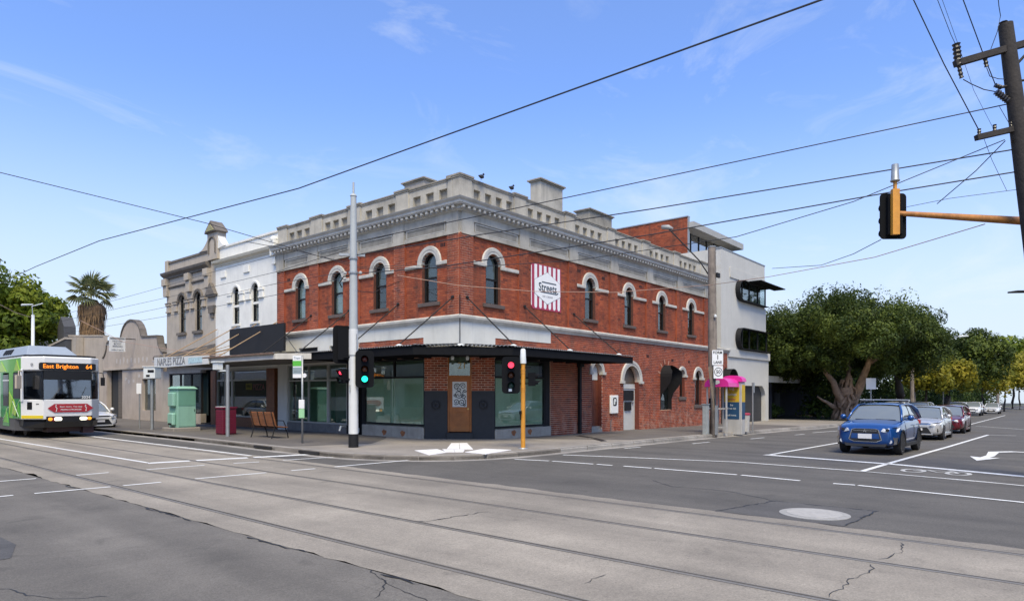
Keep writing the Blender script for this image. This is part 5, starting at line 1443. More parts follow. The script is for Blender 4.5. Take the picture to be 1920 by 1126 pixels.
lob = cauli((56, -4.3, 5.7), (4.6, 4.6, 4.4), 44, 1.6, 8, -.4)
g1 = gz(56) + .1
tree('dark_tree', 'second dark evergreen street tree with gaps showing sky just right of the huge one', (56, -4.3, g1), lob, 100, .125, DARKG, [((56, -4.3, g1 - .2), (56, -4.3, 5.5), .5, .2), ((56, -4.3, 3), (57.5, -6, 7), .2, .08), ((56, -4.3, 3), (55, -2.5, 7.5), .2, .08)], BARK_D, 8, group='dark evergreen street trees')
lob = cauli((80, -5.6, 5.0), (6.2, 6.2, 4.2), 50, 1.9, 12, -.5)
g2 = gz(80) + .1
tree('dark_tree', 'rounded dark evergreen street tree, farthest of the dark evergreens along the side street', (80, -5.6, g2), lob, 80, .17, DARKG, [((80, -5.6, g2 - .2), (80, -5.6, 5), .5, .2)], BARK_D, 12, group='dark evergreen street trees')
for i, (x, y, zc, rr, lab) in enumerate(((52.5, -7.0, 3.2, 2.2, 'yellow green autumn tree behind the silver car roof'), (66, -7.2, 3.6, 2.4, 'yellow green autumn tree standing over the maroon car'), (96, -8.0, 3.9, 3.4, 'bright yellow green tree above the distant white parked car'),
        (118, -9.2, 4.6, 4.2, 'yellow green tree far down the street left of the last timber pole'), (150, -10.0, 5.5, 5.5, 'yellow green tree at the right edge far down the street'))):
    g_ = gz(x) + .1
    lob = lobes_on((x, y, zc), (rr, rr, rr * .85), 34, rr * .32, 20 + i, -.6)
    tree('yellow_green_tree', lab, (x, y, g_), lob, 150, .10 + x * .0016, YELG, [((x, y, g_ - .2), (x, y, zc), .16, .08), ((x, y, zc - 1), (x + .6, y - .8, zc + 1), .08, .03)], BARK_D, 20 + i, group='autumn street trees')
for i, (x, y, zc, rr, lab) in enumerate(((50, 6.5, 4.0, 5.5, 'dense dark garden tree filling the gap behind the huge twisted trunk'), (66, 3.0, 4.5, 6, 'dense dark garden tree behind the second evergreen'), (170, -8, 7.5, 9, 'far grey green tree closing the right end of the street'), (135, -1, 6, 6.5, 'far dark green garden tree behind the parked cars'), (230, -22, 10, 13, 'far tree mass beyond the road end at the right edge'))):
    g_ = gz(x)
    tree('distant_tree', lab, (x, y, g_), lobes_on((x, y, zc), (rr, rr, rr * .8), 60, rr * .28, 40 + i, -.6), 130, .12 + x * .002, MIDG if i not in (0, 1, 3) else HEDG, [((x, y, g_ - .2), (x, y, zc), .3, .1)], BARK_D, 40 + i)
lob = []
for k in range(46):
    random.seed(100 + k); x = 42 + k * 2.3
    for q in range(3): lob.append((x + random.uniform(-1, 1), 1.0 - x * .035 + random.uniform(-2.2, 1.5), gz(x) + random.uniform(.3, 2.6) * (1 + .004 * x), random.uniform(.7, 1.25) * (1 + x * .005)))
sh = leaf_mesh('hedge_foliage', lob, 190, .17, HEDG, None, 55)
tag(sh, 'dense dark garden hedge running along the side street behind the cars', 'hedge', kind='stuff')
for i, (x, y, h, lab) in enumerate(((36.6, 3.2, 1.5, 'potted leafy shrub by the dark house door'), (37.8, 1.6, 1.2, 'low dark shrub in front of the dark house, under the big tree'), (34.0, 4.2, 1.2, 'small shrub against the navy wall beside the white building'))):
    lob = lobes_on((x, y, gz(x) + h * .6), (.9, .9, h * .55), 14, .35, 70 + i, -.9)
    r = thing('garden_shrub', lab, 'shrub', (x, y, gz(x) + .1)); leaf_mesh('foliage', lob, 110, .09, HEDG, r, 70 + i, offset=(x, y, gz(x) + .1))
    MB().cyl((x, y, gz(x)), (x, y, gz(x) + h * .5), .04, .02, 6).build('stem', BARK_D, r)
# left street tree
lob = []
for c, rr, k, lr, sd in (((-4.0, 49, 8.2), (5.6, 5.6, 4.0), 75, 1.2, 31), ((-1.6, 46, 7.2), (3.2, 3.2, 2.4), 30, .9, 32), ((-4.5, 47, 4.5), (4.0, 4.0, 2.5), 34, 1.0, 33)):
    lob += lobes_on(c, rr, k, lr, sd, -.7)
tree('street_tree', 'bright green broadleaf street tree rising behind the tram at the left edge', (-3.4, 48, .15), lob, 230, .20, MIDG, [((-3.4, 48, .1), (-3.4, 48, 7), .35, .15), ((-3.4, 48, 3), (-1.4, 46, 7), .15, .05), ((-3.4, 48, 3), (-6, 50, 8), .15, .05)], BARK_D, 31)

# palm with a skirt of dead fronds
PX, PY = 5.35, 54.1
pr_ = thing('fan_palm', 'tall fan palm with a brown skirt of dead fronds behind the low shops', 'palm tree', (PX, PY, 0), local=True)
b = MB(); b.lathe([(.55, 0), (.5, 4), (.62, 7.0)], (0, 0, 0), 12); b.build('trunk', BARK, pr_, smooth=True)
DEAD = mat('dead palm fronds', (.24, .15, .075), .95, var=.5, scale=3, bump=1, bscale=6, col2=(.09, .055, .03))
b = MB(); b.lathe([(.92, 6.6), (1.0, 7.4), (.92, 8.2), (1.08, 9.2), (1.15, 9.9), (.8, 10.3), (.2, 10.5)], (0, 0, 0), 18)
sk = b.build('dead_skirt', DEAD, pr_, smooth=True)
b = MB(); random.seed(4)
for k in range(260):
    a = random.uniform(0, 2 * PI); z = random.uniform(6.9, 10.1); r_ = .98 + .18 * max(0, (z - 8.2) / 1.7)
    L_ = random.uniform(.5, 1.3); c, s_ = math.cos(a), math.sin(a); w = random.uniform(.06, .14)
    b.add([(c * r_ - s_ * w, s_ * r_ + c * w, z), (c * r_ + s_ * w, s_ * r_ - c * w, z), (c * (r_ + random.uniform(-.05, .25)), s_ * (r_ + .1), z - L_)], [(0, 1, 2)])
stuff(b.build('hanging_dead_leaves', DEAD, pr_, recalc=False))
PALM = mat('palm frond green', (.13, .17, .06), .5, var=.4, scale=2.5, col2=(.22, .21, .09))
fr0 = None
b = MB(); b.tube([(0, 0, 0), (.5, 0, .04), (1.0, 0, 0)], .035, 5)
nb = 13
for k in range(nb):
    a = R(-84 + 168 * k / (nb - 1)); L_ = 1.12 * (1 - .18 * abs(math.sin(a)))
    c, s_ = math.cos(a), math.sin(a); w = .058
    b.add([(1.0, 0, 0), (1.0 + c * L_ * .55 - s_ * w, s_ * L_ * .55 + c * w, .05), (1.0 + c * L_, s_ * L_, -.30), (1.0 + c * L_ * .55 + s_ * w, s_ * L_ * .55 - c * w, .05), (1.0 + c * L_ * .5, s_ * L_ * .5, -.02)], [(0, 1, 4), (0, 4, 3), (1, 2, 4), (4, 2, 3)])
fr0 = b.build('frond', PALM, pr_, recalc=False)
random.seed(9); first = True
for ring_, (n_, el) in enumerate(((5, 80), (7, 56), (8, 30), (7, 5), (5, -20))):
    for k in range(n_):
        o = fr0 if first else fr0.copy()
        if not first: COL.objects.link(o)
        first = False
        o.parent = pr_
        o.location = (0, 0, 10.95 + .05 * ring_)
        o.rotation_euler = Euler((R(random.uniform(-25, 25)), R(-el + random.uniform(-9, 9)), 2 * PI * (k + .5 * (ring_ % 2)) / n_ + random.uniform(-.2, .2)), 'XYZ')
        s_ = random.uniform(.95, 1.25); o.scale = (s_, s_, s_)

# ================================================================== STREET FRONTS OPPOSITE (outside the frame, mirrored in the glass)
OPP = [('opposite_shop_row', 'plain two storey shop row across the tram street, behind the camera', (-27, -20.5, -2, 16, 7.5)), ('opposite_shop_row', 'lower shop row across the tram street, farther along', (-27, -20.5, 17, 40, 5.0)), ('opposite_shop_row', 'plain shop row across the tram street at its far end', (-27, -20.5, 41, 70, 7.0)),
       ('opposite_house', 'plain rendered corner house across the side street, behind the camera', (2, 20, -30, -22.5, 7.0)), ('opposite_house', 'low rendered house across the side street, farther along', (23, 40, -30, -23.5, 4.6))]
for nm, lab, (x0, x1, y0, y1, h) in OPP:
    t = thing(nm, lab, 'building', ((x0 + x1) / 2, (y0 + y1) / 2, 0))
    MB().box(x0, x1, y0, y1, -.5, h).build('wall', GREYT if h < 7.2 else BEIGE, t)
    MB().box(x0 - .1, x1 + .1, y0 - .1, y1 + .1, h, h + .25).build('coping', RENDER_D, t)
    if x0 < -20:
        for y in np.arange(y0 + 1, y1 - 2, 3.4):
            MB().box(x1, x1 + .04, y, y + 2.2, .6, 2.6).build('shop_window', BLACK, t)
            if h > 6: MB().box(x1, x1 + .04, y + .6, y + 1.5, 4.2, 5.8).build('window', BLACK, t)
    else:
        for x in np.arange(x0 + 1, x1 - 1.5, 3.4): MB().box(x, x + 1.2, y1, y1 + .04, .9, 2.6).build('window', BLACK, t)

# ================================================================== STREET FURNITURE
def lamp_mat(name, col, lit):
    if name in MATS: return MATS[name]
    return mat(name, tuple(c * .5 for c in col) if lit else tuple(c * .10 + .008 for c in col), .25, emit=(col, 2.2) if lit else None)
LENS = {('r', 1): lamp_mat('lit red lens', (1.0, .05, .10), 1), ('r', 0): lamp_mat('dull red lens', (.8, .05, .03), 0), ('a', 0): lamp_mat('dull amber lens', (.9, .22, .04), 0),
        ('g', 1): lamp_mat('lit green lens', (.02, .95, .62), 1), ('g', 0): lamp_mat('dull green lens', (.03, .4, .3), 0)}
def rounded(w, h, r, cx=0, cz=0, n=5):
    P = []
    for sx, sz, a0 in ((1, -1, -90), (1, 1, 0), (-1, 1, 90), (-1, -1, 180)):
        for k in range(n + 1):
            a = R(a0 + 90 * k / n); P.append((cx + sx * (w / 2 - r) + r * math.cos(a), cz + sz * (h / 2 - r) + r * math.sin(a)))
    return P
def signal_head(root, x, y, z, yaw, lit=None, board=True, aspects='rag', off=0.0, extra_col=False, s=1.0):
    """traffic lantern facing direction yaw (degrees, outward normal); z = centre height"""
    T = frame(x, y, R(yaw))
    h = .34 * len(aspects) * s
    b = MB(T)
    if board: b.prism(rounded(.62 * s, h + .24 * s, .13 * s, off, z), .10, .13)
    b.box(off - .16 * s, off + .16 * s, -.10, .12, z - h / 2, z + h / 2)
    hd = b.build('signal_head', SIGNAL, root)
    for i, c in enumerate(aspects):
        zc = z + h / 2 - .17 * s - .34 * s * i
        m_ = MB(T); m_.lathe([(.105 * s, .13), (.10 * s, .145), (.07 * s, .165), (.001, .17)], (off, 0, zc), 16, 'y'); m_.build('lens', LENS[(c, 1 if lit == c else 0)], hd, smooth=True)
        m_ = MB(T); g_ = []
        for k in range(13):
            a = R(-35 + 250 * k / 12); dd = .30 * s * (0.45 + .55 * max(0, math.sin(a)))
            g_.append([(off + .125 * s * math.cos(a), .12, zc + .125 * s * math.sin(a)), (off + .125 * s * math.cos(a), .12 + dd, zc + .122 * s * math.sin(a) - .01)])
        m_.sheet(g_); m_.build('visor', SIGNAL, hd, recalc=False)
    return hd
# --- thick tram pole with signals
TP = thing('tram_pole', 'thick grey tram pole with white and black painted foot, cables and green traffic signal', 'tram pole', (-3.95, .80, .14))
P0 = (-3.95, .80)
m_ = MB(); m_.cyl((*P0, .56), (*P0, 3.85), .150, .145, 24); m_.build('white_sleeve', mat('white pole paint', (.60, .60, .58), .5, var=.06, streak=.2), TP, smooth=True, angle=40)
m_ = MB(); m_.cyl((*P0, .12), (*P0, .565), .156, .155, 24); m_.build('black_foot', BLACK, TP, smooth=True, angle=40)
m_ = MB(); m_.cyl((*P0, 3.85), (*P0, 5.6), .130, .118, 20); m_.cyl((*P0, 5.6), (*P0, 8.04), .112, .092, 20); m_.lathe([(.11, 0), (.08, .06), (.04, .08), (.001, .08)], (*P0, 8.04), 14); m_.cyl((*P0, 8.04), (*P0, 8.48), .038, .034, 10); m_.build('pole', mat('pale grey pole paint', (.38, .40, .40), .55, var=.06), TP, smooth=True, angle=40)
m_ = MB(); m_.lathe([(.15, 0), (.15, .06), (.001, .06)], (*P0, 5.60), 16); m_.lathe([(.14, 0), (.14, .05), (.001, .05)], (*P0, 6.05), 16); m_.lathe([(.15, 0), (.15, .05), (.001, .05)], (*P0, 3.0), 16); m_.build('clamp_band', STEEL, TP)
T = frame(*P0, R(-40))
MB(T).box(-.45, .35, -.20, -.10, 6.18, 6.26).build('cross_bracket', STEEL, TP); MB(T).tube([(-.1, 0, 5.55), (-.3, 0, 5.5), (-.42, .05, 5.3), (-.35, .05, 5.15)], .022, 6).build('cross_bracket', BLACK, TP)
for s, z in ((-.25, 5.60), (.22, 5.62), (-.26, 5.42)): m_ = MB(T); m_.lathe([(.02, -.05), (.05, -.02), (.05, .02), (.03, .03), (.055, .05), (.02, .08)], (s, .05, z), 10, 'y'); m_.build('insulator', mat('glazed insulator', (.35, .34, .32), .3), TP)
m_ = MB(T); m_.tube([(.10, .12, 3.7), (.12, .14, 2.6), (.14, .14, 1.2)], .012, 5); m_.tube([(-.1, .12, 2.1), (-.1, .14, 1.9)], .02); m_.build('cable', STEEL, TP)
T2 = frame(*P0, R(-38))
signal_head(TP, T2(.27, 0, 0)[0], T2(.27, .16, 0)[1], 2.60, -38, 'g', s=.92)
signal_head(TP, *T2(-.33, -.05, 0)[:2], 3.38, 148, None, s=.95, off=0.0)
signal_head(TP, *T2(-.30, .0, 0)[:2], 2.38, -78, 'r', board=False, s=.66, aspects='rg')
for z in (2.95, 2.25): MB(T2).box(-.3, .3, .04, .10, z, z + .05).build('signal_bracket', SIGNAL, TP)
MB(T2).box(-.35, .1, -.1, -.04, 3.4, 3.45).build('signal_bracket', SIGNAL, TP)
# --- yellow signal pole
YP = thing('signal_pole', 'slim yellow traffic signal pole with white cap and red light on the corner footpath', 'traffic light', (-.83, -3.55, .14))
P1 = (-.83, -3.55)
m_ = MB(); m_.cyl((*P1, .1), (*P1, 2.8), .070, .070, 16); m_.build('pole', ORANGE, YP, smooth=True, angle=40)
m_ = MB(); m_.lathe([(.10, 0), (.095, .1), (.078, .42), (.04, .46), (.001, .46)], (*P1, 2.76), 14); m_.build('cap', BLIND, YP, smooth=True, angle=50)
m_ = MB(); m_.lathe([(.16, 0), (.15, .02), (.08, .03), (.001, .03)], (*P1, .14), 14); m_.build('base_flange', STEEL, YP)
m_ = MB()
for z in (2.55, 2.45, 2.0, 1.95, 1.9): m_.lathe([(.082, 0), (.082, .025), (.001, .025)], (*P1, z), 12)
m_.build('clamp_band', ORANGE, YP)
T3 = frame(*P1, R(-52))
signal_head(YP, *T3(-.38, 0, 0)[:2], 2.40, -47, 'r', s=.90)
signal_head(YP, *T3(.26, .0, 0)[:2], 2.27, 40, None, board=False, s=.60, aspects='rg')
for z in (2.62, 2.12): MB(T3).box(-.36, .25, .0, .04, z, z + .04).build('signal_bracket', SIGNAL, YP)
m_ = MB(T3); m_.box(-.10, -.06, .05, .12, 1.02, 1.22); m_.box(-.12, -.04, .04, .1, 1.2, 1.3); m_.build('push_button', SIGNAL, YP, bevel=.01)
MB(T3).box(-.44, -.34, .155, .16, 1.90, 1.98).build('sticker', BLIND, YP)
# --- overhead mast arm signal at the right
MA = thing('overhead_signal', 'yellow mast arm reaching in from the right edge with black traffic signal seen from behind', 'traffic light', (2.6, -16.5, 0))
A0 = Vector((.07, -13.46, 5.84)); A1 = Vector((2.35, -16.2, 5.62))
m_ = MB(); m_.cyl(tuple(A0), tuple(A1), .055, .10, 12); m_.cyl((2.35, -16.2, -.1), (2.35, -16.2, 6.1), .12, .10, 16); m_.build('mast_arm', mat('weathered orange paint', (.36, .15, .035), .55, var=.35, scale=5), MA, smooth=True, angle=40)
TM = frame(A0.x, A0.y, R(-52))
m_ = MB(TM); m_.box(-.12, .03, .02, .12, 5.35, 6.35); m_.box(-.07, -.02, .03, .10, 6.3, 6.6); m_.build('mounting_plate', ORANGE, MA)
m_ = MB(TM); m_.lathe([(.09, 0), (.10, .02), (.085, .04), (.07, .38), (.001, .38)], (-.045, .065, 6.52), 14); m_.build('cap', STEEL, MA, smooth=True, angle=50)
m_ = MB(TM); m_.prism(rounded(.58, 1.02, .09, .0, 5.80), -.12, -.09); m_.build('backing_board', SIGNAL, MA, bevel=.008)
hd = MB(TM).box(-.16, .16, -.30, .02, 5.36, 6.24).build('signal_head', SIGNAL, MA, bevel=.02)
for i, c in enumerate('rag'):
    g_ = []; m_ = MB(TM); zc = 6.08 - i * .29
    for k in range(9):
        a = R(-30 + 240 * k / 8); g_.append([(.12 * math.cos(a), -.30, zc + .12 * math.sin(a)), (.12 * math.cos(a), -.5, zc + .12 * math.sin(a))])
    m_.sheet(g_); m_.build('visor', SIGNAL, hd, recalc=False)
    m_ = MB(TM); m_.lathe([(.1, -.31), (.1, -.30)], (0, 0, zc), 12, 'y'); m_.build('lens', LENS[(c, 0)], hd)
MB(TM).box(-.05, .05, .02, .06, 5.42, 5.48).build('hinge', STEEL, MA)
# --- timber power pole top right
PP = thing('power_pole', 'tall dark timber power pole leaning at the right edge with two crossarms and insulators', 'power pole', (2.4, -17.0, -.1))
DT = mat('dark creosote timber', (.028, .023, .02), .85, var=.4, scale=3, bump=.6, bscale=18)
ax, bx_ = Vector((1.01, -15.36, 9.76)), Vector((1.27, -15.67, 6.61))
dv = (bx_ - ax) / 3.15
pt = lambda z: tuple(ax + dv * (9.76 - z))
m_ = MB(); m_.tube([pt(9.75), pt(6.6), pt(3.0), pt(-.2)], [.135, .175, .20, .22], 14); m_.build('pole', DT, PP, smooth=True, angle=50)
TPp = frame(ax.x, ax.y, R(-50))
def pr14(s, z, n=0.0): return TPp(s, n, z)
def q14(px, py, d=14.0):
    l = (px - 960) / 1225 * d
    return (-16.51 + l * .6428 + d * .766, -16.26 - l * .766 + d * .6428, 1.87 + (735 - py) * d / 1225)
m_ = MB()
def arm(p, q, h=.065):
    p, q = Vector(p), Vector(q); d = (q - p).normalized(); up = Vector((0, 0, 1)); sd_ = d.cross(up).normalized() * .06
    up = sd_.cross(d).normalized() * h
    m_.hexa([p - sd_ - up, p + sd_ - up, p + sd_ + up, p - sd_ + up], [q - sd_ - up, q + sd_ - up, q + sd_ + up, q - sd_ + up])
u1a, u1b = (.31, -14.53, 8.90), (2.2, -16.9, 9.75)
u2a, u2b = (.61, -14.88, 7.32), (2.3, -16.9, 7.92)
arm(u1a, u1b); m_.build('crossarm', DT, PP); m_ = MB(); arm(u2a, u2b, .055); m_.build('crossarm', DT, PP)
INS = mat('dark insulator', (.02, .018, .018), .35)
def insul(p, q, r=.07, n=5, parent=PP):
    p, q = Vector(p), Vector(q); mm = MB(); P = []; rr = []
    for k in range(n * 2 + 1): P.append(p + (q - p) * k / (n * 2)); rr.append(r if k % 2 == 0 else r * .7)
    mm.tube(P, rr, 8); return mm.build('insulator', INS, parent)
insul(q14(1797, 122), q14(1793, 83), .085); insul(q14(1798, 124), q14(1803, 146), .045, 3)
insul(q14(1883, 70), q14(1881, 42), .085); insul(q14(1846, 104), q14(1850, 125), .045, 3)
insul(q14(1868, 172), q14(1889, 188), .075); insul(q14(1866, 160), q14(1878, 164), .05, 3)
for px, py in ((1836, 248), (1865, 240), (1896, 232)): insul(q14(px, py + 10), q14(px, py - 6), .04, 3)
insul(q14(1904, 258), q14(1902, 268), .07, 3)
m_ = MB(); m_.tube([q14(1876, 164), q14(1900, 160)], .03, 6); m_.tube([q14(1889, 188), q14(1905, 196)], .06, 6); m_.tube([q14(1907, 120), q14(1930, 95)], .03, 6); m_.tube([q14(1905, 152), q14(1930, 150)], .025, 6); m_.build('bracket', DT, PP)
b_ = MB(TPp); m_ = MB(); p_ = q14(1901, 215); m_.box(p_[0] - .05, p_[0] + .05, p_[1] - .28, p_[1] - .1, p_[2] - .3, p_[2] + .1); m_.build('pole_plate', STEEL, PP)

# --- wires: each hangs between its own two fittings
def wire(P, r=.012, sag=0.0, m=WIRE, label=None, name='overhead_wire', group='overhead wires above the crossing'):
    if len(P) == 2:
        a, c = Vector(P[0]), Vector(P[1]); n_ = 14
        P = [a + (c - a) * k / n_ - Vector((0, 0, 4 * sag * (k / n_) * (1 - k / n_))) for k in range(n_ + 1)]
    mm = MB(); mm.tube(P, r, 5); o = mm.build(name, m)
    return tag(o, label, 'wire', group)
wire([(-9.5, -40, 5.8), (-9.5, -14.45, 5.8), (-9.5, -5, 5.8), (-10.4, 2.84, 5.8), (-10.35, 8.6, 5.85), (-9.9, 30, 5.8)], .011, label='long black tram wire running diagonally across the sky to the top edge')
pw = q14(652, 496, 20.6)
wire([(-18.5, 4.4, 7.35), (-12.5, 2.72, 7.0), (-8.2, 1.66, 6.5), pw], .010, label='thin span wire from the left picture edge down to the thick tram pole')
a_ = q14(668, 453, 20.6)
wire([a_, q14(1050, 373, 17), q14(1905, 192, 14)], .013, label='black cable from tram pole to power pole, highest of those over the parapet')
wire([q14(668, 478, 20.6), q14(900, 440, 19), q14(1220, 392, 16.5), q14(1915, 278, 14)], .015, label='thick black cable crossing the sky just below the highest parapet cable')
wire([q14(672, 512, 20.6), q14(820, 501, 20), q14(1220, 440, 17), q14(1660, 362, 15), q14(1918, 320, 14)], .015, label='black cable passing over the arched brick windows towards the power pole foot')
wire([q14(672, 503, 20.6), q14(860, 502, 20), q14(1080, 488, 18.5), q14(1380, 444, 16), q14(1600, 378, 15), q14(1884, 262, 14)], .010, label='thin cable curving up from the tram pole to the lower crossarm')
wire([q14(668, 500, 20.6), q14(800, 497, 21), q14(862, 500, 22)], .008, label='short thin cable from the tram pole to the brick corner')
wire([q14(745, 516, 22.5), q14(860, 535, 21), q14(1000, 546, 22), q14(1150, 548, 24), q14(1332, 534, 28.7), q14(1440, 519, 24), q14(1640, 482, 18), q14(1847, 420, 14.5)], .011, m=mat('tan insulated cable', (.42, .26, .18), .6), label='pale pinkish cable sagging across the striped sign and brick wall')
wire([q14(1448, 503, 24), q14(1540, 497, 19), q14(1600, 476, 16), q14(1652, 449, 14.6)], .009, label='thin service wire behind the overhead signal near the white building')
wire([q14(1885, 264, 14), q14(1830, 320, 14.6), q14(1757, 382, 15.5)], .010, label='short dark cable dropping left from the lower crossarm')
wire([q14(1700, 388, 15), q14(1780, 372, 14.6), q14(1925, 353, 14)], .006, label='very thin wire right of the overhead signal')
for i, (pts, r_, lab) in enumerate((
        ([q14(1700, -30, 13), q14(1713, 0, 13), q14(1770, 120, 13.4), q14(1836, 245, 14)], .011, 'dark wire from the top edge to the left end of the lower crossarm'),
        ([q14(1750, -30, 13), q14(1758, 0, 13), q14(1783, 65, 13.6), q14(1792, 84, 14)], .006, 'thin wire from the top edge to the left end insulator of the upper crossarm'),
        ([q14(1765, -5, 13), q14(1796, 82, 13.8), q14(1826, 170, 14.6), q14(1862, 240, 15)], .004, 'hair thin wire behind the upper crossarm'),
        ([q14(1792, -35, 13), q14(1806, 0, 13), q14(1842, 97, 14), q14(1866, 158, 14.2)], .010, 'dark wire from the top edge to the middle of the upper crossarm'),
        ([q14(1870, -20, 13.5), q14(1873, 12, 13.8), q14(1876, 30, 14), q14(1870, 60, 14), q14(1858, 92, 14)], .008, 'looping jumper wire left of the pole top'),
        ([q14(1806, 149, 14), q14(1822, 158, 14), q14(1845, 168, 14), q14(1866, 172, 14)], .010, 'drooping jumper wire under the upper crossarm'),
        ([q14(1850, 127, 14), q14(1856, 143, 14), q14(1872, 148, 14), q14(1890, 149, 14)], .008, 'short jumper wire near the pole under the upper crossarm'),
        ([q14(1843, 255, 14), q14(1860, 300, 14.5), q14(1888, 358, 16)], .005, 'hair thin wire below the lower crossarm'),
        ([q14(1874, 200, 14), q14(1896, 238, 14)], .006, 'tiny wire beside the pole above the lower crossarm'))):
    wire(pts, r_, label=lab)
# wires leaving the tram pole to the left along the shops
for i, (pts, lab) in enumerate((
        ([q14(655, 447, 20.8), q14(520, 478, 25), q14(405, 508, 31), q14(315, 535, 38), q14(80, 600, 48)], 'upper feeder cable running left from the tram pole past the white shop'),
        ([q14(655, 467, 20.8), q14(520, 509, 25), q14(315, 557, 38), q14(100, 605, 48)], 'second feeder cable running left from the tram pole past the white shop'),
        ([q14(655, 517, 20.8), q14(520, 552, 25), q14(315, 592, 38), q14(120, 625, 48)], 'lowest feeder cable crossing the taupe shop windows'),
        ([q14(655, 508, 20.8), q14(520, 531, 25), q14(380, 561, 33), q14(120, 615, 48)], 'third feeder cable crossing the paired arched windows'),
        ([q14(462, 453, 22), q14(560, 471, 21.3), q14(655, 493, 20.7)], 'short span wire over the far end of the grey parapet'),
        ([q14(150, 600, 42), q14(230, 640, 36), q14(320, 655, 30), q14(420, 668, 26)], 'sagging pale service cable in front of the curved parapet'),
        ([q14(60, 595, 30), q14(28, 585, 24), q14(0, 571, 20), q14(-60, 520, 16)], 'pale wire slanting down in front of the left street tree'),
        ([q14(660, 545, 21), q14(700, 548, 23), q14(757, 524, 25.5)], 'thin wire drooping below the second arched window from the corner'))):
    wire(pts, .010 if i < 5 else .012, m=WIRE if i not in (5, 6) else mat('tan insulated cable', (.42, .26, .18)), label=lab, group='overhead wires along the shops')

# --- weathered timber pole with signs at the side kerb
SP = thing('timber_pole', 'weathered grey timber pole standing at the kerb before the white modern building', 'power pole', (11.46, -4.45, .02))
m_ = MB(); m_.tube([(11.46, -4.42, -.1), (11.46, -4.43, 3), (11.44, -4.4, 8.30)], [.215, .20, .165], 14); m_.build('pole', TIMBER, SP, smooth=True, angle=50)
m_ = MB(); m_.lathe([(.18, 0), (.18, .04), (.001, .04)], (11.44, -4.4, 8.30), 12); m_.build('pole_cap', STEEL, SP)
m_ = MB(); m_.box(11.30, 11.38, -4.70, -4.60, .0, 1.3); m_.build('cable_guard', STEEL, SP)
m_ = MB(); m_.tube([(11.5, -4.3, 7.0), (11.9, -3.6, 7.9), (11.55, -2.3, 9.45)], .03, 8); m_.build('lamp_arm', BLACK, SP)
m_ = MB(); m_.tube([(11.60, -2.45, 9.47), (11.54, -2.25, 9.56), (11.45, -1.95, 9.60)], [.05, .12, .09], 10); m_.build('lamp_head', mat('lamp grey', (.30, .30, .29), .5), SP, smooth=True)
m_ = MB(); m_.lathe([(.03, 0), (.06, .03), (.06, .12), (.001, .16)], (11.3, -4.62, 5.15), 8); m_.build('insulator', BLIND, SP)
m_ = MB(); m_.box(11.4, 11.7, -4.68, -4.60, 6.95, 7.15); m_.build('bracket', BLACK, SP)
TS = frame(11.46, -4.62, R(-40))
S1 = thing('lane_sign', 'white FORM 1 LANE sign, upper of the two signs on the weathered timber pole', 'road sign', (11.35, -4.75, 3.05))
m_ = MB(TS); m_.prism(rounded(.52, .66, .04, 0, 3.40), .06, .08); m_.build('sign_plate', mat('road sign white', (.74, .74, .73), .45), S1)
for t_, z, sz in (('FORM', 3.62, .165), ('1', 3.41, .28), ('LANE', 3.19, .165)): put_text(t_, sz, TS, S1, BLACK, (0, z), .085, bold=.005)
S2 = thing('speed_sign', 'small white 50 sign with black ring, lower of the two signs on the timber pole', 'road sign', (11.35, -4.75, 2.45))
m_ = MB(TS); m_.prism(rounded(.44, .56, .03, .03, 2.76), .06, .08); m_.build('sign_plate', MATS['road sign white'], S2)
m_ = MB(TS)
for k in range(28):
    a0, a1 = 2 * PI * k / 28, 2 * PI * (k + 1) / 28
    m_.add([(.03 + q * math.cos(a), .083, 2.77 + q * math.sin(a)) for a, q in ((a0, .165), (a1, .165), (a1, .195), (a0, .195))], [(0, 1, 2, 3)])
m_.build('ring', BLACK, S2, recalc=False)
put_text('50', .22, TS, S2, BLACK, (.03, 2.77), .085, bold=.005)
BO = thing('steel_post', 'square galvanised steel cabinet post close beside the timber pole foot', 'bollard', (10.93, -4.33, .02))
MB().box(10.82, 11.06, -4.45, -4.22, -.1, 1.33).build('post', mat('pale galvanised', (.35, .37, .36), .5, metal=.3, var=.2, scale=5), BO, bevel=.02)
MB().box(10.80, 11.08, -4.47, -4.20, 1.33, 1.37).build('cap', STEEL, BO)
# --- telephone booth with pink hood
PB = thing('phone_booth', 'grey telephone booth with pink curved hood and yellow and blue advert panel', 'phone booth', (13.3, -4.5, 0))
GB = mat('booth grey', (.42, .41, .39), .5, var=.08, streak=.2); PINK = mat('magenta hood', (.62, .03, .28), .3)
m_ = MB()
for x, y in ((12.35, -4.7), (12.35, -3.8), (13.6, -3.8)): m_.box(x - .03, x + .03, y - .03, y + .03, -.1, 2.25)
m_.box(12.35, 13.6, -3.83, -3.77, 1.1, 1.16); m_.box(12.32, 12.38, -4.7, -3.8, 1.1, 1.16); m_.box(12.35, 13.6, -3.83, -3.77, .25, .3); m_.box(12.32, 12.38, -4.7, -3.8, .25, .3); m_.build('frame', GB, PB)
m_ = MB(); m_.box(13.55, 13.95, -4.95, -4.0, -.1, 2.36); m_.build('advert_column', GB, PB, bevel=.02)
TB = frame(13.55, -4.95, R(-90)); TBf = frame(13.55, -4.96, 0)
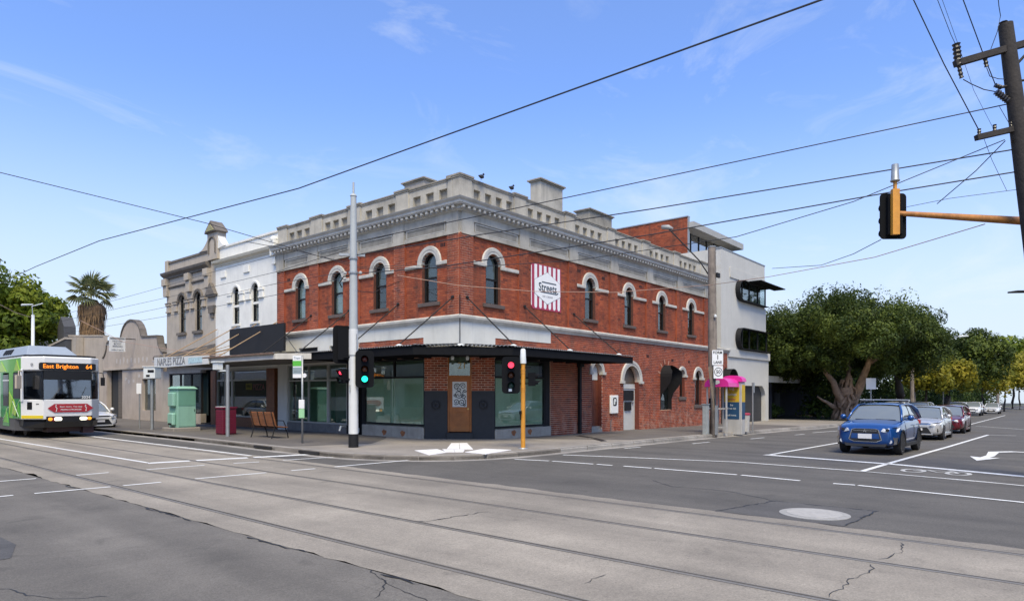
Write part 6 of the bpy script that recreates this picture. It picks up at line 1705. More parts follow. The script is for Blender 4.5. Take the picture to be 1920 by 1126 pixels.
for T_, s0, s1 in ((lambda s, n, z: (13.55 - n, -4.95 + .95 - s, z), .12, .83),):
    m_ = MB(T_); m_.box(s0, s1, .003, .012, 1.42, 2.22); m_.build('yellow_poster', mat('yellow poster', (.55, .36, .02)), PB)
    m_ = MB(T_); m_.box(s0, s1, .003, .012, .62, 1.41); m_.build('blue_poster', mat('blue poster', (.015, .06, .13), .5), PB)
    for tx, z, sz, mm_ in (('big', 2.05, .2, BLIND), ('savings', 1.78, .17, BLIND), ('today', 1.55, .17, RED), ('be', 1.28, .15, BLIND), ('free to', 1.12, .15, BLIND), ('call home', .8, .11, BLIND)):
        put_text(tx, sz, T_, PB, mm_, ((s0 + s1) / 2, z), .016)
m_ = MB(); m_.box(13.56, 13.94, -4.957, -4.952, 1.42, 2.22); m_.build('yellow_poster', MATS['yellow poster'], PB)
m_ = MB(); m_.box(13.56, 13.94, -4.957, -4.952, .62, 1.41); m_.build('blue_poster', MATS['blue poster'], PB)
def hood(x0, x1, y0, y1, z0, h, nm):
    g_ = []
    for k in range(11):
        a = PI * k / 10
        g_.append([(x0, (y0 + y1) / 2 - (y1 - y0) / 2 * math.cos(a), z0 + h * math.sin(a) ** .7), (x1, (y0 + y1) / 2 - (y1 - y0) / 2 * math.cos(a), z0 + h * math.sin(a) ** .7)])
    mm = MB(); mm.sheet(g_); mm.add([r_[0] for r_ in g_], [tuple(range(11))]); mm.add([r_[1] for r_ in g_], [tuple(range(11))]); return mm.build(nm, PINK, PB)
hood(12.25, 13.5, -4.85, -3.7, 2.12, .42, 'hood'); hood(13.50, 14.0, -5.0, -3.95, 2.36, .30, 'hood')
m_ = MB(lambda s, n, z: (12.25 - n, -3.7 - s, z)); m_.prism([(.42, 2.30), (.58, 2.22), (.74, 2.30), (.70, 2.42), (.46, 2.42)], .003, .012); m_.build('hood_logo', BLIND, PB)
m_ = MB(); m_.box(12.9, 13.5, -3.76, -3.70, .55, 2.1); m_.build('back_panel', mat('pale mesh panel', (.36, .36, .34), .6, var=.3, scale=22), PB)
m_ = MB(); m_.box(12.6, 12.85, -3.95, -3.76, 1.05, 1.6); m_.tube([(12.62, -3.98, 1.5), (12.62, -4.02, 1.3), (12.62, -3.98, 1.1)], .03); m_.build('telephone', SIGNAL, PB)
m_ = MB()
for k in range(9): m_.tube([(12.4 + k * .13, -3.8, .3), (12.4 + k * .13, -3.8, 1.1)], .008, 4)
m_.build('mesh_panel', GB, PB)
# --- small bin and thin pole right of the booth
SBN = thing('street_bin', 'small pale kerbside bin with a red rim right of the pink phone booth', 'bin', (14.85, -4.6, 0))
m_ = MB(); m_.lathe([(.20, 0), (.24, .8)], (14.85, -4.6, -.02), 16); m_.build('bin_body', GB, SBN, smooth=True, angle=40)
m_ = MB(); m_.lathe([(.26, .8), (.26, .88), (.2, .90), (.001, .9)], (14.85, -4.6, -.02), 16); m_.build('rim', RED, SBN)
def sign_pole(name, label, x, y, h, plate, rz=-40, r=.035, cat='sign post'):
    t = thing(name, label, cat, (x, y, gz(x) + .14)); z0 = gz(x) + .1
    m_ = MB(); m_.cyl((x, y, z0), (x, y, h), r, r, 10); m_.build('pole', STEEL, t)
    T_ = frame(x, y, R(rz)); s0, s1, p, q, mm_ = plate
    m_ = MB(T_); m_.prism(rounded(s1 - s0, q - p, .03, (s0 + s1) / 2, (p + q) / 2), .04, .055); m_.build('sign_plate', mm_, t)
    return t
sign_pole('sign_post', 'thin leaning grey sign post with an edge-on plate in front of the garage door', 15.5, -4.75, 2.35, (-.03, .10, 1.85, 2.35, STEEL), -5)
# --- left footpath things
BS = thing('bus_stop_sign', 'tram stop pole with white and green flag sign and paper timetable holder', 'stop sign', (-4.1, 3.44, .14))
m_ = MB(); m_.cyl((-4.1, 3.44, .1), (-4.1, 3.44, 3.12), .034, .034, 10); m_.build('pole', STEEL, BS, smooth=True)
TF = frame(-4.1, 3.44, R(-62)); GRNS = mat('stop sign green', (.10, .42, .05), .5)
fl = MB(TF).box(-.35, -.03, -.012, .012, 2.36, 3.12).build('flag', mat('road sign white', (.74, .74, .73)), BS)
MB(TF).box(-.35, -.03, .013, .018, 2.76, 2.94).build('green_band', GRNS, fl)
MB(TF).box(-.35, -.03, .013, .018, 2.50, 2.72).build('grey_band', mat('stop sign grey', (.25, .31, .33), .5), fl)
put_text('Stop', .13, TF, fl, mat('stop sign grey', (.2, .2, .2)), (-.19, 2.60), .022, name='stop_lettering'); put_text('Tram', .11, TF, fl, mat('stop sign grey', (.2, .2, .2)), (-.19, 3.03), .016, name='stop_lettering')
m_ = MB(TF); m_.prism([(.08 + .075 * math.cos(2 * PI * k / 16), 2.44 + .075 * math.sin(2 * PI * k / 16)) for k in range(16)], -.01, .01); m_.build('round_plate', MATS['road sign white'], BS)
m_ = MB(TF); m_.box(-.09, .11, .03, .09, 1.32, 1.62); m_.build('timetable', MATS['road sign white'], BS, bevel=.01); m_ = MB(TF); m_.box(-.09, .11, .03, .09, 1.0, 1.31); m_.build('timetable_green', mat('pale green holder', (.30, .55, .30), .5), BS, bevel=.01)
LP = thing('footpath_post', 'plain grey steel pole with white wall lamp arm between the maroon bin and bench', 'pole', (-4.02, 8.81, .14))
m_ = MB(); m_.cyl((-4.02, 8.81, .1), (-4.02, 8.81, 2.95), .075, .072, 14); m_.build('pole', STEEL, LP, smooth=True, angle=40)
m_ = MB(); m_.box(-4.02, -3.95, 8.9, 9.6, 2.70, 2.76); m_.box(-4.12, -3.9, 9.45, 9.85, 2.78, 3.06); m_.box(-4.16, -3.86, 9.40, 9.9, 3.06, 3.12); m_.build('lamp_box', BLIND, LP)
BN = thing('litter_bin', 'maroon slatted street litter bin with a white top edge beside the green cabinet', 'bin', (-3.45, 10.0, .14), rz=0)
MAR = mat('maroon enamel', (.17, .012, .035), .4, var=.1)
m_ = MB(); m_.box(-3.78, -3.2, 9.72, 10.28, .14, 1.22); m_.build('bin_body', mat('maroon inner panel', (.10, .010, .022), .5), BN, bevel=.02)
for k in range(13):
    z = .22 + k * .072
    for bx3 in ((-3.80, -3.78, 9.74, 10.26), (-3.76, -3.22, 9.70, 9.72)): MB().box(*bx3, z, z + .05).build('slat', MAR, BN)
m_ = MB(); m_.box(-3.81, -3.17, 9.69, 10.31, 1.22, 1.27); m_.build('top', MAR, BN); MB().box(-3.80, -3.5, 9.72, 10.28, 1.272, 1.29).build('top_plate', BLIND, BN)
CB = thing('utility_cabinet', 'pale mint green utility cabinet on a concrete plinth on the footpath', 'cabinet', (-3.4, 14.2, .14))
MINT = mat('mint enamel', (.24, .43, .33), .5, var=.06, streak=.15); MINTD = mat('darker mint enamel', (.13, .29, .21), .5, var=.06)
m_ = MB(); m_.box(-4.1, -2.9, 13.55, 14.75, .10, .30); m_.build('plinth', PATHC, CB, bevel=.03)
m_ = MB(); m_.box(-3.85, -3.05, 13.7, 14.6, .30, 2.02); m_.build('cabinet_body', MINT, CB, bevel=.015)
m_ = MB(); m_.hexa([(-3.93, 13.62, 2.02), (-2.97, 13.62, 2.02), (-2.97, 14.68, 2.02), (-3.93, 14.68, 2.02)], [(-3.8, 13.75, 2.14), (-3.1, 13.75, 2.14), (-3.1, 14.55, 2.14), (-3.8, 14.55, 2.14)]); m_.build('lid', MINT, CB, bevel=.02)
MB().box(-3.82, -3.08, 13.68, 13.70, 1.28, 1.98).build('door', MINTD, CB); MB().box(-3.82, -3.08, 13.68, 13.70, .36, 1.25).build('door', MINT, CB)
m_ = MB(); m_.box(-4.0, -3.85, 13.85, 14.4, 1.25, 1.85); m_.build('side_box', MINT, CB, bevel=.03); m_ = MB(); m_.box(-4.02, -3.85, 13.85, 14.4, .4, .95); m_.build('side_box', MINT, CB, bevel=.05)
m_ = MB(); m_.box(-4.025, -4.0, 13.95, 14.3, .42, .50); m_.box(-3.14, -3.12, 13.665, 13.68, 1.0, 1.12); m_.build('vent', BLACK, CB)
MT = thing('camera_post', 'short steel post carrying a pale boxy camera housing with dark slots', 'camera post', (-4.04, 15.98, .14))
m_ = MB(); m_.cyl((-4.04, 15.98, .1), (-4.04, 15.98, 2.5), .075, .075, 12); m_.build('pole', STEEL, MT, smooth=True, angle=40)
TK = frame(-4.04, 15.98, R(-60)); m_ = MB(TK); m_.box(-.26, .34, -.2, .25, 2.50, 3.02); m_.box(-.3, .38, -.24, .29, 3.02, 3.06); m_.build('housing', BLIND, MT, bevel=.02)
m_ = MB(TK); m_.box(-.02, .30, .25, .26, 2.78, 2.90); m_.box(-.1, .08, .25, .26, 2.58, 2.68); m_.build('slot', BLACK, MT)
sign_pole('parking_sign', 'thin sign post with a small white parking plate left of the camera post', -4.05, 17.4, 2.3, (-.12, .12, 1.8, 2.3, MATS['road sign white']), -55, .03)
HS = thing('hanging_sign', 'white projecting sign with faded dark lettering before the curved parapet', 'sign', (-1.0, 29.0, 4.4))
TH = lambda s, n, z: (-1.05 + s, 29.0 - n, z)
m_ = MB(TH); m_.box(-.45, .45, -.04, .04, 4.42, 5.32); m_.build('sign_panel', mat('hanging sign white', (.62, .62, .60), .6), HS)
m_ = MB(TH); m_.box(-.41, .41, .041, .047, 5.18, 5.29); m_.build('sign_header', mat('faded grey lettering', (.2, .2, .2)), HS)
for t_, z in (('MOTOR', 5.06), ('BODY', 4.90), ('REPAIRS', 4.74), ('OPEN 7 DAYS', 4.52)): put_text(t_, .16 if z > 4.6 else .11, TH, HS, mat('faded grey lettering', (.2, .2, .2)), (0, z), .05)
m_ = MB(); m_.tube([(-.7, 29.0, 5.25), (0, 29.0, 5.25)], .03); m_.build('bracket', BLACK, HS)
# --- bench
BE = thing('street_bench', 'timber slatted street bench with steel legs, backing onto the kerb', 'bench', (-3.35, 6.9, .14), rz=0)
WOODB = mat('oiled bench timber', (.27, .10, .035), .5, var=.25, scale=6)
prof = [(-.95, .50), (-.93, .58), (-.90, .66), (-.87, .74), (-.85, .82), (-.83, .90)]
for k in range(9):                                     # curved back slats, then the seat
    x, z = -3.55 - k * .015, .62 + k * .058
    MB().box(x - .014, x + .014, 6.05, 7.75, z, z + .050).build('backrest_slat', WOODB, BE, bevel=.004)
for k in range(7): MB().box(-3.52 + k * .066, -3.52 + k * .066 + .056, 6.05, 7.75, .585 - .006 * k, .61 - .006 * k).build('seat_slat', WOODB, BE, bevel=.004)
for y in (6.15, 6.7, 7.15, 7.65):
    m_ = MB(); m_.tube([(-3.70, y, 1.14), (-3.58, y, .66), (-3.52, y, .575), (-3.08, y, .54)], .020, 6); m_.build('bracket', BLACK, BE)
for y in (6.15, 7.65):
    m_ = MB(); m_.tube([(-3.55, y, .58), (-3.62, y, .30), (-3.68, y, .14)], .022, 6); m_.build('leg', BLACK, BE)
    m_ = MB(); m_.tube([(-3.12, y, .55), (-3.02, y, .30), (-3.0, y, .14)], .022, 6); m_.build('leg', BLACK, BE)
    m_ = MB(); m_.tube([(-3.55, y, .62), (-3.5, y, .82), (-3.2, y, .80), (-3.08, y, .56)], .018, 6); m_.build('armrest', BLACK, BE)
WP = thing('tap_pipe', 'white bent standpipe and meter box low on the shopfront wall by the bench', 'pipe', (-.2, 6.2, .14))
m_ = MB(); m_.tube([(-.15, 6.5, .45), (-.6, 6.2, .48), (-.7, 6.15, .3)], .04, 8); m_.build('pipe', BLIND, WP); m_ = MB(); m_.box(-.22, -.05, 5.7, 5.95, .22, .42); m_.build('box', BLIND, WP, bevel=.01)
# --- poles far down both streets
FP = thing('far_tram_pole', 'pale distant tram pole with crossarm in front of the left street tree', 'tram pole', (-2.5, 41, .14))
m_ = MB(); m_.cyl((-2.5, 41, .1), (-2.5, 41, 7.5), .13, .10, 12); m_.build('pole', BLIND, FP, smooth=True); m_ = MB(); m_.box(-3.6, -1.4, 40.9, 41.0, 4.65, 4.75); m_.build('crossarm', BLIND, FP)
m_ = MB(); m_.tube([(-2.5, 41, 7.3), (-2.6, 40.8, 8.1), (-1.9, 41, 8.4)], .035); m_.tube([(-3.3, 40.5, 8.1), (-2.6, 40.6, 8.2)], [.08, .05], 6); m_.build('lamp_arm', BLIND, FP)
for x, y, h, lab in ((50, -6.3, 4.9, 'pale timber pole, left of a close pair, under the yellow tree'), (51.5, -6.2, 4.5, 'pale timber pole, right of a close pair, under the yellow tree'), (112, -8.7, 8.2, 'distant timber pole beyond the parked white cars')):
    t = thing('timber_pole', lab, 'power pole', (x, y, gz(x) + .1)); m_ = MB(); m_.cyl((x, y, gz(x)), (x, y, h), .17 if x < 100 else .22, .14, 10); m_.build('pole', TIMBER, t)
t = thing('street_lamp', 'curved arm street lamp rising out of the dark trees along the side street', 'street lamp', (61.3, -7.3, -.6))
m_ = MB(); m_.tube([(61.3, -7.3, -.6), (61.3, -7.3, 6.0), (61.5, -7.7, 7.0), (62.2, -8.5, 7.45)], .055, 8); m_.build('pole', STEEL, t, smooth=True); m_ = MB(); m_.tube([(62.1, -8.4, 7.45), (62.8, -9.2, 7.5)], [.11, .07], 8); m_.build('lamp_head', BLIND, t)
sign_pole('parking_sign', 'small white square sign on a post in front of the big tree trunk', 39.2, -5.2, 3.0, (-.35, .35, 2.1, 2.95, MATS['road sign white']), -60, .05)
t = thing('street_lamp', 'dark street lamp head poking in at the right picture edge beside the brick skyline', 'street lamp', (4.2, -16.0, 4.0))
m_ = MB(); m_.tube([(3.55, -15.28, 4.31), (3.70, -15.46, 4.33), (4.6, -16.5, 4.35)], [.02, .035, .03], 8); m_.cyl((4.6, -16.5, 0), (4.6, -16.5, 4.5), .06, .05, 8); m_.build('lamp_arm', BLACK, t)

# ================================================================== TRAM
TR = thing('tram', 'green and white tram with East Brighton destination board and red banner', 'tram', (-7.75, 23, 0))
TG = mat('tram bright green', (.115, .42, .02), .3, coat=.5); TGD = mat('tram deep green', (.012, .22, .04), .3, coat=.5); TGL = mat('tram lime', (.35, .55, .06), .35, coat=.4)
TW = mat('tram white', (.70, .70, .69), .3, coat=.5); TK_ = mat('tram dark grey skirt', (.07, .07, .075), .5); TB_ = mat('tram black', (.010, .010, .011), .3)
WT = MATS['tram white']
FT = lambda s, n, z: (s, 15.0 - n, z)
ST = lambda s, n, z: (-9.05 - n, s, z)
X0, X1, YE_ = -9.05, -6.39, 31.0
out = [(X0, YE_), (X0, 15.85), (-8.52, 15.0), (-6.80, 15.0), (X1, 15.45), (X1, YE_)]
m_ = MB(); m_.prism(out, .78, 1.58, 'xy'); m_.build('body_lower', TW, TR, bevel=.02)
m_ = MB(); m_.prism(out, 2.74, 3.32, 'xy'); m_.build('cant_panel', TW, TR, bevel=.05)
m_ = MB(); m_.prism([(X0 + .1, YE_), (X0 + .1, 15.95), (-8.45, 15.12), (-6.85, 15.12), (X1 - .1, 15.5), (X1 - .1, YE_)], .5, 3.4, 'xy'); m_.build('interior_shell', TB_, TR)
m_ = MB(); m_.hexa([(X0 + .12, 15.7, 3.32), (X1 - .12, 15.7, 3.32), (X1 - .12, YE_, 3.32), (X0 + .12, YE_, 3.32)], [(X0 + .5, 16.6, 3.46), (X1 - .5, 16.6, 3.46), (X1 - .5, YE_, 3.46), (X0 + .5, YE_, 3.46)]); m_.build('roof', TW, TR)
AC = mat('roof unit blue grey', (.28, .32, .37), .5, var=.08)
m_ = MB(); m_.hexa([(X0 + .35, 16.6, 3.42), (X1 - .4, 16.6, 3.42), (X1 - .4, 24, 3.42), (X0 + .35, 24, 3.42)], [(X0 + .6, 17.3, 3.86), (X1 - .7, 17.3, 3.86), (X1 - .7, 23.8, 3.86), (X0 + .6, 23.8, 3.86)]); acu = m_.build('air_conditioner', AC, TR, bevel=.03)
for k in range(4): MB().hexa([(X0 + .42 - .004, 19.2 + k * .35, 3.55), (X0 + .42, 19.42 + k * .35, 3.55), (X0 + .55, 19.42 + k * .35, 3.75), (X0 + .55, 19.2 + k * .35, 3.75)], [(X0 + .40 - .02, 19.2 + k * .35, 3.55), (X0 + .40 - .02, 19.42 + k * .35, 3.55), (X0 + .53 - .02, 19.42 + k * .35, 3.77), (X0 + .53 - .02, 19.2 + k * .35, 3.77)]).build('vent', BLACK, acu)
# windscreen surround and glass
TGLS = mat_glass('tram glass', (.5, .54, .56), .14, .03)
m_ = MB(); m_.hexa([(-8.50, 15.01, 1.58), (-6.82, 15.01, 1.58), (-6.82, 15.05, 1.58), (-8.50, 15.05, 1.58)], [(-8.50, 15.10, 2.74), (-6.82, 15.10, 2.74), (-6.82, 15.14, 2.74), (-8.50, 15.14, 2.74)]); m_.build('windscreen', TGLS, TR)
MB(FT).box(-8.5, -6.8, -.07, .01, 2.40, 2.745).build('windscreen_shade', TB_, TR)
m_ = MB(); m_.hexa([(-8.55, 15.0, 1.60), (-8.98, 15.72, 1.75), (-8.93, 15.75, 1.75), (-8.5, 15.05, 1.60)], [(-8.55, 15.06, 2.72), (-8.98, 15.76, 2.62), (-8.93, 15.79, 2.62), (-8.5, 15.1, 2.72)]); m_.build('corner_window', TGLS, TR)
m_ = MB(); m_.hexa([(-6.82, 15.02, 1.58), (-6.78, 15.02, 1.58), (-6.78, 15.10, 1.58), (-6.82, 15.10, 1.58)], [(-6.82, 15.08, 2.74), (-6.78, 15.08, 2.74), (-6.78, 15.16, 2.74), (-6.82, 15.16, 2.74)])
m_.tube([(-8.52, 15.0, 1.58), (-8.52, 15.07, 2.74)], .025, 6); m_.build('windscreen_pillar', TB_, TR)
m_ = MB(); m_.hexa([(-6.79, 15.02, 1.58), (-6.40, 15.47, 1.58), (-6.44, 15.50, 1.58), (-6.83, 15.06, 1.58)], [(-6.79, 15.08, 2.74), (-6.40, 15.50, 2.74), (-6.44, 15.53, 2.74), (-6.83, 15.12, 2.74)]); m_.build('corner_window', TGLS, TR)
m_ = MB(); m_.tube([(-9.03, 15.80, 1.5), (-9.03, 15.84, 2.8)], .055, 8); m_.tube([(-6.42, 15.48, 1.5), (-6.42, 15.5, 2.8)], .04, 8); m_.build('cab_pillar', TW, TR)
# cab inside
m_ = MB(); m_.box(-8.4, -6.9, 15.2, 15.6, 1.5, 1.62); m_.box(-8.35, -7.7, 16.4, 16.5, 1.6, 2.3); m_.build('dashboard', mat('cab grey', (.25, .26, .26), .6), TR)
MB(FT).box(-8.46, -6.86, -1.9, -1.8, 1.5, 2.7).build('cab_bulkhead', mat('pale cab wall', (.22, .23, .24), .7, var=.5, scale=2), TR)
dr_ = thing('person', 'seated tram driver in a light blue shirt seen through the windscreen', 'person', (-7.35, 15.95, 1.3), local=True)
m_ = MB()
m_.lathe([(.10, 0), (.20, .05), (.21, .2), (.23, .42), (.19, .50), (.07, .55)], (0, 0, .0), 12)
m_.tube([(-.21, 0, .46), (-.27, -.08, .22), (-.18, -.38, .22)], [.065, .055, .045], 8); m_.tube([(.21, 0, .46), (.27, -.08, .22), (.18, -.38, .22)], [.065, .055, .045], 8)
m_.build('shirt', mat('light blue shirt', (.12, .25, .50), .8), dr_, smooth=True)
m_ = MB(); m_.lathe([(.05, .5), (.055, .58), (.075, .63), (.092, .70), (.085, .78), (.001, .83)], (0, 0, 0), 12); m_.tube([(0, -.085, .70), (0, -.115, .685)], [.015, .012], 6)
for sg_ in (-1, 1):
    m_.tube([(sg_ * .18, -.37, .22), (sg_ * .17, -.45, .23)], [.04, .03], 6)
    for k in range(4): m_.tube([(sg_ * (.15 + k * .018), -.44, .235), (sg_ * (.15 + k * .018), -.50, .225), (sg_ * (.15 + k * .018), -.52, .20)], [.010, .009, .007], 5)
    m_.tube([(sg_ * .14, -.42, .23), (sg_ * .12, -.46, .25)], [.011, .008], 5)
m_.build('body', mat('skin', (.45, .25, .17), .6), dr_, smooth=True)
m_ = MB(); m_.lathe([(.094, .73), (.10, .78), (.07, .84), (.001, .855)], (0, .012, 0), 12); m_.build('hair', BLACK, dr_, smooth=True)
# destination board
db = MB(FT).prism(rounded(2.0, .30, .07, -7.66, 2.92), -.05, .03).build('destination_board', TB_, TR)
LED = mat('amber led letters', (.5, .15, .01), .5, emit=((1.0, .27, .02), 1.6))
put_text('East Brighton', .235, FT, db, LED, (-7.92, 2.92), .04, bold=.004, sx=.98); put_text('64', .235, FT, db, LED, (-6.92, 2.92), .04, bold=.006)
put_text('D', .16, lambda s, n, z: (-8.78 - n * .7 + s * .5, 15.42 - n * .7 - s * .85, z), TR, TB_, (0, 2.98), .03)
# front panel
ban = MB(FT).prism([(-8.38, 1.22), (-8.15, 1.40), (-6.98, 1.40), (-6.75, 1.22), (-6.98, 1.06), (-8.15, 1.06)], .022, .032).build('red_banner', mat('banner red', (.33, .015, .025), .5), TR)
put_text('Seen more. You stay', .095, FT, ban, WT, (-7.56, 1.285), .036); put_text('PEOPLE STRONGER', .085, FT, ban, WT, (-7.56, 1.16), .036, bold=.002)
for sx in (-8.08, -7.03): m_ = MB(FT); m_.tube([(sx, .035, 1.10), (sx + .02, .035, 1.22), (sx - .03, .035, 1.30)], .018, 5); m_.lathe([(.022, .03), (.022, .04)], (sx - .01, 0, 1.34), 8, 'y'); m_.build('banner_figure', WT, ban)
lb = MB(FT).box(-8.42, -6.80, -.05, .035, .68, .90).build('light_bar', TB_, TR)
HL = mat('lit headlamp', (.8, .8, .7), .2, emit=((1.0, .95, .72), 2.0)); AMB = mat('amber indicator', (.8, .3, .02), .3, emit=((1.0, .45, .05), .8)); MRN = mat('tail lamp maroon', (.15, .01, .015), .3)
for s in (-8.02, -7.12): m_ = MB(FT); m_.prism(rounded(.27, .14, .06, s, .79), .03, .055); m_.build('headlight', HL, lb)
for s in (-8.32, -6.93): m_ = MB(FT); m_.prism(rounded(.15, .13, .06, s + .03, .79), .03, .055); m_.build('indicator', AMB, lb)
for s in (-8.17, -7.0): m_ = MB(FT); m_.box(s - .05 if s < -8 else s - .02, s + .04, .03, .045, .70, .88); m_.build('tail_lamp', MRN, lb)
m_ = MB(); m_.hexa([(-8.50, 14.96, .45), (-6.80, 14.96, .45), (-6.45, 15.5, .45), (-9.0, 15.9, .45)], [(-8.50, 14.90, .68), (-6.78, 14.90, .68), (-6.42, 15.5, .68), (-8.95, 15.9, .68)]); m_.build('bumper', TB_, TR)
m_ = MB(); m_.prism([(X0, YE_), (X0, 16.8), (-8.75, 16.0), (-8.65, 15.8), (-6.6, 15.8), (X1, 16.5), (X1, YE_)], .30, .78, 'xy'); m_.build('skirt', TK_, TR)
m_ = MB(); m_.box(-7.1, -6.7, 15.1, 15.5, .18, .5); m_.box(-8.3, -7.0, 15.3, 16.0, .25, .5); m_.build('coupler', mat('dark maroon coupler', (.03, .008, .01), .5), TR)
for y in (17.6, 19.4, 27, 28.8):
    for x in (-8.44, -7.0): m_ = MB(); m_.lathe([(.33, -.06), (.33, .06)], (x, y, .33), 20, 'x'); m_.build('wheel', mat('wheel steel', (.05, .045, .04), .6), TR)
ys_ = mat('yellow stripe', (.65, .50, .02), .5)
m_ = MB(lambda s, n, z: (-9.05 + .53 * s - n * .85, 15.85 - .85 * s - n * .53, z)); m_.box(0.02, 1.0, .0, .012, .82, .94); cs = m_.build('corner_stripe', ys_, TR)
CT_ = lambda s, n, z: (-9.05 + .53 * s - n * .85, 15.85 - .85 * s - n * .53, z)
MB(CT_).box(.28, .50, .0, .012, 1.18, 1.48).build('corner_intake', TB_, TR)
put_text('2034', .065, CT_, TR, TB_, (.75, 1.40), .01, name='fleet_number')
put_text('2034', .16, FT, TR, WT, (-7.02, 1.66), -.0, name='fleet_number', bold=.004)
# side
def sp(s0, s1, z0, z1, m, nm, n=.01): return MB(ST).box(s0, s1, -.02, n, z0, z1).build(nm, m, TR)
sp(15.9, 31, 2.70, 3.26, TG, 'side_green_band')
sp(15.9, 17.15, .80, 1.62, TGD, 'side_panel'); sp(17.0, 17.6, .80, 2.7, TG, 'door_surround', .015); sp(18.6, 19.0, .8, 2.7, TGD, 'side_panel')
sp(15.98, 16.95, 1.62, 2.66, TB_, 'cab_window', .02); sp(17.65, 18.5, 1.3, 2.62, mat('dark side glass', (.03, .03, .03), .08), 'door_glass', .02)
sp(17.6, 18.55, .45, 1.3, TGD, 'door_panel', .012); sp(17.62, 18.52, 2.35, 2.40, TW, 'door_rail', .03)
sp(19.0, 22.5, .8, 2.7, TW, 'white_advert_panel', .02); sp(22.6, 31, .8, 1.6, TG, 'side_panel'); sp(22.6, 31, 1.62, 2.7, TB_, 'side_window')
random.seed(6)
for pts, mm_ in ((((15.95, .85), (16.6, .85), (16.2, 1.5)), TG), (((16.3, .85), (17.1, 1.0), (16.9, 1.6)), TGL), (((17.0, 1.6), (17.55, .85), (17.55, 1.9)), TGL), (((17.7, .6), (18.4, .6), (18.0, 1.2)), TG), (((16.0, 2.75), (16.8, 2.75), (16.4, 3.2)), TGL), (((18.0, 2.75), (19.2, 2.75), (18.8, 3.2)), TGL), (((20.0, 2.75), (21.2, 2.75), (20.3, 3.2)), TGD)):
    MB(ST).prism(list(pts), .012, .024).build('triangle_pattern', mm_, TR)
for a, c in (((16.0, 1.55), (17.1, .9)), ((16.1, .9), (17.0, 1.5)), ((17.7, 1.25), (18.5, .7))):
    MB(ST).tube([(a[0], .02, a[1]), (c[0], .02, c[1])], .012, 4).build('pattern_line', TW, TR)
m_ = MB(); m_.tube([(-9.05, 15.8, 2.72), (-9.22, 15.45, 2.72), (-9.24, 15.40, 2.5)], .025, 6); m_.prism([(-9.33, 15.30), (-9.13, 15.42), (-9.17, 15.50), (-9.37, 15.38)], 2.02, 2.55, 'xy'); m_.build('side_mirror', mat('tan mirror', (.45, .38, .30), .5), TR, bevel=.02)
m_ = MB(); m_.tube([(-6.5, 15.3, 2.72), (-6.35, 15.1, 2.68), (-6.33, 15.08, 2.45)], .02, 6); m_.box(-6.45, -6.30, 15.02, 15.08, 2.15, 2.5); m_.build('side_mirror', TB_, TR)
m_ = MB(); m_.tube([(-8.2, 15.0, 1.62), (-7.9, 15.03, 2.1)], .008, 4); m_.tube([(-7.2, 15.0, 1.62), (-7.0, 15.03, 2.1)], .008, 4); m_.build('wiper', TB_, TR)

# ================================================================== CARS
TYRE = mat('tyre rubber', (.016, .016, .017), .85, var=.1); ALLOY = mat('alloy wheel', (.42, .42, .43), .3, metal=.7)
CGLASS = mat('car glass', (.15, .17, .175), .03, spec=.9, coat=1.0)  # base lightened to stand in for sky reflections and the cabin behind
CHROME = mat('chrome trim', (.65, .66, .68), .12, metal=1.0); HLG = mat('headlight lens', (.62, .64, .66), .08, coat=1.0); TLG = mat('tail light red', (.38, .015, .012), .2, coat=.6)
PLAST = mat('black bumper plastic', (.018, .018, .019), .6); PLATE = mat('blank number plate', (.72, .70, .69), .5)
def loft_eval(name, rings, m, cut=None, parent=None, sub=2):
    """closed loft, smoothed, wheel arches cut out"""
    b = MB(); k = len(rings[0])
    b.add([p for r_ in rings for p in r_], [(i * k + j, i * k + (j + 1) % k, (i + 1) * k + (j + 1) % k, (i + 1) * k + j) for i in range(len(rings) - 1) for j in range(k)] + [tuple(range(k)), tuple(range((len(rings) - 1) * k, len(rings) * k))])
    o = b.build(name, m, None, smooth=True)
    md = o.modifiers.new('s', 'SUBSURF'); md.levels = sub; md.render_levels = sub
    cuts = []
    if cut:
        for (x, z, r, y0, y1) in cut:
            cb = MB(); cb.lathe([(r, y0), (r, y1)], (x, 0, z), 28, 'y'); c = cb.build('cutter', m, None); cuts.append(c)
            mb_ = o.modifiers.new('b', 'BOOLEAN'); mb_.operation = 'DIFFERENCE'; mb_.solver = 'EXACT'; mb_.object = c
    bpy.context.view_layer.update()
    dg = bpy.context.evaluated_depsgraph_get()
    me = bpy.data.meshes.new_from_object(o.evaluated_get(dg))
    o.modifiers.clear(); o.data = me
    for c in cuts: bpy.data.objects.remove(c)
    me.set_sharp_from_angle(angle=R(42))
    o.parent = parent
    return o
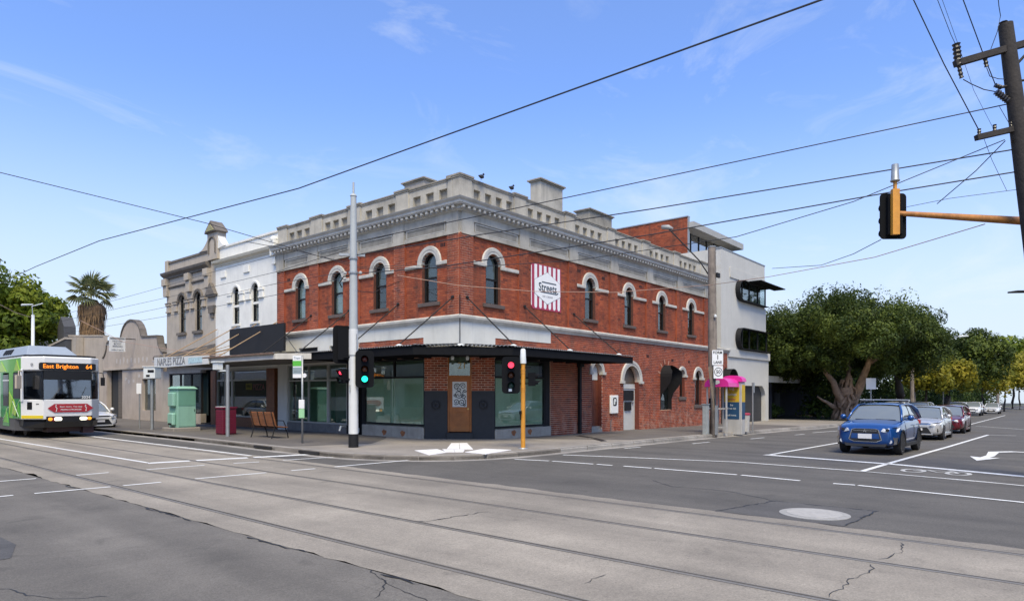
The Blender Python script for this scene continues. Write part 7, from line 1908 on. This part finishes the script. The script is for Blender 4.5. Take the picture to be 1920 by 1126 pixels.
def car(name, label, x, y, paint, kind='hatch', rz=0.0, group=None, rack=False, detail=True, blk=None):
    P = dict(hatch=dict(L=4.28, W=.88, H=1.46, hood=.88, belt=.96, cowl=1.12, rf0=1.95, rf1=3.35, gt=4.1, ax=(.88, 3.48), wr=.315, nose=.70, tail=1.0, cl=.20),
             suv=dict(L=4.30, W=.885, H=1.60, hood=1.03, belt=1.08, cowl=1.18, rf0=1.92, rf1=3.60, gt=4.18, ax=(.86, 3.53), wr=.345, nose=.84, tail=1.10, cl=.26),
             sedan=dict(L=4.65, W=.89, H=1.45, hood=.86, belt=.95, cowl=1.25, rf0=2.05, rf1=3.30, gt=4.15, ax=(.92, 3.65), wr=.32, nose=.68, tail=1.02, cl=.20))[kind]
    root = thing(name, label, 'car', (x, y, gz(x)), group, rz, local=True)
    root.rotation_euler = (0, 0.011, rz)
    L, W, H, hood_, belt, cl = P['L'], P['W'], P['H'], P['hood'], P['belt'], P['cl']
    def ring(x_, zb, zt, w, wt, cr=.02):
        h = zt - zb
        half = [(0, zb), (w * .84, zb), (w * .97, zb + h * .14), (w, zb + h * .42), (w * .985, zb + h * .66), (wt + (w - wt) * .45, zt - h * .12), (wt, zt - .01), (wt * .55, zt + cr)]
        return [(x_, a, b_) for a, b_ in half] + [(x_, 0, zt + cr * 1.2)] + [(x_, -a, b_) for a, b_ in half[:0:-1]]
    nz = P['nose']
    rings = [ring(0.0, cl + .16, nz - .08, W * .66, W * .58), ring(.02, cl + .07, nz, W * .76, W * .68), ring(.10, cl + .02, nz + .05, W * .87, W * .78), ring(.28, cl, nz + .10, W * .955, W * .86, .03), ring(.62, cl, hood_ - .05, W, W * .90, .03),
             ring(P['cowl'] - .08, cl, hood_ + .02, W, W * .91, .035), ring(1.6, cl, belt - .01, W, W * .93, .02), ring(2.4, cl, belt, W, W * .93, .02), ring(3.2, cl, belt + .02, W, W * .92, .02),
             ring(P['ax'][1] + .1, cl, belt + .05, W * .995, W * .90, .02), ring(L - .28, cl + .04, P['tail'], W * .96, W * .84), ring(L - .08, cl + .08, P['tail'] - .03, W * .88, W * .76), ring(L, cl + .18, P['tail'] - .10, W * .74, W * .66)]
    wr = P['wr']; ar = wr + .055
    cuts = [(a, wr, ar, y0, y1) for a in P['ax'] for y0, y1 in ((.56, 1.1), (-1.1, -.56))] if detail else None
    body = loft_eval('body', rings, paint, cuts, root, 2 if detail else 1)
    MB().box(.5, L - .5, -.54, .54, cl - .04, .7).build('underbody', PLAST, root)
    # greenhouse
    def gw(z): return W * .90 - (W * .90 - W * .70) * max(0, (z - belt)) / (H - belt)
    def gr(x_, zt, zb=None):
        zb = belt - .08 if zb is None else zb
        a = gw(belt) * (1 if zt > belt + .1 else .96); t = gw(zt)
        hf = [(a, zb), (a - (a - t) * .5, (zb + zt) / 2), (t, zt - .045), (t - .09, zt - .005), (t * .45, zt + .015)]
        return [(x_, p, q) for p, q in hf] + [(x_, 0, zt + .02)] + [(x_, -p, q) for p, q in hf[::-1]]
    c0, r0, r1, g1 = P['cowl'], P['rf0'], P['rf1'], P['gt']
    gr_ = [gr(c0, hood_ + .03, hood_ - .06), gr(c0 + .04, hood_ + .06), gr(c0 + (r0 - c0) * .5, hood_ + (H - hood_) * .56), gr(r0 - .08, H - .065), gr(r0 + .12, H - .03), gr((r0 + r1) / 2, H), gr(r1 - .05, H - .035), gr(r1 + (g1 - r1) * .45, belt + (H - belt) * .66), gr(g1 - .05, belt + .10), gr(g1, belt + .03)]
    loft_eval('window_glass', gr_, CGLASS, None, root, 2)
    # roof skin and pillars
    b = MB()
    rs = [(r0 - .10, H - .06), (r0 + .12, H - .022), ((r0 + r1) / 2, H + .008), (r1 - .05, H - .027), (r1 + .10, H - .09)]
    b.sheet([[(x_, yy * (gw(z) - .03), z + .022 - .035 * abs(yy) ** 3) for yy in (-1.02, -.9, -.6, -.2, .2, .6, .9, 1.02)] for x_, z in rs]); b.build('roof', paint, root, smooth=True, recalc=False)
    for sg_ in (-1, 1):
        m_ = MB(); m_.tube([(c0 - .02, sg_ * gw(belt) * .985, hood_ + .02), (c0 + (r0 - c0) * .5, sg_ * (gw(belt) + gw(H)) / 2 * 1.0, hood_ + (H - hood_) * .56), (r0 - .08, sg_ * gw(H) * .99, H - .075), ((r0 + r1) / 2, sg_ * gw(H) * 1.0, H - .03), (r1 - .02, sg_ * gw(H), H - .06), (r1 + (g1 - r1) * .5, sg_ * (gw(H) * .45 + gw(belt) * .55), belt + (H - belt) * .60), (g1 - .03, sg_ * gw(belt) * .985, belt + .04)], [.035, .034, .032, .030, .045, .075, .08], 8)
        m_.build('pillar', paint, root, smooth=True)
        xm = (c0 + g1) / 2
        m_ = MB(); m_.hexa([(xm - .05, sg_ * gw(belt) * 1.0, belt - .03), (xm + .06, sg_ * gw(belt) * 1.0, belt - .03), (xm + .06, sg_ * gw(belt) * .96, belt - .03), (xm - .05, sg_ * gw(belt) * .96, belt - .03)], [(xm + .02, sg_ * gw(H) * 1.015, H - .06), (xm + .10, sg_ * gw(H) * 1.015, H - .06), (xm + .10, sg_ * gw(H) * .97, H - .06), (xm + .02, sg_ * gw(H) * .97, H - .06)]); m_.build('door_post', PLAST, root)
        m_ = MB(); m_.tube([(c0 + .25, sg_ * W * .90, belt + .02), (c0 + .28, sg_ * (W + .06), belt + .03)], .02, 5); m_.lathe([(.02, -.09), (.085, -.07), (.095, .03), (.05, .06)], (c0 + .28, sg_ * (W + .10), belt + .06), 10, 'x'); m_.build('mirror', blk or paint, root, smooth=True)
        if detail:
            m_ = MB()
            for xx in (c0 + .18, xm, g1 - .62): m_.tube([(xx, sg_ * (W * .925), belt - .05), (xx - .02, sg_ * (W + .000), belt - .28), (xx - .03, sg_ * (W + .000), cl + .2)], .006, 4)
            m_.build('door_gap', PLAST, root)
            m_ = MB()
            for xx in (xm - .16, g1 - .78): m_.box(xx - .09, xx + .07, sg_ * (W - .02) if sg_ > 0 else -(W + .028), (W + .028) if sg_ > 0 else -(W - .02), belt - .20, belt - .165)
            m_.build('door_handle', CHROME if blk is None else paint, root, bevel=.006)
            m_ = MB(); m_.box(P['ax'][0] + ar, P['ax'][1] - ar, sg_ * (W * .9) if sg_ > 0 else -(W + .004), (W + .004) if sg_ > 0 else -(W * .9), cl - .02, cl + .10); m_.build('sill_trim', PLAST if kind == 'suv' else paint, root, bevel=.01)
    for a in P['ax']:
        for sg_ in (-1, 1):
            m_ = MB(); m_.lathe([(wr - .10, -.10), (wr - .02, -.105), (wr, -.07), (wr, .07), (wr - .02, .105), (wr - .09, .105), (wr - .10, .06), (.001, .05)], (a, sg_ * (W - .115), wr), 28, 'y'); wh = m_.build('wheel', TYRE, root, smooth=True, angle=40)
            m_ = MB(); rr = wr - .095
            yo = sg_ * (W - .115 + .085); yi = sg_ * (W - .115 + .05)
            m_.lathe([(rr, sg_ * .06), (rr, sg_ * .10), (rr - .018, sg_ * .10), (rr - .018, sg_ * .06)], (a, sg_ * (W - .115), wr), 24, 'y')
            for k in range(5):
                an = 2 * PI * k / 5 + .3; c, s_ = math.cos(an), math.sin(an); w_ = .028
                m_.hexa([(a - s_ * w_, yi, wr + c * w_), (a + s_ * w_, yi, wr - c * w_), (a + s_ * w_, yo, wr - c * w_), (a - s_ * w_, yo, wr + c * w_)],
                        [(a + c * rr - s_ * w_ * .8, yi, wr + s_ * rr + c * w_ * .8), (a + c * rr + s_ * w_ * .8, yi, wr + s_ * rr - c * w_ * .8), (a + c * rr + s_ * w_ * .8, yo, wr + s_ * rr - c * w_ * .8), (a + c * rr - s_ * w_ * .8, yo, wr + s_ * rr + c * w_ * .8)])
            m_.lathe([(.05, sg_ * .05), (.045, sg_ * .095), (.001, sg_ * .10)], (a, sg_ * (W - .115), wr), 12, 'y')
            m_.build('rim', ALLOY, wh)
    # front face
    NX = lambda s, n, z: (-n, s, z)          # s = y, n = forwards
    def nose(yy): t = abs(yy) / W; return .005 if t < .5 else .005 + .42 * max(0, t - .5) ** 2 * 2.6
    def patch(nm, pts, thick, m, off=.0, depth=.10):
        b = MB(); A = [(nose(p[0]) - off - thick, p[0], p[1]) for p in pts]; B = [(nose(p[0]) + depth, p[0], p[1]) for p in pts]
        k = len(pts); b.add(A + B, [tuple(range(k)), tuple(range(k, 2 * k))] + [(i, (i + 1) % k, k + (i + 1) % k, k + i) for i in range(k)]); return b.build(nm, m, root)
    if kind == 'suv':
        zt, zb_ = .80, .42
        gp = [(-.30, zb_ + .0), (.30, zb_), (.44, zb_ + .06), (.36, zt - .02), (.28, zt + .01), (-.28, zt + .01), (-.36, zt - .02), (-.44, zb_ + .06)]
        patch('grille_surround', [(p[0] * 1.06, zb_ + (p[1] - zb_) * 1.05 - .012) for p in gp], .014, CHROME); patch('grille', gp, .018, PLAST)
        patch('bumper_bar', [(-.40, .51), (.40, .51), (.375, .665), (-.375, .665)], .024, paint)
        patch('number_plate', [(-.19, .51), (.19, .51), (.19, .655), (-.19, .655)], .045, PLATE)
        for k in range(2): patch('grille_bar', [(-.33, .70 + k * .05), (.33, .70 + k * .05), (.33, .712 + k * .05), (-.33, .712 + k * .05)], .022, CHROME if k == 1 else PLAST)
        b = MB()
        for an in (90, 210, 330):
            c, s_ = math.cos(R(an)), math.sin(R(an)); px_, pz_ = -s_ * .016, c * .016
            q = [(0, 0), (c * .032 + px_, s_ * .032 + pz_), (c * .062, s_ * .062), (c * .032 - px_, s_ * .032 - pz_)]
            b.prism([(q_[0], .745 + q_[1]) for q_ in q], .012, .036) if False else b.add([(nose(0) - .05, a_, .745 + z_) for a_, z_ in q] + [(nose(0), a_, .745 + z_) for a_, z_ in q], [(0, 1, 2, 3), (4, 5, 6, 7), (0, 1, 5, 4), (1, 2, 6, 5), (2, 3, 7, 6), (3, 0, 4, 7)])
        b.build('front_emblem', CHROME, root)
        for sg_ in (-1, 1):
            b = MB(); q = [(.09, .45 * sg_, .745), (.12, .60 * sg_, .705), (.34, .86 * sg_, .74), (.50, .885 * sg_, .87), (.25, .80 * sg_, .875), (.11, .50 * sg_, .83)]
            b.add([(p[0] - .14 + .12 * max(0, (abs(p[1]) - .55) / .35), p[1] * .995, p[2]) for p in q] + [(p[0] + .15, p[1] * .93, p[2]) for p in q], [tuple(range(6)), tuple(range(6, 12))] + [(i, (i + 1) % 6, 6 + (i + 1) % 6, 6 + i) for i in range(6)]); hl = b.build('headlight', HLG, root)
            b = MB(); b.lathe([(.045, -.02), (.045, .05)], (-.03, .62 * sg_, .785), 12, 'x'); b.build('projector', PLAST, hl)
            b = MB(); b.lathe([(.055, -.05), (.05, .05)], (.10, .68 * sg_, .43), 12, 'x'); b.build('fog_light', HLG, root)
            b = MB(); b.add([(.08 + dx + (yy - .7) * .9, yy * sg_, z) for dx in (-.03, .12) for yy, z in ((.76, .34), (.84, .36), (.85, .55), (.74, .57), (.775, .45))], [(0, 1, 2, 3, 4), (5, 6, 7, 8, 9), (0, 1, 6, 5), (1, 2, 7, 6), (2, 3, 8, 7), (3, 4, 9, 8), (4, 0, 5, 9)]); b.build('fog_trim', CHROME, root)
        patch('lower_intake', [(-.55, .27), (.55, .27), (.60, .36), (-.60, .36)], .010, PLAST)
        for a in P['ax']:                                     # dark arch lips
            for sg_ in (-1, 1):
                g_ = []
                for k in range(15):
                    an = R(-8 + 196 * k / 14); g_.append([(a + ar * math.cos(an), sg_ * (W - .06), wr + ar * math.sin(an)), (a + ar * math.cos(an), sg_ * (W + .012), wr + ar * math.sin(an)), (a + (ar + .045) * math.cos(an), sg_ * (W + .004), wr + (ar + .045) * math.sin(an))])
                b = MB(); b.sheet(g_); b.build('arch_lip', PLAST, root, recalc=False, smooth=True)
    else:
        patch('upper_grille', [(-.36, nz - .02), (.36, nz - .02), (.42, nz + .04), (-.42, nz + .04)], .006, PLAST)
        patch('grille_bar', [(-.50, nz - .0), (.50, nz - .0), (.52, nz + .02), (-.52, nz + .02)], .016, CHROME)
        patch('lower_grille', [(-.52, cl + .10), (.52, cl + .10), (.36, nz - .14), (-.36, nz - .14)], .012, PLAST)
        patch('lower_lip', [(-.56, cl + .04), (.56, cl + .04), (.56, cl + .09), (-.56, cl + .09)], .018, paint)
        patch('number_plate', [(-.19, .42), (.19, .42), (.19, .52), (-.19, .52)], .030, PLATE)
        for sg_ in (-1, 1):
            b = MB(); q = [(.03, .46 * sg_, nz - .06), (.10, .64 * sg_, nz - .09), (.34, .83 * sg_, nz - .02), (.55, .875 * sg_, nz + .10), (.20, .74 * sg_, nz + .075), (.06, .52 * sg_, nz + .03)]
            b.add([(p[0] - .11 + .08 * max(0, (abs(p[1]) - .55) / .35), p[1] * 1.0, p[2]) for p in q] + [(p[0] + .15, p[1] * .93, p[2]) for p in q], [tuple(range(6)), tuple(range(6, 12))] + [(i, (i + 1) % 6, 6 + (i + 1) % 6, 6 + i) for i in range(6)]); b.build('headlight', HLG, root)
            b = MB(); b.add([(.10 + dx, yy * sg_, z) for dx in (-.03, .12) for yy, z in ((.56, cl + .14), (.76, cl + .18), (.74, cl + .32), (.66, cl + .30))], [(0, 1, 2, 3), (4, 5, 6, 7), (0, 1, 5, 4), (1, 2, 6, 5), (2, 3, 7, 6), (3, 0, 4, 7)]); b.build('fog_recess', PLAST, root)
    # tail lights
    for sg_ in (-1, 1):
        b = MB(); b.box(L - .30, L - .04, sg_ * W * .62 if sg_ > 0 else -W * .93, W * .93 if sg_ > 0 else -W * .62, P['tail'] - .22, P['tail'] - .06); b.build('tail_light', TLG, root, bevel=.02)
    MB().box(L - .1, L + .012, -.22, .22, .62, .74).build('rear_plate', PLATE, root)
    if rack:
        for sg_ in (-1, 1):
            m_ = MB(); m_.tube([(r0 + .05, sg_ * (gw(H) - .02), H - .02), (r0 + .2, sg_ * (gw(H) - .02), H + .06), (r1 - .1, sg_ * (gw(H) - .02), H + .05), (r1 + .05, sg_ * (gw(H) - .02), H - .05)], .016, 6); m_.build('roof_rail', PLAST, root)
        for xx in (r0 + .30, r1 - .35):
            m_ = MB(); m_.box(xx - .035, xx + .035, -.66, .66, H + .095, H + .125); cbx = m_.build('roof_bar', mat('silver rack bar', (.55, .56, .57), .3, metal=.6), root, bevel=.01)
            m_ = MB()
            for sg_ in (-1, 1): m_.box(xx - .05, xx + .05, sg_ * .56 - .05, sg_ * .56 + .05, H + .03, H + .095)
            m_.build('bar_foot', PLAST, cbx, bevel=.01)
    if detail:
        m_ = MB(); m_.tube([(c0 - .02, -.1, hood_ + .045), (c0 + .0, .55, hood_ + .05)], .010, 4); m_.tube([(c0 - .02, -.62, hood_ + .04), (c0 + .0, -.05, hood_ + .055)], .010, 4); m_.build('wiper', PLAST, root)
    return root
BLUE = mat('metallic blue paint', (.003, .060, .235), .28, metal=.35, coat=1.0); SILV = mat('silver car paint', (.52, .52, .52), .3, metal=.35, coat=1.0)
MARO = mat('maroon car paint', (.14, .008, .018), .28, metal=.3, coat=1.0); CWHT = mat('white car paint', (.72, .72, .72), .3, coat=1.0); CDRK = mat('dark grey car paint', (.035, .038, .042), .3, metal=.3, coat=1.0)
car('parked_car', 'blue compact SUV with roof rack, first car waiting at the stop line', 6.05, -11.62, BLUE, 'suv', R(-1), 'cars queuing at the side street stop line', rack=True)
car('parked_car', 'silver hatchback waiting directly behind the blue SUV', 16.2, -11.55, SILV, 'hatch', 0, 'cars queuing at the side street stop line')
car('parked_car', 'maroon hatchback third in the queue behind the silver one', 23.9, -11.60, MARO, 'hatch', 0, 'cars queuing at the side street stop line')
car('parked_car', 'white SUV parked at the kerb beyond the queue, half hidden by the maroon car', 67, -7.6, CWHT, 'suv', 0, 'cars parked along the side street', detail=False)
car('parked_car', 'dark grey car parked nose out just right of the maroon car', 60.5, -8.3, CDRK, 'hatch', 0, 'cars parked along the side street', detail=False)
car('parked_car', 'white SUV parked farther along between the dark car and the last white sedan', 74, -8.5, CWHT, 'suv', 0, 'cars parked along the side street', detail=False)
car('parked_car', 'white sedan, farthest of the parked cars near the timber pole', 91, -9.2, CWHT, 'sedan', 0, 'cars parked along the side street', detail=False)
car('parked_car', 'white car roof showing over the blue SUV roof rack end', 36, -7.0, CWHT, 'suv', 0, 'cars parked along the side street', detail=False)
car('parked_car', 'silver car roof showing between the silver hatchback and maroon hatchback', 44, -7.4, SILV, 'suv', 0, 'cars parked along the side street', detail=False)
car('parked_car', 'white hatchback mostly hidden behind the right side of the tram', -5.0, 19.6, CWHT, 'hatch', R(90), None)
